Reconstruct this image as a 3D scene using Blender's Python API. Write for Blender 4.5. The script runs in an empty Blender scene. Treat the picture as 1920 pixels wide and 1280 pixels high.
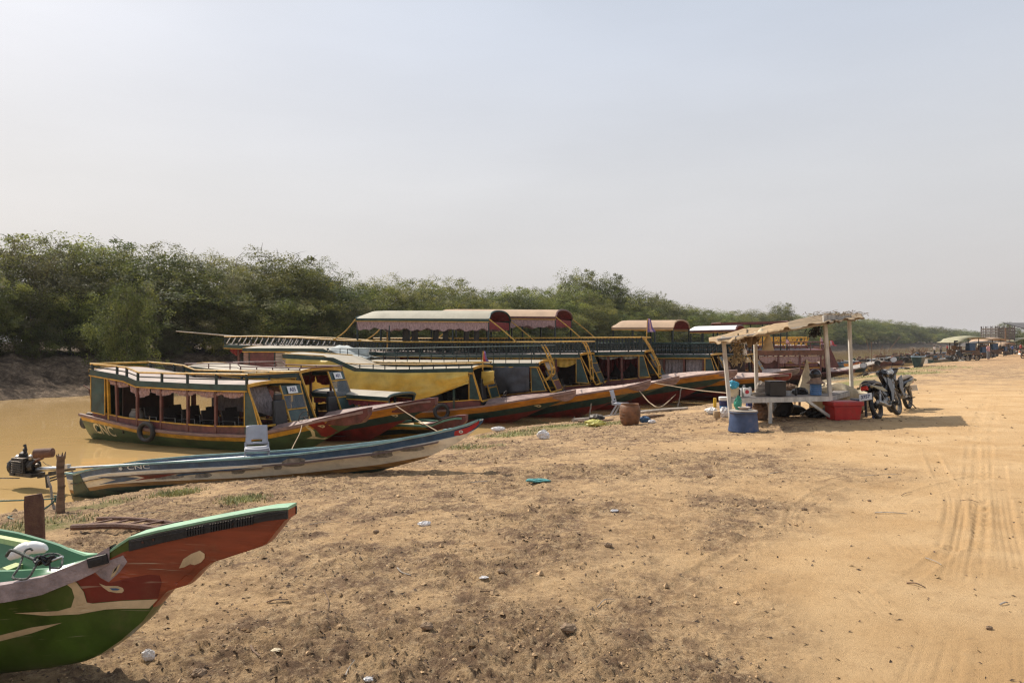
import bpy, math, random

import numpy as np
from mathutils import Vector, Matrix
from mathutils.bvhtree import BVHTree
from mathutils.geometry import tessellate_polygon

# ---------------------------------------------------------------- camera, world, sun
SC = bpy.context.scene
COL = SC.collection
PI = math.pi
H = 1.72            # eye height above the dirt road
F = 1400.0          # focal length in pixels of the 1920 wide photograph
ZW = -1.28          # water level

cam_d = bpy.data.cameras.new('camera')
cam = bpy.data.objects.new('camera', cam_d); COL.objects.link(cam)
cam.location = (0, 0, H); cam.rotation_euler = (PI/2, 0, 0)
cam_d.sensor_width = 36; cam_d.lens = F*36/1920
cam_d.clip_start = 0.05; cam_d.clip_end = 8000
SC.camera = cam

SUN_EL = math.radians(48); SUN_AZ = math.atan2(-.68, .60)   # azimuth from +Y towards +X
world = bpy.data.worlds.new('World'); SC.world = world; world.use_nodes = True
nt = world.node_tree; nt.nodes.clear()
wo = nt.nodes.new('ShaderNodeOutputWorld'); bg = nt.nodes.new('ShaderNodeBackground')
sky = nt.nodes.new('ShaderNodeTexSky'); sky.sky_type = 'NISHITA'; sky.sun_disc = False
sky.sun_elevation = SUN_EL; sky.sun_rotation = SUN_AZ
sky.air_density = 1.0; sky.dust_density = 7.0; sky.ozone_density = 1.0; sky.altitude = 0
bg.inputs['Strength'].default_value = 0.076
# smoke haze of the dry season: the sky is greyed with height above the horizon
tc = nt.nodes.new('ShaderNodeTexCoord'); sx = nt.nodes.new('ShaderNodeSeparateXYZ')
rmp = nt.nodes.new('ShaderNodeValToRGB'); mx = nt.nodes.new('ShaderNodeMix'); mx.data_type = 'RGBA'
nt.links.new(tc.outputs['Generated'], sx.inputs[0]); nt.links.new(sx.outputs['Z'], rmp.inputs[0])
e = rmp.color_ramp.elements
e[0].position = 0.0; e[0].color = (9.6, 9.0, 8.75, 1)
e[1].position = 0.55; e[1].color = (7.0, 8.1, 9.7, 1)
q = rmp.color_ramp.elements.new(0.20); q.color = (10.0, 10.0, 10.2, 1)
q = rmp.color_ramp.elements.new(0.36); q.color = (9.0, 9.6, 10.7, 1)
mx.inputs['Factor'].default_value = 0.72
wm = nt.nodes.new('ShaderNodeMapping'); wm.inputs['Scale'].default_value = (1.2, 1.2, 5); wm.inputs['Rotation'].default_value = (.15, .1, .5); wn = nt.nodes.new('ShaderNodeTexNoise'); wn.inputs['Scale'].default_value = 1.6; wn.inputs['Detail'].default_value = 5
nt.links.new(tc.outputs['Generated'], wm.inputs[0]); nt.links.new(wm.outputs[0], wn.inputs['Vector'])
wr = nt.nodes.new('ShaderNodeMapRange'); wr.inputs[1].default_value = .35; wr.inputs[2].default_value = .7; wr.inputs[3].default_value = .955; wr.inputs[4].default_value = 1.035; nt.links.new(wn.outputs['Fac'], wr.inputs[0])
hz = nt.nodes.new('ShaderNodeVectorMath'); hz.operation = 'SCALE'
nt.links.new(sky.outputs[0], mx.inputs['A']); nt.links.new(rmp.outputs[0], mx.inputs['B'])
nt.links.new(mx.outputs['Result'], hz.inputs[0]); nt.links.new(wr.outputs[0], hz.inputs['Scale']); nt.links.new(hz.outputs[0], bg.inputs[0]); nt.links.new(bg.outputs[0], wo.inputs[0])

sl = bpy.data.lights.new('sun', 'SUN'); sl.energy = 4.9; sl.angle = math.radians(0.7); sl.color = (1, .93, .82)
sun = bpy.data.objects.new('sun', sl); COL.objects.link(sun)
sdir = Vector((math.sin(SUN_AZ)*math.cos(SUN_EL), math.cos(SUN_AZ)*math.cos(SUN_EL), math.sin(SUN_EL)))
sun.rotation_euler = sdir.to_track_quat('Z', 'Y').to_euler(); sun.location = (0, 0, 30)
SC.view_settings.view_transform = 'Standard'; SC.view_settings.look = 'None'
SC.view_settings.exposure = 0.2; SC.view_settings.gamma = 1; SC.view_settings.use_curve_mapping = False
SC.render.engine = 'CYCLES'
SC.cycles.use_denoising = True; SC.cycles.denoising_prefilter = 'NONE'; SC.cycles.filter_width = 1.3; SC.cycles.sample_clamp_indirect = 4; SC.cycles.max_bounces = 6; SC.cycles.transparent_max_bounces = 12; SC.cycles.volume_bounces = 0

# ---------------------------------------------------------------- materials
MATS = {}
def _nn(nt, t, **kw):
    n = nt.nodes.new(t)
    for k, v in kw.items(): setattr(n, k, v)
    return n
def mat(name, col, rough=.6, var=.18, scale=6, bump=.15, bscale=40, metal=0, col2=None, dirt=0, spec=.5, trans=0, dust=0, stretch=(1,1,1), alpha=1.0, rand=0, wave=None, dscale=1.7, scr=0):
    if name in MATS: return MATS[name]
    m = bpy.data.materials.new(name); m.use_nodes = True; MATS[name] = m
    t = m.node_tree; b = t.nodes['Principled BSDF']
    c = tuple(col)+(1,)
    tc = _nn(t, 'ShaderNodeTexCoord'); mp = _nn(t, 'ShaderNodeMapping'); mp.inputs['Scale'].default_value = stretch
    t.links.new(tc.outputs['Object'], mp.inputs[0])
    n1 = _nn(t, 'ShaderNodeTexNoise'); n1.inputs['Scale'].default_value = scale; n1.inputs['Detail'].default_value = 6; n1.inputs['Roughness'].default_value = .65
    t.links.new(mp.outputs[0], n1.inputs['Vector'])
    m1 = _nn(t, 'ShaderNodeMix', data_type='RGBA')
    a = col2 if col2 else tuple(x*(1-var*1.6) for x in col); bb = col if col2 else tuple(min(1, x*(1+var)) for x in col)
    m1.inputs['A'].default_value = tuple(a)+(1,); m1.inputs['B'].default_value = tuple(bb)+(1,)
    r = _nn(t, 'ShaderNodeMapRange'); r.inputs[1].default_value = .35; r.inputs[2].default_value = .65
    t.links.new(n1.outputs['Fac'], r.inputs[0]); t.links.new(r.outputs[0], m1.inputs['Factor'])
    out = m1.outputs['Result']
    if dirt:   # worn patches, scrapes and grime with a shape of their own
        n3 = _nn(t, 'ShaderNodeTexNoise'); n3.inputs['Scale'].default_value = dscale; n3.inputs['Detail'].default_value = 9; n3.inputs['Roughness'].default_value = .75
        t.links.new(tc.outputs['Object'], n3.inputs['Vector'])
        r3 = _nn(t, 'ShaderNodeMapRange'); r3.inputs[1].default_value = .52; r3.inputs[2].default_value = .72; r3.inputs[4].default_value = dirt
        t.links.new(n3.outputs['Fac'], r3.inputs[0])
        m3 = _nn(t, 'ShaderNodeMix', data_type='RGBA'); m3.inputs['B'].default_value = (.20, .135, .075, 1)
        t.links.new(r3.outputs[0], m3.inputs['Factor']); t.links.new(out, m3.inputs['A']); out = m3.outputs['Result']
    if scr:    # fine scratches scraped through the paint
        for k, rot in enumerate(((0, .5, .3), (.4, -.35, -.2))):
            mp2 = _nn(t, 'ShaderNodeMapping'); mp2.inputs['Rotation'].default_value = rot; mp2.inputs['Scale'].default_value = (2.2, 14, 75)
            n6 = _nn(t, 'ShaderNodeTexNoise'); n6.inputs['Scale'].default_value = 1.0; n6.inputs['Detail'].default_value = 3
            t.links.new(tc.outputs['Object'], mp2.inputs[0]); t.links.new(mp2.outputs[0], n6.inputs['Vector'])
            r6 = _nn(t, 'ShaderNodeMapRange'); r6.inputs[1].default_value = .69; r6.inputs[2].default_value = .74; r6.inputs[4].default_value = scr; t.links.new(n6.outputs['Fac'], r6.inputs[0])
            m6 = _nn(t, 'ShaderNodeMix', data_type='RGBA'); m6.inputs['B'].default_value = (.50, .40, .28, 1); t.links.new(r6.outputs[0], m6.inputs['Factor']); t.links.new(out, m6.inputs['A']); out = m6.outputs['Result']
    if dust:
        g = _nn(t, 'ShaderNodeNewGeometry'); s2 = _nn(t, 'ShaderNodeSeparateXYZ'); t.links.new(g.outputs['Normal'], s2.inputs[0])
        r4 = _nn(t, 'ShaderNodeMapRange'); r4.inputs[1].default_value = .3; r4.inputs[2].default_value = 1; r4.inputs[4].default_value = dust
        t.links.new(s2.outputs['Z'], r4.inputs[0])
        m4 = _nn(t, 'ShaderNodeMix', data_type='RGBA'); m4.inputs['B'].default_value = (.42, .30, .19, 1)
        t.links.new(r4.outputs[0], m4.inputs['Factor']); t.links.new(out, m4.inputs['A']); out = m4.outputs['Result']
    if rand:
        oi = _nn(t, 'ShaderNodeObjectInfo'); hs = _nn(t, 'ShaderNodeHueSaturation')
        r5 = _nn(t, 'ShaderNodeMapRange'); r5.inputs[3].default_value = 1-rand; r5.inputs[4].default_value = 1+rand
        t.links.new(oi.outputs['Random'], r5.inputs[0]); t.links.new(r5.outputs[0], hs.inputs['Value'])
        t.links.new(out, hs.inputs['Color']); out = hs.outputs[0]
    t.links.new(out, b.inputs['Base Color'])
    b.inputs['Roughness'].default_value = rough; b.inputs['Metallic'].default_value = metal
    b.inputs['Specular IOR Level'].default_value = spec; b.inputs['Alpha'].default_value = alpha
    if trans: b.inputs['Transmission Weight'].default_value = trans
    if bump:
        n2 = _nn(t, 'ShaderNodeTexNoise'); n2.inputs['Scale'].default_value = bscale; n2.inputs['Detail'].default_value = 5
        t.links.new(mp.outputs[0], n2.inputs['Vector'])
        bp = _nn(t, 'ShaderNodeBump'); bp.inputs['Strength'].default_value = bump; bp.inputs['Distance'].default_value = .02
        t.links.new(n2.outputs['Fac'], bp.inputs['Height']); t.links.new(bp.outputs[0], b.inputs['Normal'])
    return m
WOODS = (.35, 1, 4)
M_teal = mat('dark_green_paint', (.016, .048, .042), .42, .3, 3, .12, 30, dirt=.35)
M_tealL = mat('teal_panel_paint', (.02, .052, .049), .4, .3, 3, .12, 30, dirt=.3)
M_hgreen = mat('hull_green_paint', (.055, .095, .04), .36, .3, 2.5, .12, 25, dirt=.4, stretch=(.5,1,2))
M_yel = mat('ochre_yellow_paint', (.55, .30, .035), .45, .22, 4, .15, 30, dirt=.4, dscale=3)
M_orange = mat('orange_yellow_paint', (.50, .21, .022), .42, .25, 3, .15, 30, dirt=.45, stretch=(.5,1,2))
M_red = mat('deep_red_paint', (.19, .014, .013), .40, .3, 3, .15, 30, dirt=.3)
M_dk = mat('near_black_green_paint', (.008, .02, .019), .5, .3, 3, .12, 30)
M_maroon = mat('maroon_paint', (.115, .03, .03), .5, .3, 4, .2, 30, dirt=.35)
M_rub = mat('pinkish_wood_rail', (.25, .155, .13), .65, .28, 8, .4, 60, dirt=.5, stretch=(.4,1,3))
M_deck = mat('sun_bleached_deck', (.50, .36, .30), .7, .2, 4, .3, 40, dirt=.35)
M_cream = mat('cream_roof_sheet', (.36, .31, .235), .6, .12, 1.6, .15, 8, dirt=.25, dscale=.8)
M_creamP = mat('pinkish_roof_sheet', (.34, .265, .225), .6, .2, 1.6, .15, 8, dirt=.25, dscale=.8)
M_tanroof = mat('tan_canopy_sheet', (.40, .265, .165), .7, .12, 1.6, .2, 8, dirt=.2, dscale=.8)
M_grayroof = mat('greyish_canopy_sheet', (.34, .31, .235), .7, .1, 1.6, .2, 8, dirt=.2, dscale=.8)
M_white = mat('white_paint', (.74, .73, .70), .5, .08, 4, .1, 30, dirt=.15)
M_lblue = mat('pale_blue_tarp', (.38, .40, .385), .55, .12, 2, .35, 5)
M_tarpY = mat('yellow_tarp', (.60, .40, .07), .55, .14, 1.5, .5, 5, dirt=.2)
M_tarpG = mat('charcoal_tarp', (.055, .055, .062), .6, .25, 2, .5, 5)
M_dark = mat('dark_wood_and_shade', (.035, .018, .015), .6, .3, 5, .2, 30)  # dark wood, also used for the sheets that stand in for cabin shade
M_mwood = mat('maroon_post_paint', (.13, .045, .035), .5, .3, 5, .2, 30)
M_black = mat('black_rubber', (.018, .018, .02), .55, .3, 8, .25, 40, dust=.25)
M_blackf = mat('black_vinyl', (.014, .014, .016), .4, .3, 6, .15, 30)
M_seat = mat('dark_wicker', (.03, .024, .022), .7, .4, 20, .6, 60)
M_chrome = mat('dull_chrome', (.5, .5, .5), .3, .1, 6, .05, 30, metal=1)
M_pink = mat('dusty_pink_cloth', (.36, .24, .235), .85, .25, 9, .3, 30, stretch=(3,1,1))
M_greyc = mat('grey_mauve_curtain', (.27, .235, .24), .85, .25, 9, .3, 30, stretch=(3,1,1))
M_redc = mat('dark_red_cloth', (.20, .03, .03), .85, .25, 9, .3, 30)
M_mustard = mat('mustard_rail_paint', (.50, .29, .05), .45, .2, 6, .15, 30, dirt=.3, dscale=4)
M_rust = mat('rusty_iron', (.17, .085, .05), .8, .35, 12, .5, 60, col2=(.09,.04,.03))
M_steel = mat('dark_greasy_steel', (.05, .047, .045), .38, .5, 14, .3, 50, metal=.6, dust=.25)
M_alu = mat('dull_aluminium', (.30, .29, .28), .4, .4, 14, .2, 50, metal=.8, dust=.2)
M_chair = mat('grey_plastic', (.34, .35, .39), .5, .1, 5, .05, 20, dust=.1)
M_gwood = mat('weathered_grey_wood', (.36, .31, .26), .8, .3, 5, .5, 40, stretch=(.3,1,3), dirt=.3)
M_wood = mat('brown_wood', (.17, .10, .06), .8, .35, 6, .6, 40, stretch=(.3,1,3), dirt=.3)
M_sack = mat('cream_canvas', (.60, .50, .34), .85, .15, 5, .4, 18, dirt=.25, dscale=4)
M_rope = mat('hemp_rope', (.38, .28, .18), .9, .3, 40, .6, 120)
M_nrope = mat('green_nylon_rope', (.03, .10, .075), .6, .3, 40, .5, 120)
M_skin = mat('tanned_skin', (.36, .17, .10), .55, .15, 8, .05, 30)
M_hair = mat('black_hair', (.012, .01, .01), .6, .2, 8, .1, 30)
M_pane = mat('glass_pane', (.10, .12, .13), .3, .1, 2, 0, 1, spec=.5, alpha=.45)
M_plate = mat('white_plate', (.72, .72, .70), .4, .06, 4, 0, 30)
M_navy = mat('navy_letter', (.02, .03, .12), .5, .1, 4, 0, 30)
M_paleLet = mat('cream_letter', (.62, .54, .33), .5, .15, 8, .05, 30, dirt=.4, dscale=5)

# ---------------------------------------------------------------- mesh helpers
class MB:
    def __init__(s): s.v = []; s.f = []; s.m = []; s.cur = 0
    def add(s, vs, fs, mi=None):
        b = len(s.v); s.v += [tuple(v) for v in vs]
        for f in fs: s.f.append(tuple(b+i for i in f)); s.m.append(s.cur if mi is None else mi)
        return s
    def box(s, c, d, rot=None, mi=None, taper=1.0):
        R = Matrix.Identity(3)
        if rot is not None: R = (Matrix.Rotation(rot[2], 3, 'Z') @ Matrix.Rotation(rot[1], 3, 'Y') @ Matrix.Rotation(rot[0], 3, 'X'))
        vs = []
        for z in (-.5, .5):
            k = 1 if z < 0 else taper
            for x, y in ((-.5,-.5),(.5,-.5),(.5,.5),(-.5,.5)):
                p = R @ Vector((x*d[0]*k, y*d[1]*k, z*d[2])); vs.append((c[0]+p.x, c[1]+p.y, c[2]+p.z))
        return s.add(vs, [(3,2,1,0),(4,5,6,7),(0,1,5,4),(1,2,6,5),(2,3,7,6),(3,0,4,7)], mi)
    def beam(s, p, q, w, h=None, up=(0,0,1), mi=None):
        h = w if h is None else h
        p = Vector(p); q = Vector(q); a = (q-p)
        if a.length < 1e-6: return s
        a.normalize(); u = Vector(up); sd = a.cross(u)
        if sd.length < 1e-4: sd = a.cross(Vector((1,0,0)))
        sd.normalize(); u = sd.cross(a)
        vs = [P + sd*x*w/2 + u*y*h/2 for P in (p, q) for x, y in ((-1,-1),(1,-1),(1,1),(-1,1))]
        return s.add(vs, [(3,2,1,0),(4,5,6,7),(0,1,5,4),(1,2,6,5),(2,3,7,6),(3,0,4,7)], mi)
    def tube(s, pts, r, seg=8, mi=None, closed=False, cap=True):
        pts = [Vector(p) for p in pts]; n = len(pts); rs = r if hasattr(r, '__len__') else [r]*n
        vs = []; prev = None
        for i, p in enumerate(pts):
            a = (pts[(i+1) % n] if (i < n-1 or closed) else p) - (pts[i-1] if (i > 0 or closed) else p)
            if a.length < 1e-9: a = Vector((0,0,1))
            a.normalize()
            if prev is None:
                u = a.orthogonal().normalized()
            else:
                u = prev - a*prev.dot(a)
                u = u.normalized() if u.length > 1e-6 else a.orthogonal().normalized()
            prev = u; w = a.cross(u)
            for k in range(seg):
                t = 2*PI*k/seg; vs.append(p + (u*math.cos(t) + w*math.sin(t))*rs[i])
        fs = []
        m = n if closed else n-1
        for i in range(m):
            for k in range(seg):
                a0 = i*seg+k; a1 = i*seg+(k+1) % seg; b0 = ((i+1) % n)*seg+k; b1 = ((i+1) % n)*seg+(k+1) % seg
                fs.append((a0, a1, b1, b0))
        if cap and not closed:
            fs.append(tuple(range(seg-1, -1, -1))); fs.append(tuple((n-1)*seg+k for k in range(seg)))
        return s.add(vs, fs, mi)
    def lathe(s, prof, c=(0,0,0), seg=24, mi=None, axis='Z', mis=None, R=None):
        vs = []
        for r, z in prof:
            for k in range(seg):
                t = 2*PI*k/seg; p = Vector((r*math.cos(t), r*math.sin(t), z))
                if axis == 'X': p = Vector((p.z, p.x, p.y))
                if axis == 'Y': p = Vector((p.x, p.z, p.y))
                if R is not None: p = R @ p
                vs.append((p.x+c[0], p.y+c[1], p.z+c[2]))
        for i in range(len(prof)-1):
            pass
        b = len(s.v); s.v += vs
        for i in range(len(prof)-1):
            for k in range(seg):
                f = (i*seg+k, i*seg+(k+1) % seg, (i+1)*seg+(k+1) % seg, (i+1)*seg+k)
                s.f.append(tuple(b+j for j in f)); s.m.append(mis[i] if mis else (s.cur if mi is None else mi))
        return s
    def grid(s, P, mi=None, closed=False):
        # P: rows x cols of points
        n = len(P); m = len(P[0]); vs = [p for r in P for p in r]; fs = []
        for i in range(n-1):
            for j in range(m if closed else m-1):
                j2 = (j+1) % m
                fs.append((i*m+j, i*m+j2, (i+1)*m+j2, (i+1)*m+j))
        return s.add(vs, fs, mi)
    def prism(s, poly, axis, a, b, mi=None):
        # poly: 2D outline; axis 'Y': (x,z) extruded y from a to b; 'Z': (x,y); 'X': (y,z)
        def P(p, h):
            return {'Y': (p[0], h, p[1]), 'Z': (p[0], p[1], h), 'X': (h, p[0], p[1])}[axis]
        n = len(poly); vs = [P(p, a) for p in poly] + [P(p, b) for p in poly]
        tr = tessellate_polygon([[Vector((p[0], p[1], 0)) for p in poly]])
        fs = [tuple(t) for t in tr] + [tuple(n+i for i in reversed(t)) for t in tr]
        fs += [(i, (i+1) % n, n+(i+1) % n, n+i) for i in range(n)]
        return s.add(vs, fs, mi)
    def build(s, name, mats, parent=None, smooth=False, loc=None, solid=0, bevel=0, label=None):
        me = bpy.data.meshes.new(name); me.from_pydata(s.v, [], s.f)
        if not isinstance(mats, (list, tuple)): mats = [mats]
        for m in mats: me.materials.append(m)
        if len(mats) > 1: me.polygons.foreach_set('material_index', s.m)
        me.validate()
        import bmesh
        bm = bmesh.new(); bm.from_mesh(me); bmesh.ops.recalc_face_normals(bm, faces=bm.faces); bm.to_mesh(me); bm.free()
        if smooth:
            me.polygons.foreach_set('use_smooth', [True]*len(me.polygons))
            try: me.set_sharp_from_angle(angle=math.radians(40))
            except Exception: pass
        o = bpy.data.objects.new(name, me); COL.objects.link(o)
        if parent: o.parent = parent
        if loc: o.location = loc
        if solid: md = o.modifiers.new('solid', 'SOLIDIFY'); md.thickness = solid; md.offset = 0
        if bevel: md = o.modifiers.new('bevel', 'BEVEL'); md.width = bevel; md.segments = 2; md.limit_method = 'ANGLE'
        if label: o['label'] = label
        return o
def tag(o, label=None, cat=None, group=None, kind=None):
    if label: o['label'] = label
    if cat: o['category'] = cat
    if group: o['group'] = group
    if kind: o['kind'] = kind
    return o
def empty(name, loc, rz=0, label=None, cat=None, group=None, rot=None):
    o = bpy.data.objects.new(name, None); COL.objects.link(o); o.empty_display_size = .2
    o.location = loc; o.rotation_euler = rot if rot else (0, 0, rz)
    return tag(o, label, cat, group)
def copy_tree(o, parent=None):
    c = o.copy(); COL.objects.link(c); c.parent = parent
    for ch in [x for x in bpy.data.objects if x.parent == o]: copy_tree(ch, c)
    return c
def text_geo(s, size, bold=.0, ext=0.0):
    cu = bpy.data.curves.new('txt', 'FONT'); cu.body = s; cu.size = size; cu.align_x = 'CENTER'; cu.align_y = 'CENTER'; cu.offset = bold; cu.extrude = ext; cu.resolution_u = 4
    o = bpy.data.objects.new('txt', cu); COL.objects.link(o)
    dg = bpy.context.evaluated_depsgraph_get(); me = bpy.data.meshes.new_from_object(o.evaluated_get(dg))
    v = [tuple(x.co) for x in me.vertices]; f = [tuple(p.vertices) for p in me.polygons]
    bpy.data.objects.remove(o); bpy.data.curves.remove(cu); bpy.data.meshes.remove(me)
    return v, f
def lerp(a, b, t): return a+(b-a)*t
def interp(x, pts):
    return float(np.interp(x, [p[0] for p in pts], [p[1] for p in pts]))
def smooth_line(pts, n=6):
    # Catmull-Rom through the points
    P = [Vector(p) for p in pts]; out = []
    for i in range(len(P)-1):
        p0 = P[max(i-1, 0)]; p1 = P[i]; p2 = P[i+1]; p3 = P[min(i+2, len(P)-1)]
        for k in range(n):
            t = k/n
            out.append(.5*((2*p1)+(-p0+p2)*t+(2*p0-5*p1+4*p2-p3)*t*t+(-p0+3*p1-3*p2+p3)*t**3))
    out.append(P[-1]); return out

# ---------------------------------------------------------------- noise and terrain
def _hash(ix, iy, s):
    n = (ix.astype(np.int64)*374761393 + iy.astype(np.int64)*668265263 + s*1442695041) & 0x7fffffff
    n = ((n ^ (n >> 13))*1274126177) & 0x7fffffff
    return ((n ^ (n >> 16)) & 0xffff)/65535.0
def vnoise(x, y, s=0):
    xi = np.floor(x); yi = np.floor(y); fx = x-xi; fy = y-yi
    fx = fx*fx*(3-2*fx); fy = fy*fy*(3-2*fy)
    a = _hash(xi, yi, s); b = _hash(xi+1, yi, s); c = _hash(xi, yi+1, s); d = _hash(xi+1, yi+1, s)
    return (a*(1-fx)+b*fx)*(1-fy)+(c*(1-fx)+d*fx)*fy
def fbm(x, y, o=4, s=0, g=.5):
    r = 0; a = 1; t = 0
    for i in range(o):
        r = r+a*vnoise(x*2**i+i*17.3, y*2**i-i*9.1, s+i); t += a; a *= g
    return r/t
NEAR = np.array([(-95,-60),(-30,-14),(-16,4),(-8.6,12.5),(-.5,24),(3.8,28.5),(9.7,35.6),(21,50),(37,72),(60,98),(88,136),(165,250),(330,480),(700,900)], float)
FARB = np.array([(-140,-60),(-60,2),(-40,20),(-26,38),(-21,46),(-9,63),(12,92),(42,132),(75,190),(122,265),(205,372),(300,480),(430,620),(760,900)], float)
def sdist(x, y, L):
    best = np.full(x.shape, 1e9); sg = np.ones(x.shape)
    for i in range(len(L)-1):
        ax, ay = L[i]; bx, by = L[i+1]; dx, dy = bx-ax, by-ay
        t = np.clip(((x-ax)*dx+(y-ay)*dy)/(dx*dx+dy*dy), 0, 1)
        d = np.hypot(x-(ax+t*dx), y-(ay+t*dy)); cr = (x-ax)*dy-(y-ay)*dx
        u = d < best; best = np.where(u, d, best); sg = np.where(u, np.sign(cr), sg)
    return best*sg       # positive on the right (landward of the near bank)
def base_height(x, y):
    d = sdist(x, y, NEAR); wob = (vnoise(x*.35, y*.35, 3)-.5)*1.0+(vnoise(x*1.3, y*1.3, 4)-.5)*.4
    R = np.hypot(x, y)
    dd = d+wob*np.clip(R/40, .4, 1.6)
    zl = ZW+1.28*(1-np.exp(-np.maximum(dd, 0)/np.clip(4.5-(y-38)*.12, 2.6, 4.5))); zb = ZW-1.5*(1-np.exp(np.minimum(dd, 0)/3))
    e = -sdist(x, y, FARB)+(vnoise(x*.3, y*.3, 7)-.5)*2.0
    t = np.clip((e+1.0)/8.0, 0, 1); zf = ZW-.55+(.55+2.15)*t**.8
    zf = np.where(e < -1, ZW-1.5, zf) + np.where(e > -.8, ((fbm(x*.9, y*.9, 3, 21)-.5)*.8+(fbm(x*3.1, y*3.1, 3, 23)-.5)*.35*np.clip(1-R/120, 0, 1))*np.clip((e+1)/3, 0, 1), 0)
    z = np.where(dd > 0, zl, np.maximum(zb, np.where(e > -1, zf, -99)))
    return z, dd, e
TRACKS = []
def add_track(pix, w, kind):
    pts = []
    for px, py in pix:
        Y = H*F/(py-640); pts.append(((px-960)/F*Y, Y))
    pts = smooth_line([(a, b, 0) for a, b in pts], 8)
    TRACKS.append((np.array([(p.x, p.y) for p in pts]), w, kind))
add_track([(1690,1330),(1745,1180),(1795,1040),(1815,950),(1822,880),(1828,800),(1850,740)], .20, 'rib')
add_track([(1745,1330),(1790,1180),(1828,1050),(1842,950),(1850,880),(1860,800),(1875,740)], .13, 'lug')
add_track([(1850,1330),(1855,1180),(1850,1060),(1840,960),(1835,900),(1838,800)], .17, 'lug')
add_track([(1935,1330),(1925,1180),(1900,1050),(1880,950),(1870,850)], .2, 'rib')
add_track([(1700,1180),(1620,1100),(1560,1050),(1510,1000),(1490,960),(1510,930),(1570,900),(1680,885)], .22, 'rib')
add_track([(1300,1320),(1345,1260),(1390,1210),(1470,1150),(1600,1080)], .1, 'lug')
add_track([(1330,1340),(1400,1280),(1500,1200),(1580,1150),(1680,1080),(1790,1010)], .12, 'smooth')
add_track([(1760,1060),(1700,1010),(1670,960),(1690,925),(1760,905),(1850,880)], .25, 'rib')
add_track([(1735,800),(1742,830),(1765,880),(1790,930),(1780,1010)], .2, 'rib')
add_track([(1590,880),(1500,925),(1440,960),(1380,1010),(1240,1090)], .16, 'smooth')
def ground_height(x, y, fine=True):
    z, d, e = base_height(x, y); R = np.hypot(x, y)
    rough = rough_mask(x, y, d)
    und = (fbm(x*.28, y*.28, 3, 11)-.5)*.10*np.clip(d/5, .15, 1)*np.clip(1-R/400, .1, 1)
    z = z+und*(d > 0)
    if fine:
        k = np.clip(1-R/60, 0, 1)*(d > -.5)
        ri = 1-np.abs(2*fbm(x*2.3, y*2.3, 3, 31)-1)
        cl = fbm(x*6.5, y*6.5, 4, 41, .6); cl2 = fbm(x*17, y*17, 3, 51, .65)
        z = z+k*(rough*((cl-.5)*.10+np.maximum(cl2-.47, 0)*.095+(ri-.6)*.045)+(cl-.5)*.008+(cl2-.5)*.006+(1-rough)*(fbm(x*1.6,y*1.6,2,61)-.5)*.02)
        for L, w, kind in TRACKS:
            lo = L.min(0)-.5; hi = L.max(0)+.5
            sel = (x > lo[0]) & (x < hi[0]) & (y > lo[1]) & (y < hi[1])
            if not sel.any(): continue
            xs, ys = x[sel], y[sel]; best = np.full(xs.shape, 9.); lon = np.zeros(xs.shape); sd = np.zeros(xs.shape); acc = 0
            for i in range(len(L)-1):
                ax, ay = L[i]; bx, by = L[i+1]; dx, dy = bx-ax, by-ay; l = math.hypot(dx, dy)
                if l < 1e-6: continue
                t = np.clip(((xs-ax)*dx+(ys-ay)*dy)/(l*l), 0, 1); q = np.hypot(xs-ax-t*dx, ys-ay-t*dy)
                u = q < best; best = np.where(u, q, best); lon = np.where(u, acc+t*l, lon); sd = np.where(u, ((xs-ax)*dy-(ys-ay)*dx)/l, sd); acc += l
            hw = w/2; ins = np.clip((hw-best)/.02, 0, 1); fade = np.clip(vnoise(lon*1.3, lon*0+3, 77)*1.6-.3, 0, 1)
            rim = np.exp(-((best-hw-.025)/.02)**2)*.006
            if kind == 'rib': pat = .005*np.cos(sd/w*2*PI*4)
            elif kind == 'lug': pat = .006*np.sign(np.cos(lon*2*PI/.045+np.abs(sd)*40))
            else: pat = 0
            z[sel] += (ins*(-.007+pat*.9)+rim)*fade
    return z
def rough_mask(x, y, d):
    # churned soil: near the shore and the left half; the packed road on the right stays smooth
    road = x-(.30*y-.1)+(fbm(x*.5, y*.5, 3, 91)-.5)*3.2*np.clip(y/9, .7, 3)
    m = np.clip(.66-road*.55/np.clip(y/6,1,5), 0, 1)
    far = np.clip((y-24)/20, 0, 1)*np.clip((24-d)/8, 0, 1)*.9
    m = np.maximum(m, far)
    p = fbm(x*.75, y*.75, 5, 101, .6); p2 = np.clip((p-.36)*4.5, 0, 1)
    return np.clip(m*(.38+.62*p2), 0, 1)
def gz(x, y):
    return float(ground_height(np.array([float(x)]), np.array([float(y)]))[0])
def gp(px, py, zoff=0.0, lim=600):
    """the point of the ground seen at a pixel of the photograph"""
    kx = (px-960)/F; ky = (py-640)/F
    Y = np.geomspace(1.5, lim, 3000); z = ground_height(kx*Y, Y, True); s = H-ky*Y
    i = int(np.argmax(s <= np.maximum(z, ZW)+1e-4))
    y = Y[i]; return Vector((kx*y, y, max(z[i], ZW)+zoff))
def at(px, py, Y): return Vector(((px-960)/F*Y, Y, H-(py-640)/F*Y))

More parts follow.
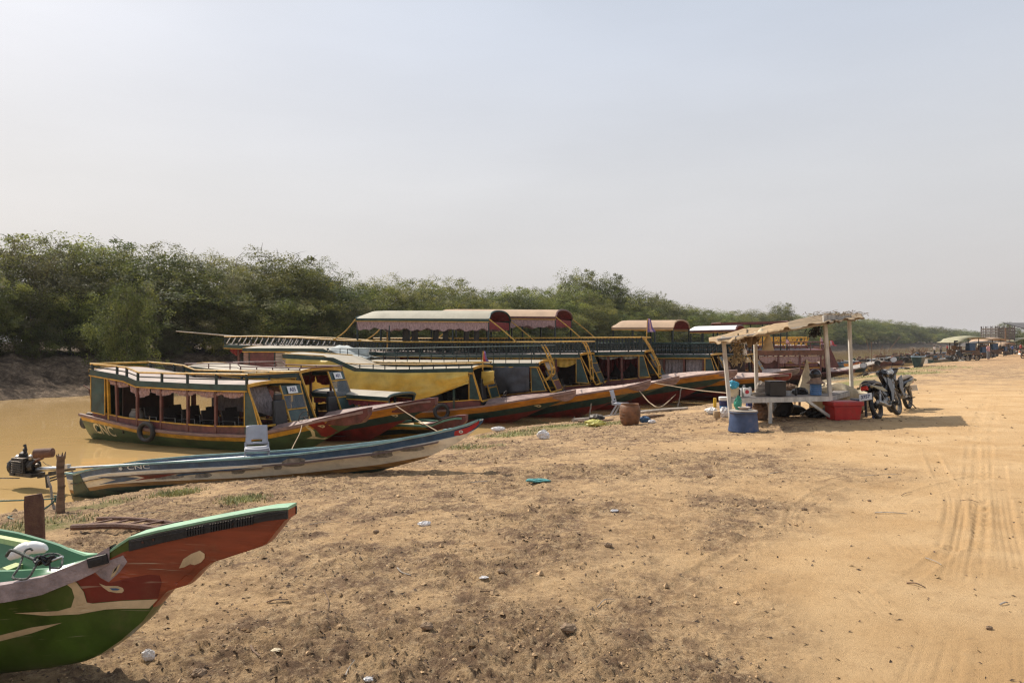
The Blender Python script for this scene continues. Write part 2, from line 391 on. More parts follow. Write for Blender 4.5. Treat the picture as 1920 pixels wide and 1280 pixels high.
def make_ground():
    fine = np.radians(np.arange(-40, 40.001, .10)); co = np.radians(np.arange(43, 317.1, 4.0))
    ang = np.concatenate([fine, co]); n = len(ang)
    r = [.15, .6, 1.2, 1.8, 2.3, 2.7]
    while r[-1] < 40: r.append(r[-1]*1.0042+.0006)
    while r[-1] < 120: r.append(r[-1]*1.012)
    while r[-1] < 5000: r.append(r[-1]*1.06)
    r = np.array(r); m = len(r)
    A, Rr = np.meshgrid(ang, r); X = (Rr*np.sin(A)).ravel(); Y = (Rr*np.cos(A)).ravel()
    Z = ground_height(X, Y)
    _, d, e = base_height(X, Y); rough = rough_mask(X, Y, d)
    me = bpy.data.meshes.new('ground'); nv = n*m
    me.vertices.add(nv); me.vertices.foreach_set('co', np.stack([X, Y, Z], 1).ravel())
    i = np.arange(m-1)[:, None]*n; j = np.arange(n)[None, :]; j2 = (j+1) % n
    q = np.stack([i+j, i+n+j, i+n+j2, i+j2], -1).reshape(-1, 4)[:, ::-1]
    nf = len(q); me.loops.add(nf*4); me.loops.foreach_set('vertex_index', q.ravel().astype(np.int32))
    me.polygons.add(nf); me.polygons.foreach_set('loop_start', np.arange(0, nf*4, 4, dtype=np.int32)); me.polygons.foreach_set('loop_total', np.full(nf, 4, np.int32))
    me.update(); me.polygons.foreach_set('use_smooth', np.ones(nf, bool))
    # soil masks: r = churned soil, g = grass, b = wet mud / far red laterite
    g = np.zeros(nv)
    for cx, cy, rr, k in GRASS:
        g = np.maximum(g, k*np.clip(1.3-np.hypot((X-cx), (Y-cy)*1.0)/rr, 0, 1)*(.3+1.4*fbm(X*2.1, Y*2.1, 3, 5)))
    g = np.maximum(g, np.clip((vnoise(X*.12, Y*.12, 9)-.45)*3, 0, .9)*np.exp(-((d-2.5)/2.6)**2)*(Y > 30)*(Y < 170))
    lat = np.clip((Y-45)/60, 0, 1)*np.clip(d/12, 0, 1)
    fb = np.clip((e+3)/3, 0, 1)
    ca = me.color_attributes.new('soil', 'FLOAT_COLOR', 'POINT')
    wet = np.clip(1-(d-.0)/.55, 0, 1)*(d > -3)
    ca.data.foreach_set('color', np.stack([rough, np.clip(g, 0, 1), lat, np.ones(nv)], 1).ravel())
    cb = me.color_attributes.new('zone', 'FLOAT_COLOR', 'POINT')
    cb.data.foreach_set('color', np.stack([fb, wet, g*0, np.ones(nv)], 1).ravel())
    o = bpy.data.objects.new('ground', me); COL.objects.link(o); tag(o, kind='structure')
    m_ = bpy.data.materials.new('dirt'); m_.use_nodes = True; t = m_.node_tree; b = t.nodes['Principled BSDF']
    tc = _nn(t, 'ShaderNodeTexCoord')
    at1 = _nn(t, 'ShaderNodeAttribute', attribute_name='soil'); sp = _nn(t, 'ShaderNodeSeparateColor'); t.links.new(at1.outputs['Color'], sp.inputs[0])
    at2 = _nn(t, 'ShaderNodeAttribute', attribute_name='zone'); sp2 = _nn(t, 'ShaderNodeSeparateColor'); t.links.new(at2.outputs['Color'], sp2.inputs[0])
    def noise(s, d=6, r=.6, st=None):
        n = _nn(t, 'ShaderNodeTexNoise'); n.inputs['Scale'].default_value = s; n.inputs['Detail'].default_value = d; n.inputs['Roughness'].default_value = r
        t.links.new(tc.outputs['Object'], n.inputs['Vector']); return n.outputs['Fac']
    def mr(src, a, b_, c=0, d=1):
        n = _nn(t, 'ShaderNodeMapRange'); n.inputs[1].default_value = a; n.inputs[2].default_value = b_; n.inputs[3].default_value = c; n.inputs[4].default_value = d
        t.links.new(src, n.inputs[0]); return n.outputs[0]
    def mul(a, b_):
        n = _nn(t, 'ShaderNodeMath', operation='MULTIPLY'); t.links.new(a, n.inputs[0])
        if isinstance(b_, (int, float)): n.inputs[1].default_value = b_
        else: t.links.new(b_, n.inputs[1])
        return n.outputs[0]
    def mix(f, a, b_):
        n = _nn(t, 'ShaderNodeMix', data_type='RGBA')
        t.links.new(f, n.inputs['Factor'])
        for k, v in (('A', a), ('B', b_)):
            if isinstance(v, tuple): n.inputs[k].default_value = v+(1,)
            else: t.links.new(v, n.inputs[k])
        return n.outputs['Result']
    c = mix(mr(noise(.9, 5), .35, .65), (.50, .312, .148), (.60, .405, .215))
    c = mix(mul(mr(noise(7, 6, .7), .5, .75), .45), c, (.33, .20, .10))
    c = mix(mul(mr(noise(60, 3, .7), .5, .8), .5), c, (.33, .20, .10))
    # churned soil: brown crumbs on pale sand
    cr = mix(mr(noise(3.1, 9, .74), .42, .58), (.57, .38, .205), (.22, .138, .084))
    cr = mix(mul(mr(noise(26, 7, .8), .51, .60), .75), cr, (.14, .085, .05))
    cr = mix(mul(mr(noise(5, 6, .75), .56, .70), .7), cr, (.60, .42, .24))
    cr = mix(mul(mr(noise(75, 4, .8), .54, .64), .75), cr, (.10, .06, .04))
    cr = mix(mul(mr(noise(15, 7, .8), .53, .62), .7), cr, (.62, .45, .27))
    c = mix(mr(sp.outputs[0], .02, .6), c, cr)
    c = mix(mul(sp.outputs[2], .7), c, (.41, .21, .085))
    c = mix(mr(sp.outputs[1], .25, .8), c, mix(mr(noise(9, 5), .4, .6), (.16, .17, .05), (.26, .22, .10)))
    c = mix(sp2.outputs[0], c, mix(mr(noise(1.3, 7, .7), .38, .62), (.045, .03, .02), mix(mr(noise(7, 6, .8), .45, .62), (.12, .08, .05), (.30, .22, .15))))
    c = mix(mul(sp2.outputs[1], .75), c, (.20, .12, .06))
    t.links.new(c, b.inputs['Base Color']); b.inputs['Roughness'].default_value = .95; b.inputs['Specular IOR Level'].default_value = .15
    h1 = noise(34, 9, .8); h2 = noise(170, 4, .7); add = _nn(t, 'ShaderNodeMath', operation='ADD')
    t.links.new(mul(h1, mr(sp.outputs[0], 0, 1, .35, 1.5)), add.inputs[0]); t.links.new(mul(h2, .4), add.inputs[1])
    bp = _nn(t, 'ShaderNodeBump'); bp.inputs['Strength'].default_value = 1.0; bp.inputs['Distance'].default_value = .035
    t.links.new(add.outputs[0], bp.inputs['Height']); t.links.new(bp.outputs[0], b.inputs['Normal'])
    me.materials.append(m_)
    return o
GRASS = []
for px, py, r, k in ((1040,800,1.2,.8),(960,815,1.0,.7),(1120,795,1.0,.7),(190,945,.5,.9),(450,938,.35,.7),(60,985,.8,.6),(1000,790,1.2,.6),(1690,700,3.0,.8),(1640,705,2.5,.6),(1730,690,4,.6),(880,840,.8,.4),(330,925,.4,.4)):
    p = gp(px, py); GRASS.append((p.x, p.y, r, k))
make_ground()

def make_water():
    xs = np.concatenate([[-300,-150,-80], np.arange(-50, 60, 2.5), [80,120,170,240,330,450,620,900]]); ys = np.concatenate([[-120,-60,-20], np.arange(0, 110, 2.5), [130,160,200,260,330,420,540,700,950]])
    mb = MB(); mb.grid([[(x, y, ZW) for y in ys] for x in xs])
    m = bpy.data.materials.new('muddy_water'); m.use_nodes = True; t = m.node_tree; b = t.nodes['Principled BSDF']
    tc = _nn(t, 'ShaderNodeTexCoord'); n0 = _nn(t, 'ShaderNodeTexNoise'); n0.inputs['Scale'].default_value = .12; n0.inputs['Detail'].default_value = 4
    t.links.new(tc.outputs['Object'], n0.inputs['Vector']); mxx = _nn(t, 'ShaderNodeMix', data_type='RGBA')
    mxx.inputs['A'].default_value = (.47, .30, .125, 1); mxx.inputs['B'].default_value = (.56, .37, .165, 1)
    t.links.new(n0.outputs['Fac'], mxx.inputs['Factor']); t.links.new(mxx.outputs['Result'], b.inputs['Base Color'])
    b.inputs['Roughness'].default_value = .04; b.inputs['IOR'].default_value = 1.33
    mp = _nn(t, 'ShaderNodeMapping'); mp.inputs['Scale'].default_value = (1, 1, 1); t.links.new(tc.outputs['Object'], mp.inputs[0])
    n1 = _nn(t, 'ShaderNodeTexNoise'); n1.inputs['Scale'].default_value = 2.2; n1.inputs['Detail'].default_value = 4; t.links.new(mp.outputs[0], n1.inputs['Vector'])
    n2 = _nn(t, 'ShaderNodeTexNoise'); n2.inputs['Scale'].default_value = .5; n2.inputs['Detail'].default_value = 2; t.links.new(mp.outputs[0], n2.inputs['Vector'])
    ad = _nn(t, 'ShaderNodeMath', operation='MULTIPLY_ADD'); t.links.new(n2.outputs['Fac'], ad.inputs[0]); ad.inputs[1].default_value = 3; t.links.new(n1.outputs['Fac'], ad.inputs[2])
    bp = _nn(t, 'ShaderNodeBump'); bp.inputs['Strength'].default_value = .07; bp.inputs['Distance'].default_value = .05
    t.links.new(ad.outputs[0], bp.inputs['Height']); t.links.new(bp.outputs[0], b.inputs['Normal'])
    tag(mb.build('river', m), kind='structure')
make_water()
# ---------------------------------------------------------------- trees of the far bank
def leaf_mat(name, c1, c2, c3):
    m = bpy.data.materials.new(name); m.use_nodes = True; t = m.node_tree; b = t.nodes['Principled BSDF']
    g = _nn(t, 'ShaderNodeTexCoord'); n = _nn(t, 'ShaderNodeTexNoise'); n.inputs['Scale'].default_value = .55; n.inputs['Detail'].default_value = 5; n.inputs['Roughness'].default_value = .7
    t.links.new(g.outputs['Object'], n.inputs['Vector'])
    r = _nn(t, 'ShaderNodeValToRGB'); r.color_ramp.elements[0].position = .36; r.color_ramp.elements[0].color = c1+(1,)
    r.color_ramp.elements[1].position = .66; r.color_ramp.elements[1].color = c3+(1,)
    q = r.color_ramp.elements.new(.5); q.color = c2+(1,)
    t.links.new(n.outputs['Fac'], r.inputs[0])
    oi = _nn(t, 'ShaderNodeObjectInfo'); hs = _nn(t, 'ShaderNodeHueSaturation')
    mr = _nn(t, 'ShaderNodeMapRange'); mr.inputs[3].default_value = .475; mr.inputs[4].default_value = .515
    mr2 = _nn(t, 'ShaderNodeMapRange'); mr2.inputs[3].default_value = .7; mr2.inputs[4].default_value = 1.4
    mm = _nn(t, 'ShaderNodeMath', operation='FRACT'); m7 = _nn(t, 'ShaderNodeMath', operation='MULTIPLY'); m7.inputs[1].default_value = 7.31
    t.links.new(oi.outputs['Random'], m7.inputs[0]); t.links.new(m7.outputs[0], mm.inputs[0])
    t.links.new(oi.outputs['Random'], mr.inputs[0]); t.links.new(mm.outputs[0], mr2.inputs[0])
    t.links.new(mr.outputs[0], hs.inputs['Hue']); t.links.new(mr2.outputs[0], hs.inputs['Value']); t.links.new(r.outputs[0], hs.inputs['Color'])
    t.links.new(hs.outputs[0], b.inputs['Base Color']); b.inputs['Roughness'].default_value = .6; b.inputs['Specular IOR Level'].default_value = .2
    tr = _nn(t, 'ShaderNodeBsdfTranslucent'); ms = _nn(t, 'ShaderNodeMixShader'); ms.inputs[0].default_value = .42
    br = _nn(t, 'ShaderNodeHueSaturation'); br.inputs['Value'].default_value = 1.7; br.inputs['Hue'].default_value = .485; t.links.new(hs.outputs[0], br.inputs['Color']); t.links.new(br.outputs[0], tr.inputs[0])
    t.links.new(b.outputs[0], ms.inputs[1]); t.links.new(tr.outputs[0], ms.inputs[2])
    t.links.new(ms.outputs[0], t.nodes['Material Output'].inputs[0])
    return m
LF = [leaf_mat('olive_leaves', (.042,.054,.014), (.095,.112,.028), (.20,.20,.05)),
      leaf_mat('deep_green_leaves', (.038,.052,.015), (.088,.11,.03), (.20,.21,.05)),
      leaf_mat('fresh_green_leaves', (.05,.07,.018), (.115,.14,.032), (.23,.24,.055)),
      leaf_mat('grey_dry_leaves', (.05,.055,.022), (.105,.11,.045), (.20,.19,.085))]
M_bark = mat('bark', (.11, .085, .06), .9, .4, 6, .6, 20)
def leaves_mesh(name, blobs, n, size, seed, m, asp=.5, dens=None, twigs=60, H0=0):
    """leaf-sized faces in small sprays through the volume of the blobs"""
    rg = np.random.default_rng(seed); V = []; tw = MB()
    vol = np.array([b[3]*b[4]*b[5] for b in blobs])**.72; vol = vol/vol.sum()
    cen = []
    per = 58; ncl = max(20, n//per)
    for bi, b in enumerate(blobs):
        k = max(3, int(ncl*vol[bi])); d = rg.normal(size=(k, 3)); d /= np.linalg.norm(d, axis=1)[:, None]
        rad = rg.uniform(.25, 1, k)**.38*(1+.30*(fbm(d[:, 0]*2.7+bi*5, d[:, 1]*2.7+d[:, 2]*3, 3, seed)-.5)*2)
        cen.append(np.concatenate([np.array(b[:3])+d*rad[:, None]*np.array(b[3:6]), d], 1))
    C6 = np.concatenate(cen); C6 = C6[C6[:, 2] > .10+H0]; C = C6[:, :3]; D_ = C6[:, 3:]
    k = len(C); csz = rg.uniform(.55, 1.35, k)[:, None, None]
    off = rg.normal(size=(k, per, 3)); off = off/np.maximum(1, np.linalg.norm(off, axis=2)/1.9)[..., None]
    up = rg.uniform(-.3, 1.0, k); P = C[:, None, :]+off*np.array([.195, .195, .125])*csz*(size/.105)
    P[:, :, 2] += (np.abs(off[:, :, 0])*-.06+up[:, None]*np.maximum(off[:, :, 2], 0)*.10)
    P = P.reshape(-1, 3); N = len(P)
    base = D_*.7+np.array([0, 0, .75])+rg.normal(size=(k, 3))*.45; base = np.repeat(base, per, 0)
    nrm = base+rg.normal(size=(N, 3))*.55; nrm /= np.linalg.norm(nrm, axis=1)[:, None]
    a = np.cross(nrm, rg.normal(size=(N, 3))); a /= np.linalg.norm(a, axis=1)[:, None]
    b_ = np.cross(nrm, a)
    L = size*rg.uniform(.6, 1.4, N)[:, None]; W = L*asp
    quad = np.stack([P-a*L*.5, P-b_*W*.5, P+a*L*.5, P+b_*W*.5], 1).reshape(-1, 3)
    me = bpy.data.meshes.new(name); me.vertices.add(N*4); me.vertices.foreach_set('co', quad.ravel())
    me.loops.add(N*4); me.loops.foreach_set('vertex_index', np.arange(N*4, dtype=np.int32)); me.polygons.add(N)
    me.polygons.foreach_set('loop_start', np.arange(0, N*4, 4, dtype=np.int32)); me.polygons.foreach_set('loop_total', np.full(N, 4, np.int32)); me.update()
    me.materials.append(m)
    return me, C
def tree_proto(kind, hh, w, seed, m, n, size, asp=.5, nb=7, low=.1, name='riverside_tree'):
    """root Empty > trunk, crown"""
    rg = random.Random(seed); blobs = []
    for i in range(nb):
        t = i/max(1, nb-1); a = rg.uniform(0, 2*PI); z = hh*lerp(low+.16, .80, t); rr = w*(.46+.3*math.sin(PI*min(1, t*.9+.1)))*rg.uniform(.75, 1.1)
        d = w*.36*rg.uniform(.2, 1.1)*(1-.6*t)
        blobs.append((math.cos(a)*d, math.sin(a)*d, z, rr*.72, rr*.72, hh*rg.uniform(.15, .22)))
    blobs.append((0, 0, hh*.5, w*.42, w*.42, hh*.38))
    for i in range(nb+5):   # sprays standing out of the outline
        a = rg.uniform(0, 2*PI); d = w*.42*rg.uniform(.2, 1)
        blobs.append((math.cos(a)*d, math.sin(a)*d, hh*rg.uniform(.74, .98)-d*.28, w*rg.uniform(.05,.11), w*rg.uniform(.05,.11), hh*rg.uniform(.07,.14)))
    me, C = leaves_mesh('crown', blobs, n, size, seed, m, asp)
    r = empty(name, (0, 0, 0))
    c = bpy.data.objects.new('crown', me); COL.objects.link(c); c.parent = r
    tb = MB(); ns = rg.choice((1, 2, 3))
    for k in range(ns):
        a = rg.uniform(0, 6.28); top = (math.cos(a)*w*.22, math.sin(a)*w*.22, hh*.72)
        st = (math.cos(a)*.05*k, math.sin(a)*.05*k, -.3); pts = [lerp(Vector(st), Vector(top), t)+Vector((rg.uniform(-.12, .12), rg.uniform(-.12, .12), 0))*(t > 0) for t in (0, .25, .5, .75, 1)]
        tb.tube(pts, [.11*hh/6, .085*hh/6, .06*hh/6, .035*hh/6, .012], 6)
        for j in range(7):
            q = pts[rg.choice((1, 2, 3))]; e_ = C[rg.randrange(len(C))]; e_ = Vector(e_)
            mid = lerp(q, e_, .5)+Vector((0, 0, rg.uniform(-.2, .35))); tb.tube([q, mid, e_], [.035, .02, .006], 5)
    top = sorted([tuple(c_) for c_ in C], key=lambda p: -p[2]-.4*math.hypot(p[0], p[1]))[:int(len(C)*.25)]
    tg = MB()
    for j in range(26):   # bare twigs at the edge of the crown
        p = Vector(rg.choice(top)); q = p+Vector((rg.uniform(-.5, .5), rg.uniform(-.5, .5), rg.uniform(.15, .7)))*hh/6.5
        tg.tube([p, lerp(p, q, .5)+Vector((0, 0, .05)), q], [.012, .009, .004], 4)
    tm = bpy.data.meshes.new('twigs'); tm.from_pydata(tg.v, [], tg.f)
    import bmesh
    bm = bmesh.new(); bm.from_mesh(me); k0 = len(bm.faces); bm.from_mesh(tm); bm.faces.ensure_lookup_table()
    for f_ in bm.faces[k0:]: f_.material_index = 1
    bm.to_mesh(me); bm.free(); me.materials.append(M_bark); bpy.data.meshes.remove(tm)
    tb.build('trunk', M_bark, r)
    return r
PROTO = []
for i, (hh, w, mi, n, size, asp, low) in enumerate([
        (6.4, 5.6, 0, 34000, .105, .45, .02), (6.0, 5.0, 1, 32000, .105, .5, .02), (6.9, 5.2, 0, 34000, .105, .4, .05), (5.6, 5.4, 3, 26000, .10, .4, .0),
        (4.6, 4.6, 2, 24000, .115, .5, .0), (5.2, 4.4, 1, 26000, .11, .5, .0), (3.4, 4.0, 0, 14000, .10, .45, -.05), (2.6, 3.4, 3, 11000, .095, .4, -.05)]):
    PROTO.append((hh, tree_proto(i, hh, w, 100+i, LF[mi], n, size, asp, nb=6+i % 3, low=low, name='riverside_tree' if hh > 4 else 'riverside_shrub')))
used = set()
def plant(pi, x, y, hgt, rz, label, cat, group=None, sx=1.0, z=None):
    hh, pr = PROTO[pi]
    o = pr if pi not in used else copy_tree(pr); used.add(pi)
    zz = base_height(np.array([x]), np.array([y]))[0][0] if z is None else z
    k = hgt/hh; o.location = (x, y, zz-.05); o.rotation_euler = (0, 0, rz); o.scale = (k*sx, k*sx, k)
    tag(o, label, cat, group); return o
def far_line(e, s0, s1, step, grow):
    """points along the far bank, e metres behind the water's edge"""
    L = FARB; out = []; s = 0; nxt = s0
    seg = []
    for i in range(len(L)-1):
        d = L[i+1]-L[i]; l = np.hypot(*d); u = d/l; nrm = np.array([-u[1], u[0]])
        while nxt < s+l and nxt < s1:
            p = L[i]+u*(nxt-s)+nrm*e; out.append((p[0], p[1], nxt)); nxt += step*(1+max(0, np.hypot(*p)-45)*grow)
        s += l
    return out
rt = random.Random(7)
# height of the tree tops read from the photograph: px -> py of the skyline
SKY = [(-400,400),(0,428),(60,440),(120,450),(200,447),(260,452),(330,462),(390,470),(430,505),(480,495),(540,485),(600,500),(650,523),(700,535),(760,522),(850,532),(900,545),(980,532),(1050,540),(1100,535),(1180,545),(1240,560),(1290,572),(1330,588),(1400,582),(1440,588),(1500,592),(1560,590),(1640,598),(1700,606),(1760,613),(1850,622),(1950,628),(2300,634)]
def top_here(x, y):
    px = 960+F*x/max(y, 5); py = interp(px, SKY); return H+(640-py)/F*y
LAB_B = ['tall olive green bushy tree in the back row of the thicket across the river', 'dense dark green tree in the back row of the thicket across the river']
for e_, step, lo, hi, rows in ((8.3, 2.6, .50, .70, 0), (11.5, 3.2, .76, .93, 1), (15.5, 3.6, .92, 1.03, 2)):
    for (x, y, s) in far_line(e_, 95, 900, step, .015):
        if y < 5: continue
        x += rt.uniform(-.8, .8); y += rt.uniform(-.8, .8)
        px = 960+F*x/y
        if px < -330 or px > 2050: continue
        zt = top_here(x, y); z0 = base_height(np.array([x]), np.array([y]))[0][0]
        h = (zt-z0)*rt.uniform(lo, hi)*(1.09 if x < 0 else 1.05); h = max(2.0, h)
        if rows == 0: pi = rt.choice((4, 5, 3, 1, 0, 4)); lb = 'leafy green tree in the front row on the muddy far bank'; g = 'front row trees on the far bank'
        elif rows == 1: pi = rt.choice((0, 1, 2, 5, 3)); lb = 'bushy green tree in the middle of the far bank thicket'; g = 'middle row trees on the far bank'
        else: pi = rt.choice((0, 2, 0, 2, 1)); lb = 'tall bushy tree at the back of the far bank thicket, on the skyline'; g = 'back row trees on the far bank'
        plant(pi, x, y, h, rt.uniform(0, 6.28), lb, 'tree', g, sx=rt.uniform(1.0, 1.3)*(1.1 if y < 55 else 1.3 if y < 120 else 1.6))
for (x, y, s) in far_line(6.8, 100, 330, 3.1, .03):   # low scrub on the edge of the mud bank
    if y < 5: continue
    px = 960+F*x/y
    if px < -250: continue
    plant(rt.choice((6, 7)), x+rt.uniform(-.6, .6), y+rt.uniform(-.6, .6), rt.uniform(1.2, 2.4), rt.uniform(0, 6.28), 'low shrub at the foot of the trees on the muddy far bank', 'shrub', 'shrubs along the far bank', sx=1.1)
# trees one can tell apart
def pixplant(pi, px, Y, top, label, sx=1.0):
    x = (px-960)/F*Y; z0 = base_height(np.array([x]), np.array([Y]))[0][0]
    plant(pi, x, Y, H+(640-top)/F*Y-z0, 1.0, label, 'tree', None, sx)
pixplant(5, 240, 45.0, 518, 'light green tree standing out in front of the thicket, behind the nearest boat', .62)
pixplant(1, 1090, 118, 500, 'tallest dark round tree on the skyline', .95)
pixplant(1, 1145, 120, 508, 'dark rounded tree beside the tallest one on the skyline', .9)
pixplant(2, 1238, 135, 545, 'dark pointed tree standing alone on the skyline above the flag', .55)
pixplant(1, 1470, 205, 565, 'dark domed tree on the skyline above the roof of the stall', 1.0)
# ---------------------------------------------------------------- the moored tour boats
class Boat:
    """frame of a boat afloat: s along the keel from the stern, y to port, z above the water"""
    def __init__(s, name, label, cat, bow, Y, ang, stern_px, B, group=None, zref=ZW):
        s.a = math.radians(ang); ca, sa = math.cos(s.a), math.sin(s.a); s.ca, s.sa = ca, sa; s.zref = zref
        bx = (bow[0]-960)/F*Y; k = (stern_px-960)/F
        s.L = (bx-k*Y)/(ca+k*sa)
        s.ox, s.oy = bx-s.L*ca, Y+s.L*sa
        s.zt = H-(bow[1]-640)/F*Y-zref; s.B = B; s.name = name
        s.root = empty(name, (s.ox, s.oy, zref), -s.a, label, cat, group)
    def loc(s, px, py, y=None):
        y = -s.B if y is None else y
        kx, ky = (px-960)/F, (py-640)/F
        Y = (y+s.ox*s.sa+s.oy*s.ca)/(kx*s.sa+s.ca)
        return ((kx*Y-s.ox)*s.ca-(Y-s.oy)*s.sa, H-ky*Y-s.zref)
    def prof(s, pts, y=None): return [s.loc(p[0], p[1], y) for p in pts]
    s0 = 0
    def setup(s, gun, stem=2.2, keel=-.3, beak=.09, cut=False):
        s.stem = stem
        g = []
        for p in gun:   # the rail narrows towards the bow: settle s and the half beam together
            y = -s.B
            for _ in range(4): q = s.loc(p[0], p[1], y); y = -s.hb(min(q[0], s.L))
            g.append(q)
        g = [q for q in g if q[0] < s.L-.05]+[(s.L, s.zt)]
        if cut: s.s0 = g[0][0]
        s.gun = [(-.3, g[0][1])]+g
        u = s.zt-.16
        s.keel = [(-1, keel+.18), (s.L*.2, keel), (s.L-stem*1.45, keel), (s.L-stem, keel*.15), (s.L-stem*.55, u*.47), (s.L-stem*.2, u*.83), (s.L, u)]
    def hb(s, x):
        t = x/s.L
        return s.B*float(np.interp(t, [-.05, 0, .12, .35, .6, .74, .84, .92, .965, 1.0], [.66, .70, .86, 1.0, 1.0, .93, .74, .46, .25, .09]))
    def gz(s, x): return interp(x, s.gun)
    def hull(s, bands, mats, name='hull', n=64, pw=.42):
        """bands: depth below the rail where each paint band ends; the last runs to the keel"""
        offs = [0]+list(bands); R = []
        for i in range(n+1):
            x = lerp(s.s0, s.L, i/n); gzz = s.gz(x); kz = min(interp(x, s.keel), gzz-.05); hb = s.hb(x); row = []
            p_ = lerp(pw, .95, max(0, min(1, (x/s.L-.5)/.45)))
            zs = [max(gzz-o, kz) for o in offs]; last = zs[-1]; zs += [lerp(last, kz, t) for t in (.25, .5, .75, .92, 1)]
            for z in zs:
                t = max(0, (z-kz)/max(gzz-kz, .02)); row.append((x, hb*t**p_, z))
            R.append(row)
        mb = MB(); m = len(R[0])
        for sg in (-1, 1):
            vs = [(p[0], sg*p[1], p[2]) for r in R for p in r]; b = len(mb.v); mb.v += vs
            for i in range(n):
                for j in range(m-1):
                    mb.f.append((b+i*m+j, b+(i+1)*m+j, b+(i+1)*m+j+1, b+i*m+j+1)); mb.m.append(min(j, len(bands)))
        # transom and nose caps
        for r, in ((R[0],), (R[-1],)):
            b = len(mb.v); mb.v += [(p[0], -p[1], p[2]) for p in r]+[(p[0], p[1], p[2]) for p in r]
            for j in range(m-1): mb.f.append((b+j, b+j+1, b+m+j+1, b+m+j)); mb.m.append(min(j, len(bands)))
        # floor boards inside
        fl = [x for x in (s.s0+s.L*.02, s.L*.3, s.L*.6, s.L*.75)]
        b = len(mb.v)
        for x in fl: mb.v += [(x, -s.hb(x)*.72, .18), (x, s.hb(x)*.72, .18)]
        for i in range(len(fl)-1): mb.f.append((b+2*i, b+2*i+1, b+2*i+3, b+2*i+2)); mb.m.append(len(bands)+1)
        o = mb.build(name, list(mats)+[M_dark], s.root, smooth=True); s.hull_o = o
        s.tree = BVHTree.FromPolygons([Vector(v) for v in mb.v], [f for f in mb.f])
        return o
    def rail_cap(s, m, w=.09, h=.07, s0=0, name='gunwale'):
        for sg in (-1, 1):
            pts = [(x, sg*(s.hb(x)+.012), s.gz(x)+.005) for x in np.linspace(max(s0, s.s0), s.L-.04, 40)]
            mb = MB()
            R = []
            for p in pts:
                R.append([(p[0], p[1]-w/2, p[2]-h/2), (p[0], p[1]+w/2, p[2]-h/2), (p[0], p[1]+w/2, p[2]+h/2), (p[0], p[1]-w/2, p[2]+h/2)])
            mb.grid(R, closed=True); mb.build(name, m, s.root)
    def deck(s, x0, m, drop=.02, x1=None, name='foredeck'):
        mb = MB(); xs = np.linspace(x0, x1 or s.L-.03, 24)
        mb.grid([[(x, -s.hb(x)*.985, s.gz(x)-drop), (x, -s.hb(x)*.45, s.gz(x)-drop+.21*s.hb(x)), (x, s.hb(x)*.45, s.gz(x)-drop+.21*s.hb(x)), (x, s.hb(x)*.985, s.gz(x)-drop)] for x in xs])
        for i in range(2, 22, 3):
            x = xs[i]; mb.box((x, 0, s.gz(x)-drop+.21*s.hb(x)), (.03, s.hb(x)*.9, .016))
        mb.build(name, m, s.root)
    def beak(s, m, l=.75, name='prow_cap'):
        """the thick timber block over the end of the bow"""
        mb = MB(); R = []
        for x in np.linspace(s.L-l, s.L+.06, 8):
            xx = min(x, s.L); w = s.hb(xx)+.03; z = s.gz(xx)+(x-xx)*.1+.055+.05*max(0, (x-s.L+l)/l); d = lerp(.12, .36, min(1, max(0, (x-s.L+l)/l*1.6))) if x < s.L-.1 else lerp(.36, .20, (x-s.L+.1)/.16)
            R.append([(x, -w, z), (x, w, z), (x, w*.7, z-d), (x, -w*.7, z-d)])
        mb.grid(R, closed=True)
        b = len(mb.v); mb.v += R[-1]; mb.f.append((b, b+1, b+2, b+3)); mb.m.append(0); b += 4; mb.v += R[0]; mb.f.append((b, b+1, b+2, b+3)); mb.m.append(0)
        mb.build(name, m, s.root, bevel=.012)
    def decal(s, poly, m, name='paint_mark', px=True, side=-1, off=.006, res=.03):
        """a painted mark that follows the planks: the outline in side view is laid onto the hull"""
        if px:   # where the pixel of the photograph falls on the planks
            o_ = Vector(((0-s.ox)*s.ca-(0-s.oy)*s.sa, (0-s.ox)*s.sa+(0-s.oy)*s.ca, H-s.zref)); P = []; yy = None; late = []
            for q in poly:
                kx, kz = (q[0]-960)/F, -(q[1]-640)/F
                h = s.tree.ray_cast(o_, Vector((kx*s.ca-s.sa, kx*s.sa+s.ca, kz)).normalized())
                P.append((h[0].x, h[0].z) if h[0] is not None else None)
                if h[0] is not None: yy = h[0].y if yy is None else yy
            for i, q in enumerate(poly):
                if P[i] is None: P[i] = s.loc(q[0], q[1], yy if yy is not None else -s.B)
        else: P = poly
        return s.lay([Vector((p[0], p[1], 0)) for p in P], None, m, name, side, off)
    def lay(s, V, T, m, name, side=-1, off=.006):
        import bmesh
        bm = bmesh.new()
        if T is None:
            T = [tuple(t) for t in tessellate_polygon([[v for v in V]])]
        vs = [bm.verts.new((v[0], 0, v[1])) for v in V]
        for t in T:
            try: bm.faces.new([vs[i] for i in t])
            except ValueError: pass
        bmesh.ops.triangulate(bm, faces=bm.faces[:])
        for _ in range(5):
            long = [e for e in bm.edges if e.calc_length() > .09]
            if not long: break
            bmesh.ops.subdivide_edges(bm, edges=long, cuts=1); bmesh.ops.triangulate(bm, faces=bm.faces[:])
        for v in bm.verts:
            h = s.tree.ray_cast(Vector((v.co.x, side*6, v.co.z)), Vector((0, -side, 0)))
            if h[0] is None: h = s.tree.find_nearest(Vector((v.co.x, side*s.B, v.co.z)))
            v.co = h[0]+Vector((0, side*off, .0))
        me = bpy.data.meshes.new(name); bm.to_mesh(me); bm.free(); me.materials.append(m)
        o = bpy.data.objects.new(name, me); COL.objects.link(o); o.parent = s.root; return o
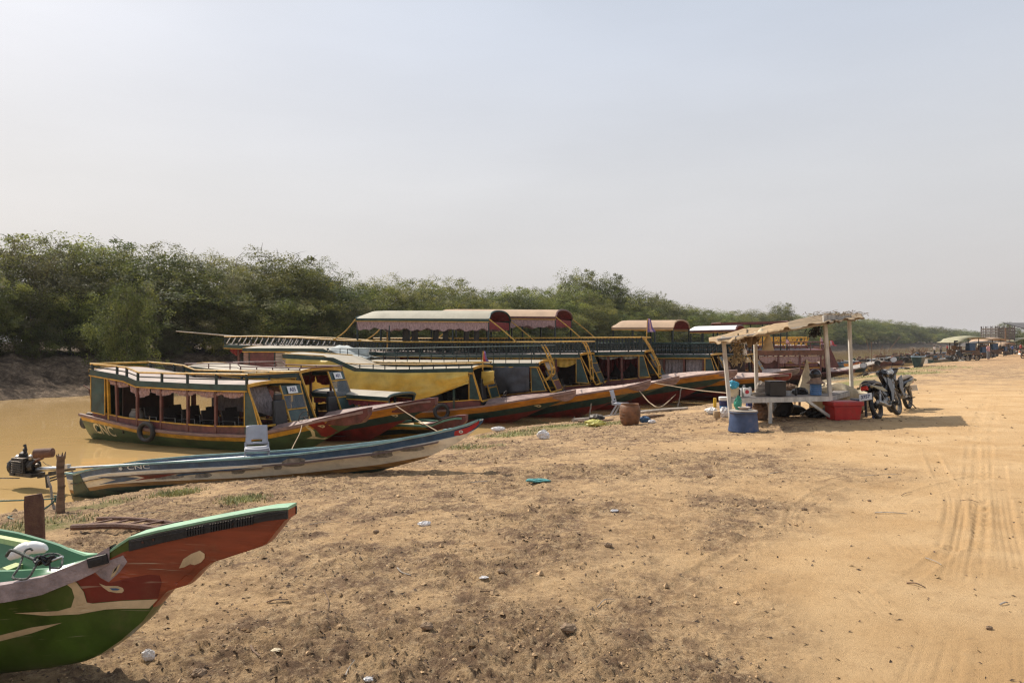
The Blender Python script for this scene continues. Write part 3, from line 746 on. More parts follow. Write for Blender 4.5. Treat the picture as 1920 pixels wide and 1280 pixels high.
    def text(s, txt, px0, py0, px1, py1, m, name='lettering', bold=.02, shear=0, size_py=None):
        a = s.loc(px0, py0); b = s.loc(px1, py1)
        v, f = text_geo(txt, 1.0, bold); xs = [p[0] for p in v]; ys = [p[1] for p in v]
        x0, x1, y0, y1 = min(xs), max(xs), min(ys), max(ys); hgt = (size_py or 20)/F*(s.oy)
        V = []
        for p in v:
            t = (p[0]-x0)/(x1-x0); V.append(Vector((lerp(a[0], b[0], t)+shear*(p[1]-y0), lerp(a[1], b[1], t)+(p[1]-(y0+y1)/2)/(y1-y0)*hgt, 0)))
        return s.lay(V, f, m, name, off=.01)
    # ---- superstructure
    def coaming(s, pts, m, cap=M_yel, h=None):
        P = s.prof(pts); xs = np.linspace(P[0][0], P[-1][0], 24)
        s.cz = P
        for sg in (-1, 1):
            mb = MB(); R = []
            for x in xs:
                y = sg*(s.hb(x)-.05); R.append([(x, y-.02, s.gz(x)-.03), (x, y-.02, interp(x, P)), (x, y+.02, interp(x, P)), (x, y+.02, s.gz(x)-.03)])
            mb.grid(R); mb.build('coaming', m, s.root)
            if cap:
                mb = MB(); mb.grid([[(x, sg*(s.hb(x)-.05)-.035, interp(x, P)), (x, sg*(s.hb(x)-.05)+.035, interp(x, P)), (x, sg*(s.hb(x)-.05)+.035, interp(x, P)+.03), (x, sg*(s.hb(x)-.05)-.035, interp(x, P)+.03)] for x in xs], closed=True)
                mb.build('coaming_cap', cap, s.root)
    def yw(s, x, k=.05): return s.hb(x)-k
    def roof(s, pts, top, fasc=M_teal, trim=M_yel, W=None, fh=.13, arch=.07, name='roof', over=0):
        P = s.prof(pts); W = W or s.B; s.rp = P; s.rW = W
        ds = [P[0]]
        for a, b in zip(P, P[1:]):
            k = max(1, int((b[0]-a[0])/.7)); ds += [(lerp(a[0], b[0], i/k), lerp(a[1], b[1], i/k)) for i in range(1, k+1)]
        mb = MB(); us = np.linspace(-1, 1, 9)
        mb.grid([[(x, u*W, z+arch*(1-u*u)) for u in us] for x, z in ds]); mb.grid([[(x, u*W*.985, z-.045+arch*(1-u*u)) for u in us] for x, z in ds])
        r = mb.build(name, top, s.root, smooth=True)
        for sg in (-1, 1):
            mb = MB(); mb.grid([[(x, sg*(W+.002)-.015, z+.012), (x, sg*(W+.002)+.015, z+.012), (x, sg*(W+.002)+.015, z-fh), (x, sg*(W+.002)-.015, z-fh)] for x, z in ds], closed=True); mb.build('fascia', fasc, r)
            mb = MB(); mb.grid([[(x, sg*(W+.004)-.025, z-fh), (x, sg*(W+.004)+.025, z-fh), (x, sg*(W+.004)+.025, z-fh-.035), (x, sg*(W+.004)-.025, z-fh-.035)] for x, z in ds], closed=True); mb.build('trim', trim, r)
        for x, z in (P[0], P[-1]):
            mb = MB(); mb.grid([[(x-.02, u*(W+.02), z+arch*(1-u*u)+.02), (x+.02, u*(W+.02), z+arch*(1-u*u)+.02), (x+.02, u*(W+.02), z+arch*(1-u*u)-.07), (x-.02, u*(W+.02), z+arch*(1-u*u)-.07)] for u in us], closed=True); mb.build('end_beam', trim, r)
        return r
    def dark_side(s, px0, px1, k=1.0):  # dark sheet added along the far side, standing in for cabin shade
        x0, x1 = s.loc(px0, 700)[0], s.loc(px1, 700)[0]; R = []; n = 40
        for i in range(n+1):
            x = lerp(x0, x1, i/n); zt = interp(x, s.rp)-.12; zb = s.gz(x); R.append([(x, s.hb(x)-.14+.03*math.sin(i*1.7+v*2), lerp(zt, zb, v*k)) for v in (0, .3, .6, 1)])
        mb = MB(); mb.grid(R); mb.build('shade_sheet', M_dark, s.root, smooth=True)
    def posts(s, pxs, m=M_mwood, w=.06, far=True, ztop=None):
        for px in pxs:
            x = s.loc(px, 700)[0]; z1 = (interp(x, s.rp)-.02) if ztop is None else ztop
            for sg in ((-1, 1) if far else (-1,)):
                mb = MB(); y = sg*(s.hb(x)-.05); mb.beam((x, y, s.gz(x)-.02), (x, sg*min(s.rW-.05, s.hb(x)), z1), w); mb.build('post', m, s.root)
    def wall(s, poly, m, name='side_panel', y=None, th=.03, sides=(-1,), smooth=False, trim=None):
        P = s.prof(poly)
        for sg in sides:
            yy = sg*((y if y is not None else s.B)-.04); mb = MB(); mb.prism(P, 'Y', yy-th/2, yy+th/2); o = mb.build(name, m, s.root)
            if trim:
                mb = MB()
                for a, b in zip(P, P[1:]+P[:1]): mb.beam((a[0], yy+sg*.012, a[1]), (b[0], yy+sg*.012, b[1]), .024, .024)
                mb.build('panel_trim', trim, o)
        return P
    def cloth(s, px0, px1, top, sag, m, y, name='curtain', n=3, seed=0, fold=.03, bottom=None, sides=(-1,)):
        """swags or hanging cloth under the roof edge; top/bottom: functions of s giving z"""
        x0, x1 = s.loc(px0, 700)[0], s.loc(px1, 700)[0]; rg = random.Random(seed)
        for sg in sides:
            for k in range(n):
                a, b = lerp(x0, x1, k/n), lerp(x0, x1, (k+1)/n); R = []; M = 26; sk = sag*rg.uniform(.7, 1.3)
                for i in range(M+1):
                    t = i/M; x = lerp(a, b, t); zt = top(x); hh = (bottom(x, t) if bottom else sk*(.45+.9*4*t*(1-t)*.55)); row = []
                    for j in range(7):
                        v = j/6; row.append((x, sg*y+fold*math.sin(t*M*1.1+k+v*.7+rg.uniform(-.2, .2))*(.3+v)+.015*math.sin(v*9), zt-hh*v))
                    R.append(row)
                mb = MB(); mb.grid(R); mb.build(name, m, s.root, smooth=True)
    def tarp(s, poly, m, y, name='tarpaulin', nx=60, nz=14, seed=1, amp=.03, sag=()):
        """poly: (top pixel list, bottom pixel list) -> wrinkled sheet"""
        T, Bt = s.prof(poly[0]), s.prof(poly[1]); x0, x1 = T[0][0], T[-1][0]; R = []
        for i in range(nx+1):
            t = i/nx; x = lerp(x0, x1, t); zt, zb = interp(x, T), interp(x, Bt); row = []
            for j in range(nz+1):
                v = j/nz; X = np.array([x*1.3+v*.8]); Yn = np.array([v*2.2+seed*7.])
                w = float(fbm(X*1.8, Yn*1.6, 4, seed)[0]-.5)*5*amp+(amp*.9*(1-abs(((x*1.1+v*.5) % 1.0)*2-1))**4)+.5*amp*math.sin(x*9+v*2)*v+amp*.7*math.sin((x-v*.9)*5)
                row.append((x, -y+w*(0.25+v)-.05*math.sin(v*PI)*1.0, lerp(zt, zb, v)))
            R.append(row)
        mb = MB(); mb.grid(R); return mb.build(name, m, s.root, smooth=True, solid=.006)
    def railing(s, pts, post_px, m=M_mustard, m2=M_dk, W=None, r=.028, lower=.5, base=None, far=True, cross=True, sq=True, ends=(True, True), pw=.04):
        P = s.prof(pts); W = (W or s.rW)-.03; base = base or s.rp
        R3 = MB(); R4 = MB()
        for sg in ((-1, 1) if far else (-1,)):
            R3.tube([(x, sg*W, z) for x, z in P], r, 6)
            for lw in (lower if hasattr(lower, '__len__') else ([lower] if lower else [])):
                R4.tube([(x, sg*W, lerp(interp(x, base), z, lw)) for x, z in P], r*.6, 6)
        for e, (x, z) in zip(ends, (P[0], P[-1])):
            if cross and e: R3.tube([(x, -W, z), (x, W, z)], r, 6)
        R3.build('hand_rail', m, s.root, smooth=True)
        if R4.v: R4.build('lower_rail', m2, s.root, smooth=True)
        for px in post_px:
            x = s.loc(px, 690)[0]; z = interp(x, P); zb = interp(x, base)
            for sg in ((-1, 1) if far else (-1,)):
                mb = MB(); mb.beam((x, sg*W, zb-.02), (x, sg*W, z), pw); mb.build('rail_post', m2, s.root)
    def balusters(s, px0, px1, m, base, top, W, step=.16, lean=0.0, th=.03, far=True, turned=False, name='balusters'):
        x0, x1 = s.loc(px0, 650)[0], s.loc(px1, 650)[0]; n = max(2, int((x1-x0)/step))
        for sg in ((-1, 1) if far else (-1,)):
            mb = MB()
            for i in range(n+1):
                x = lerp(x0, x1, i/n); zb, zt = base(x), top(x)
                if turned:
                    mb.lathe([(th*.6, zb), (th*.6, lerp(zb, zt, .12)), (th*1.25, lerp(zb, zt, .32)), (th*.45, lerp(zb, zt, .5)), (th*1.1, lerp(zb, zt, .68)), (th*.6, lerp(zb, zt, .88)), (th*.6, zt)], (x, sg*W, 0), 6)
                else: mb.beam((x, sg*W, zb), (x+lean, sg*W, zt), th)
            mb.build(name, m, s.root)
    def canopy(s, px0, px1, py0, py1, rise, W, top_m, edge_m, post_px, base, under=M_redc, val=None, vh=.35, post_m=M_dk, far_val=True, endval=False, name='canopy', trim=M_yel):
        a = s.loc(px0, py0, -W); b = s.loc(px1, py1, -W); us = np.linspace(-1, 1, 15); xs = np.linspace(a[0], b[0], 14); mb = MB(); L_ = b[0]-a[0]
        def zz(x, u):
            t = (x-a[0])/L_; e0 = rise*math.sqrt(max(0, 1-abs(u)**2.4)); f = min(1, (t/.10)) if not hasattr(s, 'flatend') else 1
            f = math.sin(min(1, f)*PI/2)
            return lerp(a[1], b[1], t)+e0*(.35+.65*f)
        mb.grid([[(x, u*W, zz(x, u)) for u in us] for x in xs]); mb.grid([[(x, u*W*.99, zz(x, u)-.03) for u in us] for x in xs], mi=1)
        c = mb.build(name, [top_m, under], s.root, smooth=True)
        for sg in (-1, 1):
            mb = MB(); mb.beam((a[0], sg*W, a[1]-.05), (b[0], sg*W, b[1]-.05), .04, .12); mb.build('edge_board', edge_m, c)
            mb = MB(); mb.beam((a[0], sg*(W+.005), a[1]-.125), (b[0], sg*(W+.005), b[1]-.125), .045, .03); mb.build('edge_trim', trim, c)
        for x in (a[0], b[0]):
            mb = MB(); mb.tube([(x, u*W, zz(x, u)-.01) for u in us], .045, 6); mb.build('hoop', edge_m, c, smooth=True)
        s.cZ = (a, b)
        if val:
            for sg in (-1, 1):
                R = []; n = int(L_/.055)
                for i in range(n+1):
                    t = i/n; x = lerp(a[0]+.05, b[0]-.05, t); z0 = lerp(a[1], b[1], t)-.14; dz = vh*(1+.12*math.sin(t*31)+.1*math.sin(t*77))
                    R.append([(x, sg*(W-.02)+.02*math.sin(i*1.9)*v, z0-dz*v) for v in (0, .5, 1)])
                mb = MB(); mb.grid(R); mb.build('valance', val, c)
            if endval:
                R = []
                for i in range(41):
                    u = -1+2*i/40; R.append([(b[0]-.05+.03*math.sin(i*2.1)*v, u*(W-.04), b[1]-.1-vh*v) for v in (0, .5, 1)])
                mb = MB(); mb.grid(R); mb.build('valance', M_redc, c)
        for px in post_px:
            x = s.loc(px, 620, -W)[0]; zt = interp(x, [a, b])-.03
            for sg in (-1, 1):
                mb = MB(); mb.beam((x, sg*(W-.06), base(x)), (x, sg*(W-.06), zt), .07); mb.build('canopy_post', post_m, s.root)
        return c
    def front(s, top, bot, W, um=.1, m=M_tealL, trim=M_yel, plate=None, win=(.27, .66), curtain=True, split=None, lowm=None, door=True, strut_m=None, midp=True):
        """sloping front of the cabin: open doorway on the near side, panel with window on the far side"""
        A = s.loc(*top); B_ = s.loc(*bot); fr = strut_m or trim
        def P(u, v, o=0): return (lerp(A[0], B_[0], v)+o, u*lerp(W, min(W, s.hb(B_[0])+.02), v), lerp(A[1], B_[1], v))
        g = empty('windscreen_frame', (0, 0, 0)); bpy.data.objects.remove(g)
        for u in (-1, um, 1):
            mb = MB(); mb.beam(P(u, 0), P(u, 1), .042, .04, up=(1, 0, 0)); mb.build('front_strut', fr, s.root)
        def panel(v0, v1, mm, name, o=.0, u0=None, u1=1):
            u0 = um if u0 is None else u0
            mb = MB(); a, b, c, d = P(u0, v0, o), P(u1, v0, o), P(u1, v1, o), P(u0, v1, o)
            q = [Vector(t) for t in (a, b, c, d)]; nrm = (q[1]-q[0]).cross(q[3]-q[0]).normalized()*.012
            mb.add([v+nrm for v in q]+[v-nrm for v in q], [(0,1,2,3),(7,6,5,4),(0,4,5,1),(1,5,6,2),(2,6,7,3),(3,7,4,0)]); return mb.build(name, mm, s.root)
        tp = panel(.02, win[0], m, 'front_panel')
        if win[1] > win[0]:
            mb = MB(); mb.beam(P(um, win[0], .02), P(1, win[0], .02), .032); mb.beam(P(um, win[1], .02), P(1, win[1], .02), .032); mb.build('window_bar', trim, s.root)
            wn = panel(win[0]+.02, win[1]-.02, M_pane, 'window_pane', o=.02)
            if curtain:
                R = []
                for i in range(17):
                    u = lerp(um+.04, .45, i/16); R.append([tuple(Vector(P(u, v))+Vector((-.12+.03*math.sin(i*1.7), 0, 0))) for v in (win[0], (win[0]+win[1])/2, win[1])])
                mb = MB(); mb.grid(R); mb.build('window_curtain', M_greyc, s.root, smooth=True)
        panel(win[1]+.01, .99, lowm or m, 'front_panel')
        mb = MB(); mb.beam(P(-1, 1, .03), P(1, 1, .03), .05); mb.build('sill', trim, s.root)
        if plate:
            c = Vector(P(lerp(um, 1, .5), win[0]*.52, .035)); e1 = (Vector(P(1, .1))-Vector(P(0, .1))).normalized(); e2 = (Vector(P(0, 0))-Vector(P(0, 1))).normalized(); nn = e1.cross(e2); 
            if nn.x < 0: nn = -nn
            w, h = .40, .21; mb = MB(); q = [c+e1*x*w/2+e2*y*h/2+nn*z for z in (0, .012) for x, y in ((-1,-1),(1,-1),(1,1),(-1,1))]
            mb.add(q, [(3,2,1,0),(4,5,6,7),(0,1,5,4),(1,2,6,5),(2,3,7,6),(3,0,4,7)]); pl = mb.build('number_plate', M_plate, s.root)
            v, f = text_geo(plate, .17, .004); mb = MB(); mb.add([c+e1*p[0]*.92+e2*p[1]+nn*.016 for p in v], f); mb.build('plate_number', M_navy, pl)
        return P
    def seats(s, px0, px1, step=.75, m=M_seat, y=.45, base=.18):
        x0, x1 = s.loc(px0, 740)[0], s.loc(px1, 740)[0]; n = int((x1-x0)/step)
        for i in range(n+1):
            x = x0+i*step
            for sg in (-1, 1):
                mb = MB(); mb.box((x, sg*y, base+.40), (.42, .44, .07)); mb.beam((x-.2, sg*y, base+.42), (x-.30, sg*y, base+.88), .42, .05, up=(1, 0, 0))
                for dx, dy in ((-.18,-.19),(.18,-.19),(.18,.19),(-.18,.19)): mb.beam((x+dx, sg*y+dy, base), (x+dx, sg*y+dy, base+.4), .025)
                mb.build('seat', m, s.root)
                mb = MB(); mb.tube([(x+.24, sg*y-.21, base), (x+.2, sg*y-.21, base+.62), (x-.24, sg*y-.21, base+.62)], .012, 5); mb.build('arm_rest', M_chrome, s.root)
    def driver(s, px, m=M_blackf, z=.45, y=-.25):
        x = s.loc(px, 740)[0]; mb = MB(); mb.box((x, y, z+.1), (.5, .5, .16), taper=.9); mb.box((x-.28, y, z+.48), (.13, .5, .75), (0, -.12, 0), taper=.85); mb.box((x-.34, y, z+.93), (.1, .28, .18)); mb.build('driver_seat', m, s.root, bevel=.03)
        mb = MB(); mb.tube([(x+.55+.06*math.sin(t), y+.19*math.cos(t), z+.42+.17*math.sin(t)) for t in np.linspace(0, 2*PI, 17)[:-1]], .014, 5, closed=True); mb.beam((x+.55, y-.18, z+.42), (x+.55, y+.18, z+.42), .02); mb.beam((x+.55, y, z+.42), (x+.9, y, z+.1), .03); mb.build('steering_wheel', M_black, s.root)
    def bulkhead(s, px, m=M_maroon, z0=.3, k=.9):
        x = s.loc(px, 740)[0]; zt = interp(x, s.rp)-.05; mb = MB(); w = s.hb(x)*k; mb.box((x, 0, (z0+zt)/2), (.03, 2*w, zt-z0)); mb.build('bulkhead', m, s.root)
    def ladder(s, pts, m=M_mustard, y0=-.75, w=.5, r=.035, rungs=5, t0=.3, step_m=None):
        P = s.prof(pts, y0); L3 = smooth_line([(x, 0, z) for x, z in P], 5); g = MB()
        for yy in (y0, y0+w): g.tube([(p.x, yy, p.z) for p in L3], r, 6)
        n = len(L3)
        for k in range(rungs):
            p = L3[int(lerp(t0, .96, k/max(1, rungs-1))*(n-1))]; g.box((p.x, y0+w/2, p.z), (.09, w+.03, .035))
        g.build('boarding_ladder', m, s.root)
    def brace(s, pts, W, m=M_mustard, bulge=.12, r=.03):
        P = s.prof(pts, -W); a, b = P
        for sg in (-1, 1):
            mid = ((a[0]+b[0])/2, (a[1]+b[1])/2-bulge); mb = MB(); mb.tube(smooth_line([(a[0], sg*W, a[1]), (mid[0], sg*W, mid[1]), (b[0], sg*W, b[1])], 6), r, 6); mb.build('curved_brace', m, s.root, smooth=True)
    def world(s, x, y, z): return s.root.matrix_basis @ Vector((x, y, z)) if False else Vector((s.ox+x*s.ca+y*s.sa, s.oy-x*s.sa+y*s.ca, s.zref+z))
def tyre(c, R, r, nrm, label, name='tyre', tilt=0):
    """a worn tyre hung as a fender"""
    n = Vector(nrm).normalized(); u = n.orthogonal().normalized(); w = n.cross(u); mb = MB(); sg, t = 28, 12; V = []
    for i in range(sg):
        a = 2*PI*i/sg; d = u*math.cos(a)+w*math.sin(a); row = []
        for j in range(t):
            b = 2*PI*j/t; rr = r*(1+.05*(i % 2)*(math.cos(b) > .5)); row.append(Vector(c)+d*(R+rr*math.cos(b)*.9)+n*rr*1.15*math.sin(b))
        V.append(row)
    V.append(V[0]); mb.grid(V, closed=True); o = mb.build(name, M_black, None, smooth=True); tag(o, label, 'tyre', 'tyres hung as fenders'); return o
def eye(b, cx, cy, w, h, px=True):
    P = [(cx+w*(math.cos(t) if math.cos(t) > 0 else math.cos(t)*1.9), cy+h*math.sin(t)*(1 if math.cos(t) > 0 else 1-.85*abs(math.cos(t)))-h*.5*(math.cos(t) < 0)*abs(math.cos(t))) for t in np.linspace(0, 2*PI, 21)[:-1]]
    b.decal(P, M_paleLet, 'painted_eye', off=.012)
    b.decal([(cx+w*.45*math.cos(t), cy+h*.42*math.sin(t)) for t in np.linspace(0, 2*PI, 11)[:-1]], M_black, 'pupil', off=.02)

# --- boat with plate A05, nearest
b = B1 = Boat('tour_boat', 'nearest green and yellow tour boat with plate A05 and CNC lettering on its hull', 'tour boat', (690, 771), 19.5, 24, 148, 1.05)
b.setup([(150,777),(205,790),(266,804),(320,810),(380,815),(457,817),(499,811),(565,797),(604,788),(650,779)], stem=2.1, cut=True)
b.hull([.06, .17, .19], [M_rub, M_yel, M_hgreen, M_hgreen]); b.rail_cap(M_rub, .10, .07)
b.coaming([(165,772),(230,784),(330,795),(400,800),(487,801)], M_maroon)
b.deck(b.loc(487, 800)[0], M_rub); b.beak(M_maroon, 1.3)
b.roof([(168,693),(196,698),(232,704),(255,714),(330,718),(400,721),(464,722)], M_creamP, fh=.15)
b.posts([198], M_yel, .07); b.posts([215,255,300,350,402], M_mwood, .07); b.posts([457], M_teal, .07)
b.wall([(169,700),(195,704),(195,778),(169,772)], M_tealL, trim=M_yel, sides=(-1, 1))
b.wall([(457,726),(465,727),(484,800),(457,799)], M_tealL, trim=M_yel, sides=(-1, 1))
b.bulkhead(222, M_dark); b.bulkhead(170, M_teal)
b.railing([(168,682),(215,686),(236,689),(258,698),(330,700),(400,701),(464,702)], [172,218,236,257,302,350,404,461], sq=True, pw=.055, r=.032)
b.cloth(200, 457, lambda x: interp(x, b.rp)-.17, .26, M_pink, 1.0, n=6, seed=3, sides=(-1,))
b.cloth(215, 457, lambda x: interp(x, b.rp)-.17, .22, M_pink, .98, n=5, seed=5, sides=(1,))
b.seats(262, 430); b.driver(500, z=.55)
Pf = b.front((464,727), (486,800), 1.03, um=.18, plate='A05')
mb = MB(); R = []
for i in range(30):
    x = b.loc(400+60*i/29, 740, 1)[0]; R.append([(x, .93+.03*math.sin(i*1.3)*v, interp(x, b.rp)-.2-.75*v) for v in (0, .5, 1)])
mb.grid(R); mb.build('curtain', M_greyc, b.root, smooth=True)
mb = MB(); R = []
for i in range(30):
    u = -.95+1.0*i/29; p = Pf(u, .03); q = Pf(u, .55+.3*(i/29)); R.append([(p[0]-.35+.03*math.sin(i*1.5), p[1], p[2]), (q[0]-.45+.04*math.sin(i*1.5+.6), q[1], (p[2]+q[2])/2), (q[0]-.5+.04*math.sin(i*1.5), q[1]*.9, q[2])])
mb.grid(R); mb.build('curtain', M_greyc, b.root, smooth=True)
b.text('CNC', 161, 803, 202, 811, M_paleLet, 'hull_lettering', .02, size_py=19)
mb = MB(); q0 = b.s0; mb.tube([(q0-.1,-.3,.4),(q0-.4,-.3,1.5)], .02, 6); mb.tube([(q0-.1,-.1,.4),(q0-.35,-.3,1.5)], .02, 6); mb.beam((q0-.65,-.3,1.62), (q0+.1,-.35,1.35), .03); mb.build('steering_pole', M_rust, b.root)
mb = MB(); mb.box((q0-.18,-.3,.62), (.36,.4,.35), taper=.8); mb.lathe([(0,-.09),(.2,-.08),(.2,.08),(.1,.1),(0,.1)], (q0-.28,-.5,.5), 16, axis='Y'); mb.build('outboard_engine', M_steel, b.root, bevel=.02)
mb = MB(); mb.lathe([(.12,0),(.22,.15),(.22,.5),(.13,.62),(.14,.66)], (b.loc(225,770)[0], -.5, .35), 16); mb.build('water_jar', M_gwood, b.root, smooth=True)
eye(b, 605, 799, 5, 2.6)
b.decal([(583,791),(606,790),(621,800),(618,822),(606,829),(603,817),(593,806)], M_red, 'painted_patch', off=.004)
b.decal([(573,800),(582,801),(590,808),(592,818),(611,823),(610,826),(590,822),(575,822),(586,817),(583,808)], M_paleLet, 'painted_scroll', off=.009)
w = b.world(b.loc(280,803)[0], -b.hb(b.loc(280,803)[0])-.10, b.gz(b.loc(280,803)[0])-.05)
tyre(w, .24, .07, (math.sin(-.35)*1.0, -1, .0), 'black tyre hung on the side of the nearest boat beside its lettering')
mb = MB(); mb.tube([w+Vector((.05,.05,.2)), w+Vector((.05,.1,.45))], .012, 5)
mb.build('rope', M_rope); tag(bpy.data.objects['rope'], 'short rope holding the tyre on the nearest boat', 'rope')

# --- A01
b = B2 = Boat('tour_boat', 'dark red tour boat with plate A01, between the nearest boat and the yellow tarpaulin boat', 'tour boat', (815, 752), 21.8, 22, 300, 1.1)
b.setup([(300,790),(450,800),(592,788),(682,773),(736,763),(789,754)], stem=2.3)
b.hull([.03, .23, .44], [M_rub, M_orange, M_teal, M_red]); b.rail_cap(M_rub, .09, .05)
b.coaming([(320,775),(450,783),(560,783)], M_maroon); b.deck(b.loc(592, 785)[0], M_rub); b.beak(M_maroon, 1.6)
b.roof([(345,686),(420,694),(466,699),(520,699),(560,697)], M_cream, fh=.16, arch=.09)
b.posts([360,410,450,500,540], M_mwood, .07)
b.wall([(553,703),(562,703),(590,786),(553,782)], M_tealL, trim=M_yel, sides=(-1, 1))
b.railing([(345,682),(443,681),(449,687),(507,689),(562,690)], [350,390,430,450,480,510,540,561], m=M_maroon, m2=M_maroon, r=.02, pw=.025)
b.seats(400, 540, m=M_blackf); b.driver(600, y=-.1)
b.front((562,699), (592,786), 1.08, um=.25, plate='A01', win=(.22, .60), curtain=False)
b.cloth(470, 552, lambda x: interp(x, b.rp)-.17, .3, M_redc, 1.02, n=2, seed=8, sides=(-1, 1))
eye(b, 742, 779, 5, 2.4)

# --- low canopy boat
b = B3 = Boat('passenger_boat', 'small low boat with rounded cream canopy moored beside the dark red bow', 'boat', (872, 784), 23.0, 24, 560, .8)
b.setup([(560,797),(700,800),(747,797),(807,799),(835,788),(855,784)], stem=1.7, keel=-.25)
b.hull([.04, .14, .30, .40], [M_rub, M_yel, M_teal, M_yel, M_red]); b.rail_cap(mat('pale_green_paint', (.12, .28, .2), .45, .2, 5, .15, 30, dirt=.3), .07, .06); b.beak(M_maroon, 1.2)
b.flatend = 1
b.canopy(585, 728, 736, 745, .09, .8, M_cream, M_teal, [592,640,690,726], lambda x: b.gz(x), val=M_redc, vh=.16, endval=False)
b.seats(600, 700, .8, M_blackf, .3, .05)

# --- yellow tarpaulin
b = B4 = Boat('tour_boat', 'tour boat wrapped in a long yellow tarpaulin, behind the A01 boat', 'tour boat', (1076, 736), 27, 16, 530, 1.15)
b.setup([(530,776),(700,777),(830,770),(919,760),(1000,747),(1042,741)], stem=2.4)
b.hull([.03, .23, .46], [M_rub, M_orange, M_teal, M_red]); b.rail_cap(M_rub, .09, .06)
b.coaming([(540,758),(760,758),(899,750)], M_maroon); b.deck(b.loc(905, 752)[0], M_rub); b.beak(M_rub, .8)
b.roof([(530,664),(580,668),(625,671),(668,690),(720,693),(800,692),(887,690)], M_cream, fh=.15)
b.posts([533,560,620,668,740,800,850], M_teal, .07)
b.wall([(879,701),(886,701),(900,750),(879,749)], M_tealL, trim=M_yel, sides=(-1, 1))
b.railing([(533,663),(606,667),(631,680),(674,682),(780,683),(887,681)], [533,548,568,590,610,640,674,699,721,742,767,791,812,836,860,884], m=M_mustard, r=.022, pw=.03)
b.tarp([[(537,672),(620,676),(664,696),(760,699),(879,697)], [(537,770),(677,762),(760,755),(818,741),(874,720),(879,719)]], M_tarpY, 1.2, seed=4, amp=.065)
b.tarp([[(887,698),(912,697)], [(887,727),(912,722)]], M_tarpY, .2, seed=6, nx=12)
b.driver(905, z=.6); b.seats(640, 850, .8)
b.front((886,696), (902,752), 1.12, um=.05, plate='A03', win=(.30, .62))
w = b.world(b.loc(830,758)[0], -b.hb(b.loc(830,758)[0])-.12, b.gz(b.loc(830,758)[0])-.02)
tyre(w, .24, .075, (.25, -1, .1), 'grey tyre leaning on the side of the yellow tarpaulin boat')
eye(b, 1010, 761, 5, 2.2)

b.dark_side(640, 880)
# --- grey tarpaulin, long roof
b = B5 = Boat('tour_boat', 'long tour boat with cream roof, raised stern cabin and charcoal tarpaulin side', 'tour boat', (1217, 717), 29, 15, 455, 1.35)
b.setup([(455,772),(800,768),(1000,755),(1078,741),(1130,733),(1189,724)], stem=2.8)
b.hull([.03, .26, .54], [M_rub, M_orange, M_teal, M_red]); b.rail_cap(M_rub, .1, .07)
b.coaming([(470,735),(800,745),(940,742),(1024,733)], M_maroon); b.deck(b.loc(1028, 735)[0], M_deck); b.beak(M_rub, .8)
b.roof([(455,653),(530,653),(606,654),(644,673),(666,680),(850,681),(1010,681)], M_cream, fh=.13, arch=.10)
b.posts([458,466,515,560,610,668,740,820,900], M_mwood, .09)
b.wall([(467,659),(514,659),(514,745),(467,745)], M_maroon, trim=M_teal); b.wall([(456,657),(465,657),(465,745),(456,745)], M_rub)
b.wall([(516,659),(606,659),(606,745),(516,745)], M_gwood)
b.wall([(995,685),(1004,684),(1024,732),(996,734)], M_tealL, trim=M_yel, sides=(-1, 1))
b.tarp([[(668,687),(850,688),(993,687)], [(668,742),(850,742),(993,734)]], M_tarpG, 1.38, seed=9, amp=.04)
b.tarp([[(604,652),(668,653)], [(668,676),(760,679)]], M_lblue, .1, seed=3, nx=8)
b.railing([(612,653),(700,654),(784,652),(900,650),(1015,648)], [613,637,651,672,695,718,741,763,786,808,832,855,878,902,925,948,973,996,1014], m=M_tealL, r=.018, pw=.024, lower=[.45])
b.ladder([(1015,646),(1024,662),(1034,690),(1032,704),(1018,714)], y0=-1.0, rungs=4, w=.55)
b.front((1005,680), (1031,736), 1.3, um=.0, win=(.30, .66), lowm=M_maroon, m=M_gwood)
b.driver(1020, z=.7)
mb = MB(); R = []
for i in range(13):
    u = i/12; R.append([tuple(Vector(b.prof([(604,651)])[0:1][0]+(0,)).xzy*0+Vector((lerp(*[b.loc(p, 660)[0] for p in (612, 672)], v), lerp(-1.3, 1.3, u), interp(lerp(*[b.loc(p, 660)[0] for p in (612, 672)], v), b.rp)+.16*(1-(2*u-1)**2)+.05+.02*math.sin(u*20+v*5)))) for v in np.linspace(0, 1, 8)])
mb.grid(R); mb.build('roof_tarp', M_lblue, b.root, smooth=True, solid=.005)

# --- double deckers
def decker(lbl, bow, Y, ang, stern, B, gun, deck_pts, rail_pts, rail_posts, rail_m, can, ladder, front, coam, pillar, **kw):
    b = Boat('double_deck_boat', lbl, 'tour boat', bow, Y, ang, stern, B)
    b.setup(gun, stem=kw.get('stem', 3.0)); b.hull([.03, .27, .58], [M_rub, M_orange, M_teal, M_red]); b.rail_cap(M_rub, .1, .08)
    b.coaming(coam, M_maroon); b.deck(b.loc(*front[1])[0], M_deck); b.beak(M_rub if kw.get('rub', 1) else M_red, .9)
    b.roof(deck_pts, M_creamP, fh=.16, arch=.04, name='upper_deck')
    b.posts(kw.get('posts', []), M_mwood, .09); RP = b.prof(rail_pts)
    b.railing(rail_pts, rail_posts, m=rail_m, r=.035, pw=.05, lower=[.12, .86])
    if pillar: b.wall(pillar, M_tealL, trim=M_yel, sides=(-1, 1))
    base = lambda x: interp(x, b.rp)+.05
    b.canopy(*can[:6], can[6], can[7], can[8], base, val=can[9], endval=bool(can[9]))
    if ladder: b.ladder(ladder, y0=-1.05, rungs=5, w=.55)
    b.front(*front, um=.0, win=(.28, .62)); b.driver(front[0][0]+8, z=.8)
    return b, RP
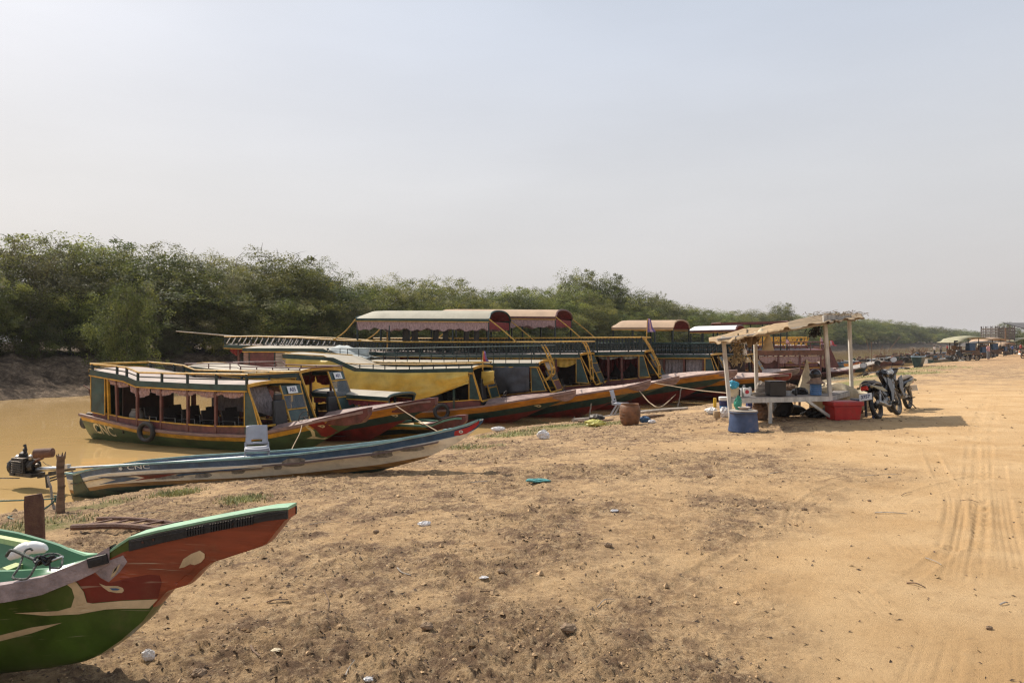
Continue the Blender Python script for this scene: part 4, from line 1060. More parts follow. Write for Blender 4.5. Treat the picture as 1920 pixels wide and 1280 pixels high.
b, RP = decker('double deck boat with pale green barrel canopy and lattice rail round its stern', (1271, 709), 32, 17, 420, 1.6,
    [(420,765),(900,757),(1130,737),(1219,719)], [(420,646),(480,648),(560,651),(700,660),(850,664),(1087,664)],
    [(420,631),(480,630),(560,633),(640,638),(760,641),(900,641),(1012,641),(1089,640)], [421,446,470,494,520,560,600,640,690,740,790,848,900,950,1000,1050,1085], M_mustard,
    (667, 917, 597, 598, .42, 1.6, M_grayroof, M_teal, [669,713,729,848,915], M_pink),
    [(1089,639),(1096,646),(1103,665),(1106,690),(1108,712)], ((1088,668), (1113,722), 1.5), [(440,738),(900,738),(1103,722)], [(1080,672),(1088,671),(1104,718),(1080,717)], posts=[440,500,560,640,720,800,880,960,1040])
B6 = b; W6 = b.B-.03
b.balusters(424, 560, M_white, lambda x: interp(x, b.rp)+.05, lambda x: interp(x, RP)-.02, W6, .30, .24, .035, name='lattice')
b.balusters(430, 566, M_dk, lambda x: interp(x, b.rp)+.05, lambda x: interp(x, RP)-.02, W6, .30, -.24, .03, name='lattice')
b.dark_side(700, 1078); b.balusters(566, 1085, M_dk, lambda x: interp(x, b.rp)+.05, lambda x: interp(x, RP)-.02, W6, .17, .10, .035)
b.brace([(667,598),(625,637)], 1.6); b.brace([(917,598),(967,640)], 1.6, bulge=-.02)
b.cloth(1030, 1078, lambda x: interp(x, b.rp)-.2, .3, M_tarpY, 1.35, n=1, seed=2)
b.cloth(700, 1020, lambda x: interp(x, b.rp)-.2, 1.2, M_redc, 1.2, n=4, seed=12, sides=(1,))
b.seats(700, 1060, 1.0, M_seat, .8, .5)
for i in range(6):   # chairs stacked on the upper deck
    x = b.loc(735+i*30, 640)[0]; z = interp(x, b.rp)+.06; mb = MB(); mb.box((x, .3-(i % 2)*.7, z+.42), (.5, .5, .1)); mb.box((x-.22, .3-(i % 2)*.7, z+.75), (.08, .5, .6)); mb.box((x, .3-(i % 2)*.7, z+.2), (.3, .3, .4)); mb.build('deck_seat', M_blackf, b.root)
mb = MB(); x = b.loc(697, 620)[0]; z = interp(x, b.rp); mb.beam((x-.25,-.4,z+1.35),(x+.3,-.4,z+.95), .6, .03); mb.build('solar_panel', M_lblue, b.root)
mb = MB(); mb.beam((x+.2,-.4,z+1.0),(x+.2,-.4,z+.05), .05); mb.build('panel_stand', M_mustard, b.root)
x = b.loc(421, 632)[0]
mb = MB(); mb.tube([(x+.3,-1.2,interp(x,RP)+.02),(x-2.9,-1.6,interp(x,RP)+.28)], [.04,.025], 6); mb.build('mooring_pole', M_gwood, b.root)
mb = MB(); R = [[(b.loc(424+i*2,650)[0], -1.3+.02*math.sin(i*2), interp(0,b.rp)-.2-.3*v*(1.2-abs(i-6)/8)) for v in (0,.5,1)] for i in range(13)]; mb.grid(R); mb.build('curtain', M_redc, b.root)

b, RP = decker('double deck boat with tan barrel canopy and pink valance, second from the stern railings', (1380, 697), 34.8, 18, 700, 1.7,
    [(700,755),(1000,745),(1219,718),(1300,705),(1350,699)], [(700,659),(900,660),(1116,660),(1208,659)],
    [(700,634),(900,634),(1116,633),(1202,632)], [800,850,900,950,1000,1050,1087,1120,1145,1178,1203], M_mustard,
    (805, 1042, 592, 594, .40, 1.7, M_tanroof, M_mwood, [808,870,920,979,1040], M_pink),
    [(1203,631),(1212,642),(1222,660),(1234,685),(1234,704)], ((1207,664), (1234,708), 1.45), [(760,728),(1000,725),(1219,708)], [(1198,665),(1206,665),(1218,706),(1198,706)], posts=[900,980,1040,1085,1140,1165,1196], stem=3.2)
B7 = b
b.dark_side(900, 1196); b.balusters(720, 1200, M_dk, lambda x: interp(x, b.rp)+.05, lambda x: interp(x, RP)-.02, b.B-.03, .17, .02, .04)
b.brace([(1042,594),(1090,634)], 1.7, bulge=-.02); b.brace([(805,592),(770,634)], 1.7)
b.cloth(1100, 1195, lambda x: interp(x, b.rp)-.2, .9, M_redc, 1.3, n=3, seed=15, sides=(1,))
b.cloth(1120, 1196, lambda x: interp(x, b.rp)-.18, .22, M_lblue, 1.42, n=2, seed=16)
b.seats(980, 1190, 1.0, M_dark, .8, .6)

b, RP = decker('double deck boat with plain tan canopy and dark turned balusters, left of the stall', (1482, 703), 37, 27, 1000, 1.75,
    [(1000,745),(1200,728),(1332,714),(1400,709),(1450,705)], [(1000,665),(1200,665),(1332,665)],
    [(1000,643),(1200,643),(1332,643)], [1010,1060,1110,1149,1185,1228,1263,1300,1330], M_teal,
    (1147, 1262, 614, 614, .42, 1.75, M_tanroof, M_tanroof, [1149,1185,1227,1261], None),
    None, ((1334,669), (1350,706), 1.5), [(1050,713),(1200,711),(1340,704)], [(1322,671),(1333,671),(1342,702),(1322,701)], posts=[1060,1120,1185,1245,1282,1318], rub=0)
B8 = b
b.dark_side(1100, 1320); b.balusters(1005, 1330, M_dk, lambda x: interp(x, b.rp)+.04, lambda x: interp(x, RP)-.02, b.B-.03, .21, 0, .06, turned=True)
b.cloth(1232, 1282, lambda x: interp(x, b.rp)-.25, .9, M_greyc, 1.5, n=2, seed=20, bottom=lambda x, t: .95); b.cloth(1284, 1318, lambda x: interp(x, b.rp)-.25, .8, M_greyc, 1.5, n=1, seed=22, bottom=lambda x, t: .85)
b.posts([1319], M_yel, .08)
b.ladder([(1352,664),(1362,680),(1370,700),(1374,712)], y0=-1.2, rungs=4, w=.4, m=M_rust)

b, RP = decker('double deck boat with white canopy roof, seen behind the front post of the stall', (1497, 693), 41.5, 25, 1130, 1.75,
    [(1130,730),(1300,718),(1400,706),(1460,698)], [(1130,665),(1300,665),(1400,665)],
    [(1130,644),(1300,645),(1398,646)], [1300,1330,1360,1396], M_teal,
    (1290, 1380, 620, 618, .28, 1.7, M_white, M_maroon, [1295,1318,1345,1378], None),
    None, ((1402,668), (1425,702), 1.5), [(1160,706),(1300,704),(1405,700)], None, posts=[1200,1260,1300,1350,1395])
B9 = b
b.balusters(1200, 1396, M_dk, lambda x: interp(x, b.rp)+.04, lambda x: interp(x, RP)-.02, b.B-.03, .2, 0, .06, turned=True)
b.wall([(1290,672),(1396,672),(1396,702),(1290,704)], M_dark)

b = B10 = Boat('double_deck_boat', 'dark maroon double deck boat with bare roof frame, behind the posts of the stall', 'tour boat', (1600, 694), 52, 4, 1330, 1.8)
b.setup([(1330,712),(1450,706),(1550,698)], stem=3.2); b.hull([.05, .34, .8], [M_maroon, M_maroon, M_dark, M_dark]); b.rail_cap(M_maroon, .1, .08)
b.coaming([(1340,695),(1540,690)], M_maroon); b.deck(b.loc(1560, 694)[0], M_deck); b.beak(M_maroon, 1.2)
b.roof([(1335,657),(1450,657),(1545,656)], M_maroon, fasc=mat('brown_board', (.14, .055, .03), .6, .3, 4, .3, 30), trim=M_maroon, fh=.3, name='upper_deck')
b.posts([1345,1370,1420,1460,1500,1540], M_maroon, .1)
b.railing([(1335,643),(1545,641)], [1360,1400,1440,1480,1520,1543], m=M_maroon, m2=M_maroon, r=.03)
b.wall([(1545,650),(1556,650),(1574,688),(1545,690)], M_maroon); b.front((1557,650), (1574,692), 1.7, um=0, m=M_maroon, win=(.3,.6), curtain=False, trim=M_maroon)
b.cloth(1425, 1540, lambda x: interp(x, b.rp)-.4, .5, M_pink, 1.7, n=4, seed=30)
b.wall([(1425,672),(1463,672),(1463,695),(1425,695)], M_maroon, y=1.5)
b.flatend = 1
b.canopy(1352, 1478, 605, 602, .02, 1.7, M_maroon, M_maroon, [1355,1387,1430,1464,1476], lambda x: interp(x, b.rp), trim=M_maroon, under=M_maroon)
for k in range(9):
    pass
b = B11 = Boat('double_deck_boat', 'far tour boat with ornate yellow roof rail, beyond the maroon boat', 'tour boat', (1570, 682), 62, 4, 1400, 1.6)
b.setup([(1400,695),(1500,690),(1550,684)], stem=2.6); b.hull([.05, .34, .8], [M_maroon, M_orange, M_teal, M_red]); b.deck(b.loc(1540, 684)[0], M_deck)
b.coaming([(1410,682),(1535,680)], M_maroon); b.roof([(1410,648),(1515,648)], M_creamP, trim=M_maroon, fasc=M_maroon); b.posts([1412,1440,1470,1500,1514], M_maroon, .1)
b.railing([(1425,633),(1513,632)], [1425,1447,1469,1491,1512], m=M_yel, m2=M_yel, r=.05, pw=.1)
RP = b.prof([(1425,633),(1513,632)])
b.balusters(1427, 1510, M_yel, lambda x: interp(x, b.rp)+.04, lambda x: interp(x, RP)-.02, b.B-.03, .34, .3, .07, name='lattice'); b.balusters(1433, 1512, M_yel, lambda x: interp(x, b.rp)+.04, lambda x: interp(x, RP)-.02, b.B-.03, .34, -.3, .07, name='lattice')
# ---------------------------------------------------------------- foreground boat with the long flat prow
M_fgreen = mat('olive_green_gloss_paint', (.06, .10, .014), .3, .28, 2.5, .06, 18, dirt=.3, dscale=4, spec=.5, scr=.35)
M_fred = mat('brick_red_gloss_paint', (.25, .05, .02), .34, .25, 3, .08, 20, dirt=.35, dscale=6, stretch=(.5,1,3), scr=.6)
M_fred2 = mat('oxblood_gloss_red', (.16, .018, .012), .32, .18, 3, .06, 20, dirt=.2, dscale=7, scr=.4)
M_fcream = mat('cream_gloss_paint', (.58, .42, .24), .4, .12, 6, .06, 20, dirt=.4, dscale=9, scr=.2)
M_lilac = mat('worn_pinkish_grey_rim', (.33, .255, .245), .75, .22, 9, .45, 45, dirt=.35, dscale=6)
M_ingreen = mat('pale_green_gloss_paint', (.075, .21, .10), .32, .16, 3, .08, 20, dirt=.1, stretch=(.4,1,2))
M_topgreen = mat('faded_green_rim_paint', (.24, .42, .26), .5, .14, 5, .15, 30, dirt=.25, dscale=6)
M_blue = mat('blue_paint', (.03, .09, .19), .4, .25, 4, .12, 30, dirt=.3, dscale=4)
M_bluein = mat('blue_floor_paint', (.035, .085, .17), .5, .3, 3, .15, 30, dirt=.3)
class Prow(Boat):
    def hb(s, x):
        return float(np.interp(s.L-x, [-.1, 0, .5, .92, 1.12, 1.35, 1.65, 2.0, 2.5, 3.3, 5, s.L], [.045, .05, .06, .075, .13, .25, .40, .55, .68, .76, .74, .55]))
b = FB = Prow('wooden_boat', 'foreground boat with green hull and long flat red prow with a cream eye', 'boat', (547, 951), 4.0, 7, -1260, .7, zref=-.16)
b.stem = 1
g = []
for p in [(-400,1130),(0,1108),(78,1094),(117,1078),(166,1060),(200,1040),(240,1012)]:
    y = -.6
    for _ in range(6): q = b.loc(p[0], p[1], y); y = -b.hb(q[0])
    g.append(q)
g += [b.loc(px, py, -.06) for px, py in ((300,997),(400,977),(500,959))]
b.gun = [(-.5, g[0][1]+.05), (b.L*.3, g[0][1]-.02)]+g+[(b.L, b.zt)]
kp = [b.loc(px, py, 0) for px, py in ((100,1250),(160,1238),(200,1222),(240,1195),(280,1160),(302,1130),(325,1103),(362,1092),(385,1066),(405,1051),(470,1030),(505,1018),(541,972))]
b.keel = [(-1, .0), (kp[0][0]-1.2, -.01), (kp[0][0]-.4, .0)]+kp+[(b.L, b.zt-.05)]
def prow_hull(b):
    N = 150; R = []; xs = list(np.linspace(0, b.L-2.6, 26))+list(np.linspace(b.L-2.56, b.L, N))
    for x in xs:
        gzz = b.gz(x); kz = min(interp(x, b.keel), gzz-.03); hb = b.hb(x); d = b.L-x; row = []
        p_ = float(np.interp(d, [0, .9, 1.1, 1.5, 2.5], [.05, .06, .35, .75, .55])); bot = float(np.interp(d, [0, .9, 1.15, 1.6], [.03, .03, .02, .01]))
        for t in (1, .94, .86, .76, .66, .56, .46, .36, .27, .19, .12, .06, .02, 0):
            row.append((x, bot+(hb-bot)*t**p_ if t > 0 else bot*.6, lerp(kz, gzz, t)))
        R.append(row)
    mb = MB(); m = len(R[0]); n = len(R); xr = b.loc(299, 1105, 0)[0]
    full = [[(p[0], -p[1], p[2]) for p in r]+[(p[0], p[1], p[2]) for p in reversed(r)] for r in R]
    mb.grid(full)
    for r in (full[0], full[-1]):
        k = len(mb.v); mb.v += r
        for j in range(m-1): mb.f.append((k+j, k+j+1, k+2*m-2-j, k+2*m-1-j)); mb.m.append(0)
    for i_, f_ in enumerate(mb.f):
        if min(mb.v[j_][0] for j_ in f_) > xr: mb.m[i_] = 1
    o = mb.build('hull', [M_fgreen, M_fred], b.root, smooth=True)
    b.tree = BVHTree.FromPolygons([Vector(v) for v in mb.v], mb.f)
    # painted band along the foot of the hull is darker wet paint; inner lining
    for sg in (-1, 1):
        mb = MB(); R = []
        for x in np.linspace(.3, b.L-1.02, 60):
            h = b.hb(x); z = b.gz(x); k_ = min(1, max(0, (b.L-1.0-x)/.5)); R.append([(x, sg*max(.03, h-.035), z+.012), (x, sg*max(.02, h-.085), z+.075*k_+.012), (x, sg*max(.018, h-.11), z+.075*k_+.012), (x, sg*max(.014, (h-.12)*.90), z-.12), (x, sg*max(.01, (h-.14)*.60), z-.31)])
        mb.grid(R); mb.build('side_lining', M_ingreen, b.root, smooth=True)
        mb = MB(); R = []     # rim: thick worn timber
        for x in np.linspace(.3, b.L-.98, 70):
            h = b.hb(x); z = b.gz(x); st = .0 if b.L-x > 1.62 else .03
            R.append([(x, sg*(h+.012), z-.028-st), (x, sg*(h+.012), z+.022+st*.4), (x, sg*max(.02, h-.045), z+.024+st*.4), (x, sg*max(.02, h-.045), z-.02)])
        mb.grid(R, closed=True); mb.build('gunwale', M_lilac if sg < 0 else M_topgreen, b.root)
    mb = MB(); mb.grid([[(x, -b.hb(x)*.55, b.gz(x)-.30), (x, 0, b.gz(x)-.31), (x, b.hb(x)*.55, b.gz(x)-.30)] for x in np.linspace(.3, b.L-1.1, 20)]); mb.build('floor', M_bluein, b.root)
    mb = MB(); R = []
    for x in np.linspace(b.L-1.05, b.L+.004, 20): w = b.hb(x)+.006; z = b.gz(x); R.append([(x, -w, z), (x, w, z), (x, w, z+.016), (x, -w, z+.016)])
    mb.grid(R, closed=True); k = len(mb.v); mb.v += R[-1]; mb.f.append((k, k+1, k+2, k+3)); mb.m.append(0); mb.build('prow_top', M_topgreen, b.root, bevel=.003)
prow_hull(b)
# rubber strip along the prow, ribbed in the middle
for sg in (-1, 1):
    mb = MB(); R = []
    for x in np.linspace(b.L-.88, b.L+.003, 24): w = b.hb(x); z = b.gz(x); h_ = lerp(.062, .045, (x-b.L+.99)); R.append([(x, sg*w, z-.001), (x, sg*(w+.014), z-.004), (x, sg*(w+.014), z-h_), (x, sg*w, z-h_-.003)])
    mb.grid(R, closed=True); k = len(mb.v); mb.v += R[-1]+R[0]; mb.f += [(k, k+1, k+2, k+3), (k+4, k+5, k+6, k+7)]; mb.m += [0, 0]
    for i in range(26):
        x = b.L-.55+i*.0145
        if i in (7, 8, 18): continue
        w = b.hb(x); z = b.gz(x); mb.box((x, sg*(w+.017), z-.030), (.0075, .012, .042))
    mb.beam((b.L-.87, sg*(b.hb(b.L-.87)+.016), b.gz(b.L-.87)-.012), (b.L, sg*(b.hb(b.L)+.016), b.gz(b.L)-.012), .004, .005)
    s_ = mb.build('rubber_strip', M_black, b.root)
    for xx in (.50, .74, .80, .30):
        w = b.hb(b.L-xx); mb = MB(); mb.lathe([(.0001, .004), (.006, .003), (.007, 0)], (b.L-xx, sg*(w+.018), b.gz(b.L-xx)-.03), 10, axis='Y'); mb.build('nail_head', M_rust, s_)
def D(poly, m, name, off): b.decal(poly, m, name, off=off)
D([(232,1034),(300,1016),(400,996),(500,976),(543,966),(512,1014),(470,1029),(403,1050),(364,1089),(316,1100),(297,1121),(165,1130),(160,1110),(150,1092),(128,1080),(166,1068),(200,1050)], M_fred, 'red_paint', .003)
D([(130,1080),(165,1069),(205,1092),(245,1082),(280,1076),(300,1078),(304,1090),(297,1120),(165,1130),(160,1110),(148,1092)], M_fred2, 'dark_red_patch', .0045)  # darker red over the lower part of the red area
D([(105,1083),(125,1081),(145,1091),(158,1108),(164,1128),(175,1130),(230,1125),(297,1122),(281,1139),(200,1141),(150,1150),(90,1153),(28,1148),(110,1144),(135,1137),(141,1118),(136,1102),(120,1089)], M_fcream, 'cream_band', .006)
D([(-40,1196),(0,1190),(60,1175),(118,1166),(60,1186),(0,1201),(-40,1207)], M_fcream, 'cream_spike', .004)
D([(187,1092),(200,1097),(222,1097),(232,1101),(234,1106),(230,1110),(220,1110),(205,1107),(195,1100)], M_fcream, 'painted_eye', .007)
D([(207,1101),(220,1101),(227,1103),(223,1105),(213,1105)], M_blue, 'pupil', .009)
D([(337,1064),(345,1047),(360,1037),(376,1031),(385,1037),(385,1045),(378,1053),(366,1058),(358,1056),(347,1062)], M_fcream, 'leaf_mark', .007)
D([(172,1064),(205,1050),(232,1040),(240,1052),(225,1072),(205,1090),(190,1082)], M_lilac, 'worn_patch', .0055)
b.decal([(209,1082),(214,1066),(228,1055),(224,1065),(216,1078)], M_fcream, 'chipped_hole', off=.008); b.decal([(213,1074),(217,1065),(223,1059),(220,1067)], M_blackf, 'hole', off=.0095)
def fbp(px, py, y): s_, z_ = b.loc(px, py, y); return (s_, y, z_)
x0 = b.loc(166, 1045, -.2)[0]; mb = MB(); w = b.hb(x0); sl_ = math.atan2(b.hb(x0+.1)-b.hb(x0-.1), .2)
mb.box((x0, -w-.022, b.gz(x0)-.005), (.10, .022, .052), (0, -.22, -sl_)); mb.box((x0, -w-.034, b.gz(x0)-.005), (.065, .006, .03), (0, -.22, -sl_)); mb.build('rubber_pad', M_black, b.root, bevel=.004)
mb = MB(); xs_ = b.loc(0, 1015, .1)[0]; mb.beam((xs_-.1, -.35, .50), (xs_-.1, .62, .50), .07, .035); mb.beam(fbp(-40,1002,.45), fbp(70,1024,-.05), .045, .03); mb.build('thwart', mat('yellow_green_beam', (.42,.47,.2), .5, .15, 5, .2, 30, dirt=.2), b.root)
mb = MB(); R = []
pth = smooth_line([fbp(14,1042,-.22), fbp(35,1034,-.2), fbp(60,1026,-.18), fbp(86,1026,-.16)], 5)
rgw = random.Random(4); mb.tube([p+Vector((0, 0, rgw.uniform(-.004, .004))) for p in pth], [.012+.022*math.sin(i/len(pth)*PI)**.4+rgw.uniform(-.003, .003) for i in range(len(pth))], 10); mb.build('cloth_roll', M_white, b.root, smooth=True)
mb = MB()
mb.tube(smooth_line([fbp(12,1042,-.50), fbp(22,1031,-.52), fbp(45,1040,-.54), fbp(68,1050,-.56), fbp(76,1052,-.57)], 8), .0075, 8)
mb.tube(smooth_line([fbp(72,1050,-.57), fbp(64,1066,-.6), fbp(52,1083,-.62), fbp(34,1085,-.63), fbp(24,1081,-.62), fbp(36,1062,-.58), fbp(46,1034,-.52), fbp(56,1028,-.5), fbp(61,1031,-.5)], 8), .0055, 8)
mb.tube(smooth_line([fbp(74,1047,-.57), fbp(90,1038,-.55), fbp(112,1040,-.55), fbp(117,1052,-.57), fbp(112,1064,-.6), fbp(96,1064,-.6)], 8), .0055, 8)
mb.build('rope_loop', mat('grey_green_braided_rope', (.13,.14,.12), .7, .4, 90, .8, 160), b.root, smooth=True)
mb = MB(); rr = random.Random(2)
for i in range(10): c = fbp(70+i*3.2, 1048+3*math.sin(i*1.3)+(i % 3)*2, -.575); mb.tube([Vector(c)+Vector((.014*math.cos(t), .012*math.sin(t), .013*math.sin(t+i))) for t in np.linspace(0, 6.28, 9)[:-1]], .006, 6, closed=True)
mb.tube([fbp(93,1055,-.58), fbp(94,1070,-.60)], .004, 6); mb.build('rope_knot', M_blackf, b.root, smooth=True)
mb = MB(); mb.tube([fbp(98,1050,-.58), fbp(118,1043,-.58)], .006, 8); mb.build('peg', M_chrome, b.root)
for px, py in ((118,1082),(97,1090)):
    mb = MB(); c = fbp(px, py, -b.hb(b.loc(px, py, -.5)[0])-.01); mb.lathe([(.0, -.006), (.008, -.004), (.008, .01)], c, 10, axis='Y'); mb.build('bolt', M_black, b.root)

# ---------------------------------------------------------------- long white and blue boat drawn up on the bank
def longboat():
    P0 = gp(150, 934); P1 = gp(700, 888); d = (P1-P0); kx = (905-960)/F
    t = (kx*P0.y-P0.x)/(d.x-kx*d.y); Bp = P0+d*t; ang = -math.degrees(math.atan2(d.y, d.x)); B = .46
    nrm = Vector((math.sin(math.radians(ang)), math.cos(math.radians(ang)))); Bp = Vector((Bp.x+nrm.x*.28, Bp.y+nrm.y*.28, 0))
    b = Boat('longtail_boat', 'long white and blue wooden boat with faded stripes drawn up on the bank', 'boat', (905, 785), Bp.y, ang, 150, B, zref=min(P0.z, P1.z)+.04)
    b.hb = lambda x: B*float(np.interp(x/b.L, [-.05, 0, .05, .3, .6, .8, .9, .96, 1], [.60, .64, .72, 1, .98, .66, .36, .18, .06]))
    b.stem = 1.4; g = []
    for p in [(140,889),(160,882),(200,875),(280,869),(450,860),(560,851),(700,834),(800,815),(850,804),(880,795)]:
        y = -.4
        for _ in range(5): q = b.loc(p[0], p[1], y); y = -b.hb(q[0])
        g.append(q)
    b.gun = [(-.3, g[0][1])]+g+[(b.L, b.zt)]
    kp = [b.loc(px, py, -.12) for px, py in ((125,937),(250,931),(420,918),(560,903),(700,886),(790,861),(850,832),(880,812))]
    b.keel = [(-1, kp[0][1])]+kp+[(b.L, b.zt-.05)]
    cream = mat('peeling_cream_paint', (.78, .70, .55), .6, .14, 3, .25, 30, dirt=.35, stretch=(.6,1,2), dscale=5)
    och = mat('worn_ochre_band', (.36, .19, .06), .6, .4, 5, .25, 30, dirt=.5, stretch=(.25,1,3)); dg = mat('dark_green_bottom', (.02, .05, .035), .5, .3, 4, .2, 30, dirt=.3)
    wl = mat('white_line_paint', (.66, .70, .72), .5, .1, 5, .1, 30, dirt=.3); gr = mat('grey_filler_patch', (.27, .25, .22), .85, .3, 12, .5, 60)
    b.hull([.015, .115, .13, .33, .40], [wl, M_blue, wl, cream, och, dg], n=90, pw=.30)
    b.rail_cap(mat('pale_teal_rim', (.20, .36, .36), .5, .2, 5, .2, 30, dirt=.3), .05, .03)
    b.deck(b.loc(800, 815)[0], mat('pale_teal_rim', ()), .01); b.deck(b.loc(470, 860)[0]+.2, M_rub, .16, x1=b.loc(800, 815)[0], name='inner_boards'); b.deck(.1, M_wood, .2, x1=b.loc(470, 860)[0]+.2, name='inner_boards')
    b.decal([(137,891),(127,936),(175,927),(150,889)], dg, 'stern_patch', off=.008)
    for poly, m in (([(183,894),(225,892),(262,896),(235,902),(185,908),(218,899)], M_blue), ([(248,890),(285,888),(332,888),(300,895),(250,901),(272,895)], M_red), ([(330,889),(380,883),(490,874),(420,883),(365,889),(335,892)], M_blue)):
        b.decal(poly, m, 'arrow_mark', off=.008)
    for i, (x0, x1, y, h) in enumerate(((292,345,894,3.5),(366,397,891,4),(434,460,883.5,4.5),(514,529,876,4),(530,573,866.5,8),(696,737,851,7),(752,796,841,4.5))):
        P = [((x0+x1)/2+(x1-x0)/2*(abs(math.cos(t))**.6)*(1 if math.cos(t) > 0 else -1)*(1+.08*math.sin(t*5+i)), y-(x0+x1)/2*0-(math.cos(t))*(x1-x0)/2*.09+h*(abs(math.sin(t))**.7)*(1 if math.sin(t) > 0 else -1)) for t in np.linspace(0, 2*PI, 20)[:-1]]
        b.decal(P, gr, 'repair_patch', off=.007)
    b.decal([(853,808),(880,800),(899,788),(904,787),(893,800),(876,812),(862,816),(852,816)], mat('bright_red_paint', (.42,.02,.03), .4, .2, 5, .1, 30, dirt=.2), 'red_tip', off=.008)
    b.decal([(865+4*math.cos(t), 809+3*math.sin(t)) for t in np.linspace(0, 2*PI, 13)[:-1]], wl, 'painted_eye', off=.012); b.decal([(865+1.6*math.cos(t), 809+1.2*math.sin(t)) for t in np.linspace(0, 2*PI, 9)[:-1]], M_red, 'pupil', off=.016)
    b.text('CNC', 234, 877, 279, 874, wl, 'hull_lettering', .01, size_py=7.5)
    b.decal([(227+3.5*math.cos(t)*(1+.3*math.cos(5*t)), 878+3*math.sin(t)*(1+.3*math.cos(5*t))) for t in np.linspace(0, 2*PI, 21)[:-1]], wl, 'flower_mark', off=.012)
    def q(px, py, y=0.0): s_, z_ = b.loc(px, py, y); return Vector((s_, y, z_))
    # motor with its long shaft laid along the boat
    mb = MB(); c = q(50, 872); mb.box(c+Vector((-.02,0,.02)), (.36, .38, .30), taper=.9); mb.box(c+Vector((-.22,0,-.02)), (.14, .34, .36), taper=.8); mb.box(c+Vector((.05,0,-.17)), (.62, .30, .08))
    mb.lathe([(.02,-.06),(.17,-.05),(.19,0),(.17,.05),(.05,.06)], c+Vector((-.33, 0, -.04)), 18, axis='X'); mb.lathe([(.03,-.2),(.14,-.16),(.14,.02),(.1,.05)], c+Vector((.24,0,.0)), 14, axis='X')
    for k in range(6): mb.box(c+Vector((-.02, -.20, -.12+k*.045)), (.30, .03, .014))
    eng = mb.build('engine', M_steel, b.root, bevel=.012)
    for (cx, cy, r_, m_) in ((44,853,.085,M_black),(34,858,.07,M_alu),(58,857,.06,M_alu),(47,843,.045,M_black),(28,866,.06,M_alu),(62,865,.05,M_rust),(40,872,.07,M_alu),(70,872,.05,M_steel)):
        mb = MB(); mb.lathe([(.001, -r_), (r_*.7, -r_*.8), (r_, -r_*.2), (r_*.9, r_*.5), (r_*.4, r_*.9), (.001, r_)], q(cx, cy, -.12+(cx % 3)*.06), 10); mb.build('engine_casing', m_, eng, smooth=True)
    mb = MB(); mb.tube([q(48, 848), q(48, 838), q(46, 834)], [.03,.022,.035], 8); mb.build('air_filter', M_black, eng)
    mb = MB(); a, e = q(65, 850, -.16), q(101, 848, .0); mb.tube([a, lerp(a, e, .02), lerp(a, e, .5), lerp(a, e, .94), e], [.075,.095,.097,.092,.05], 16); mb.tube([a, a+(a-e).normalized()*.03], .03, 8); mb.tube([q(66,864), q(80,858)], .03, 6); mb.build('muffler', M_rust, eng, smooth=True)
    mb = MB(); mb.tube([q(70,880), q(95,878), q(130,877)], [.05,.045,.025], 8); mb.tube([q(128,877), q(300,868,-.1), q(470,856,-.22)], .022, 8); mb.box(q(127,874), (.09,.08,.08)); mb.build('drive_shaft', M_chrome, eng)
    mb = MB(); mb.beam(q(72,894), q(112,886), .05); mb.beam(q(92,897), q(136,884), .035); mb.beam(q(88,893), q(90,914), .05); mb.beam(q(92,886), q(140,879), .04); mb.beam(q(95,901), q(145,886), .03); mb.build('engine_bracket', M_steel, eng)
    mb = MB(); mb.tube([q(36,896,-.15), q(-60,896,-.25)], .012, 6); mb.tube([q(80,865), q(86,870), q(100,875)], .006, 5); mb.tube([q(18,874), q(13,868), q(22,864)], .01, 5); mb.build('tiller_rod', M_steel, eng)
    mb = MB(); mb.beam(b_q(b, 340, 866, .1), b_q(b, 620, 850, .1), .03); mb.build('inner_pole', M_gwood, b.root)
    return b
def b_q(b, px, py, y=0.0): s_, z_ = b.loc(px, py, y); return Vector((s_, y, z_))
_m = mat
def mat(name, col, *a, **k): return MATS[name] if name in MATS else _m(name, col, *a, **k)
LB = longboat()

def plastic_chair(loc, rz, label, sc=1.0, hgt=.62):
    r = empty('plastic_chair', loc, rz, label, 'chair'); r.scale = (sc,)*3
    sh = .33
    mb = MB(); R = []
    for i in range(9):
        v = i/8; row = []
        for j in range(9):
            u = -1+2*j/8; row.append((u*.19*(1-.06*v), -.03*(1-u*u)+.17+.09*v, sh+.04+v*.33+(.012*(1-u*u))))
        R.append(row)
    vs = [p for r_ in R for p in r_]; fs = []
    for i in range(8):
        for j in range(8):
            if i == 1 and 2 <= j <= 5: continue      # hand slot
            a = i*9+j; fs.append((a, a+1, a+10, a+9))
    mb.add(vs, fs); mb.build('backrest', M_chair, r, smooth=True, solid=.014)
    mb = MB(); mb.grid([[(u*.2*(1-.12*(v < .1)), -.2+.39*v, sh+.012*abs(u)**3+.01*math.sin(v*PI)*-1) for u in np.linspace(-1, 1, 9)] for v in np.linspace(0, 1, 8)]); mb.build('seat', M_chair, r, smooth=True, solid=.018)
    mb = MB(); mb.tube([(-.2,-.2,sh-.02),(.2,-.2,sh-.02),(.2,.18,sh-.02),(-.2,.18,sh-.02)], .018, 6, closed=True); mb.build('seat_rim', M_chair, r)
    for sx_ in (-1, 1):
        for sy in (-1, 1):
            mb = MB(); mb.beam((sx_*.19, sy*.04, sh-.01), (sx_*.21, sy*.23, 0), .045, .03, up=(1, 0, 0)); mb.build('leg', M_chair, r)
    for sx_ in (-1, 1):
        mb = MB(); mb.beam((sx_*.19, .16, sh-.03), (sx_*.19, .2, sh+.08), .035); mb.build('back_support', M_chair, r)
    return r
sxx, szz = LB.loc(482, 852, 0); wpt = LB.world(sxx, 0, LB.gz(sxx)-.20)
plastic_chair(wpt, .35, 'small grey plastic chair standing in the long white and blue boat', .98)
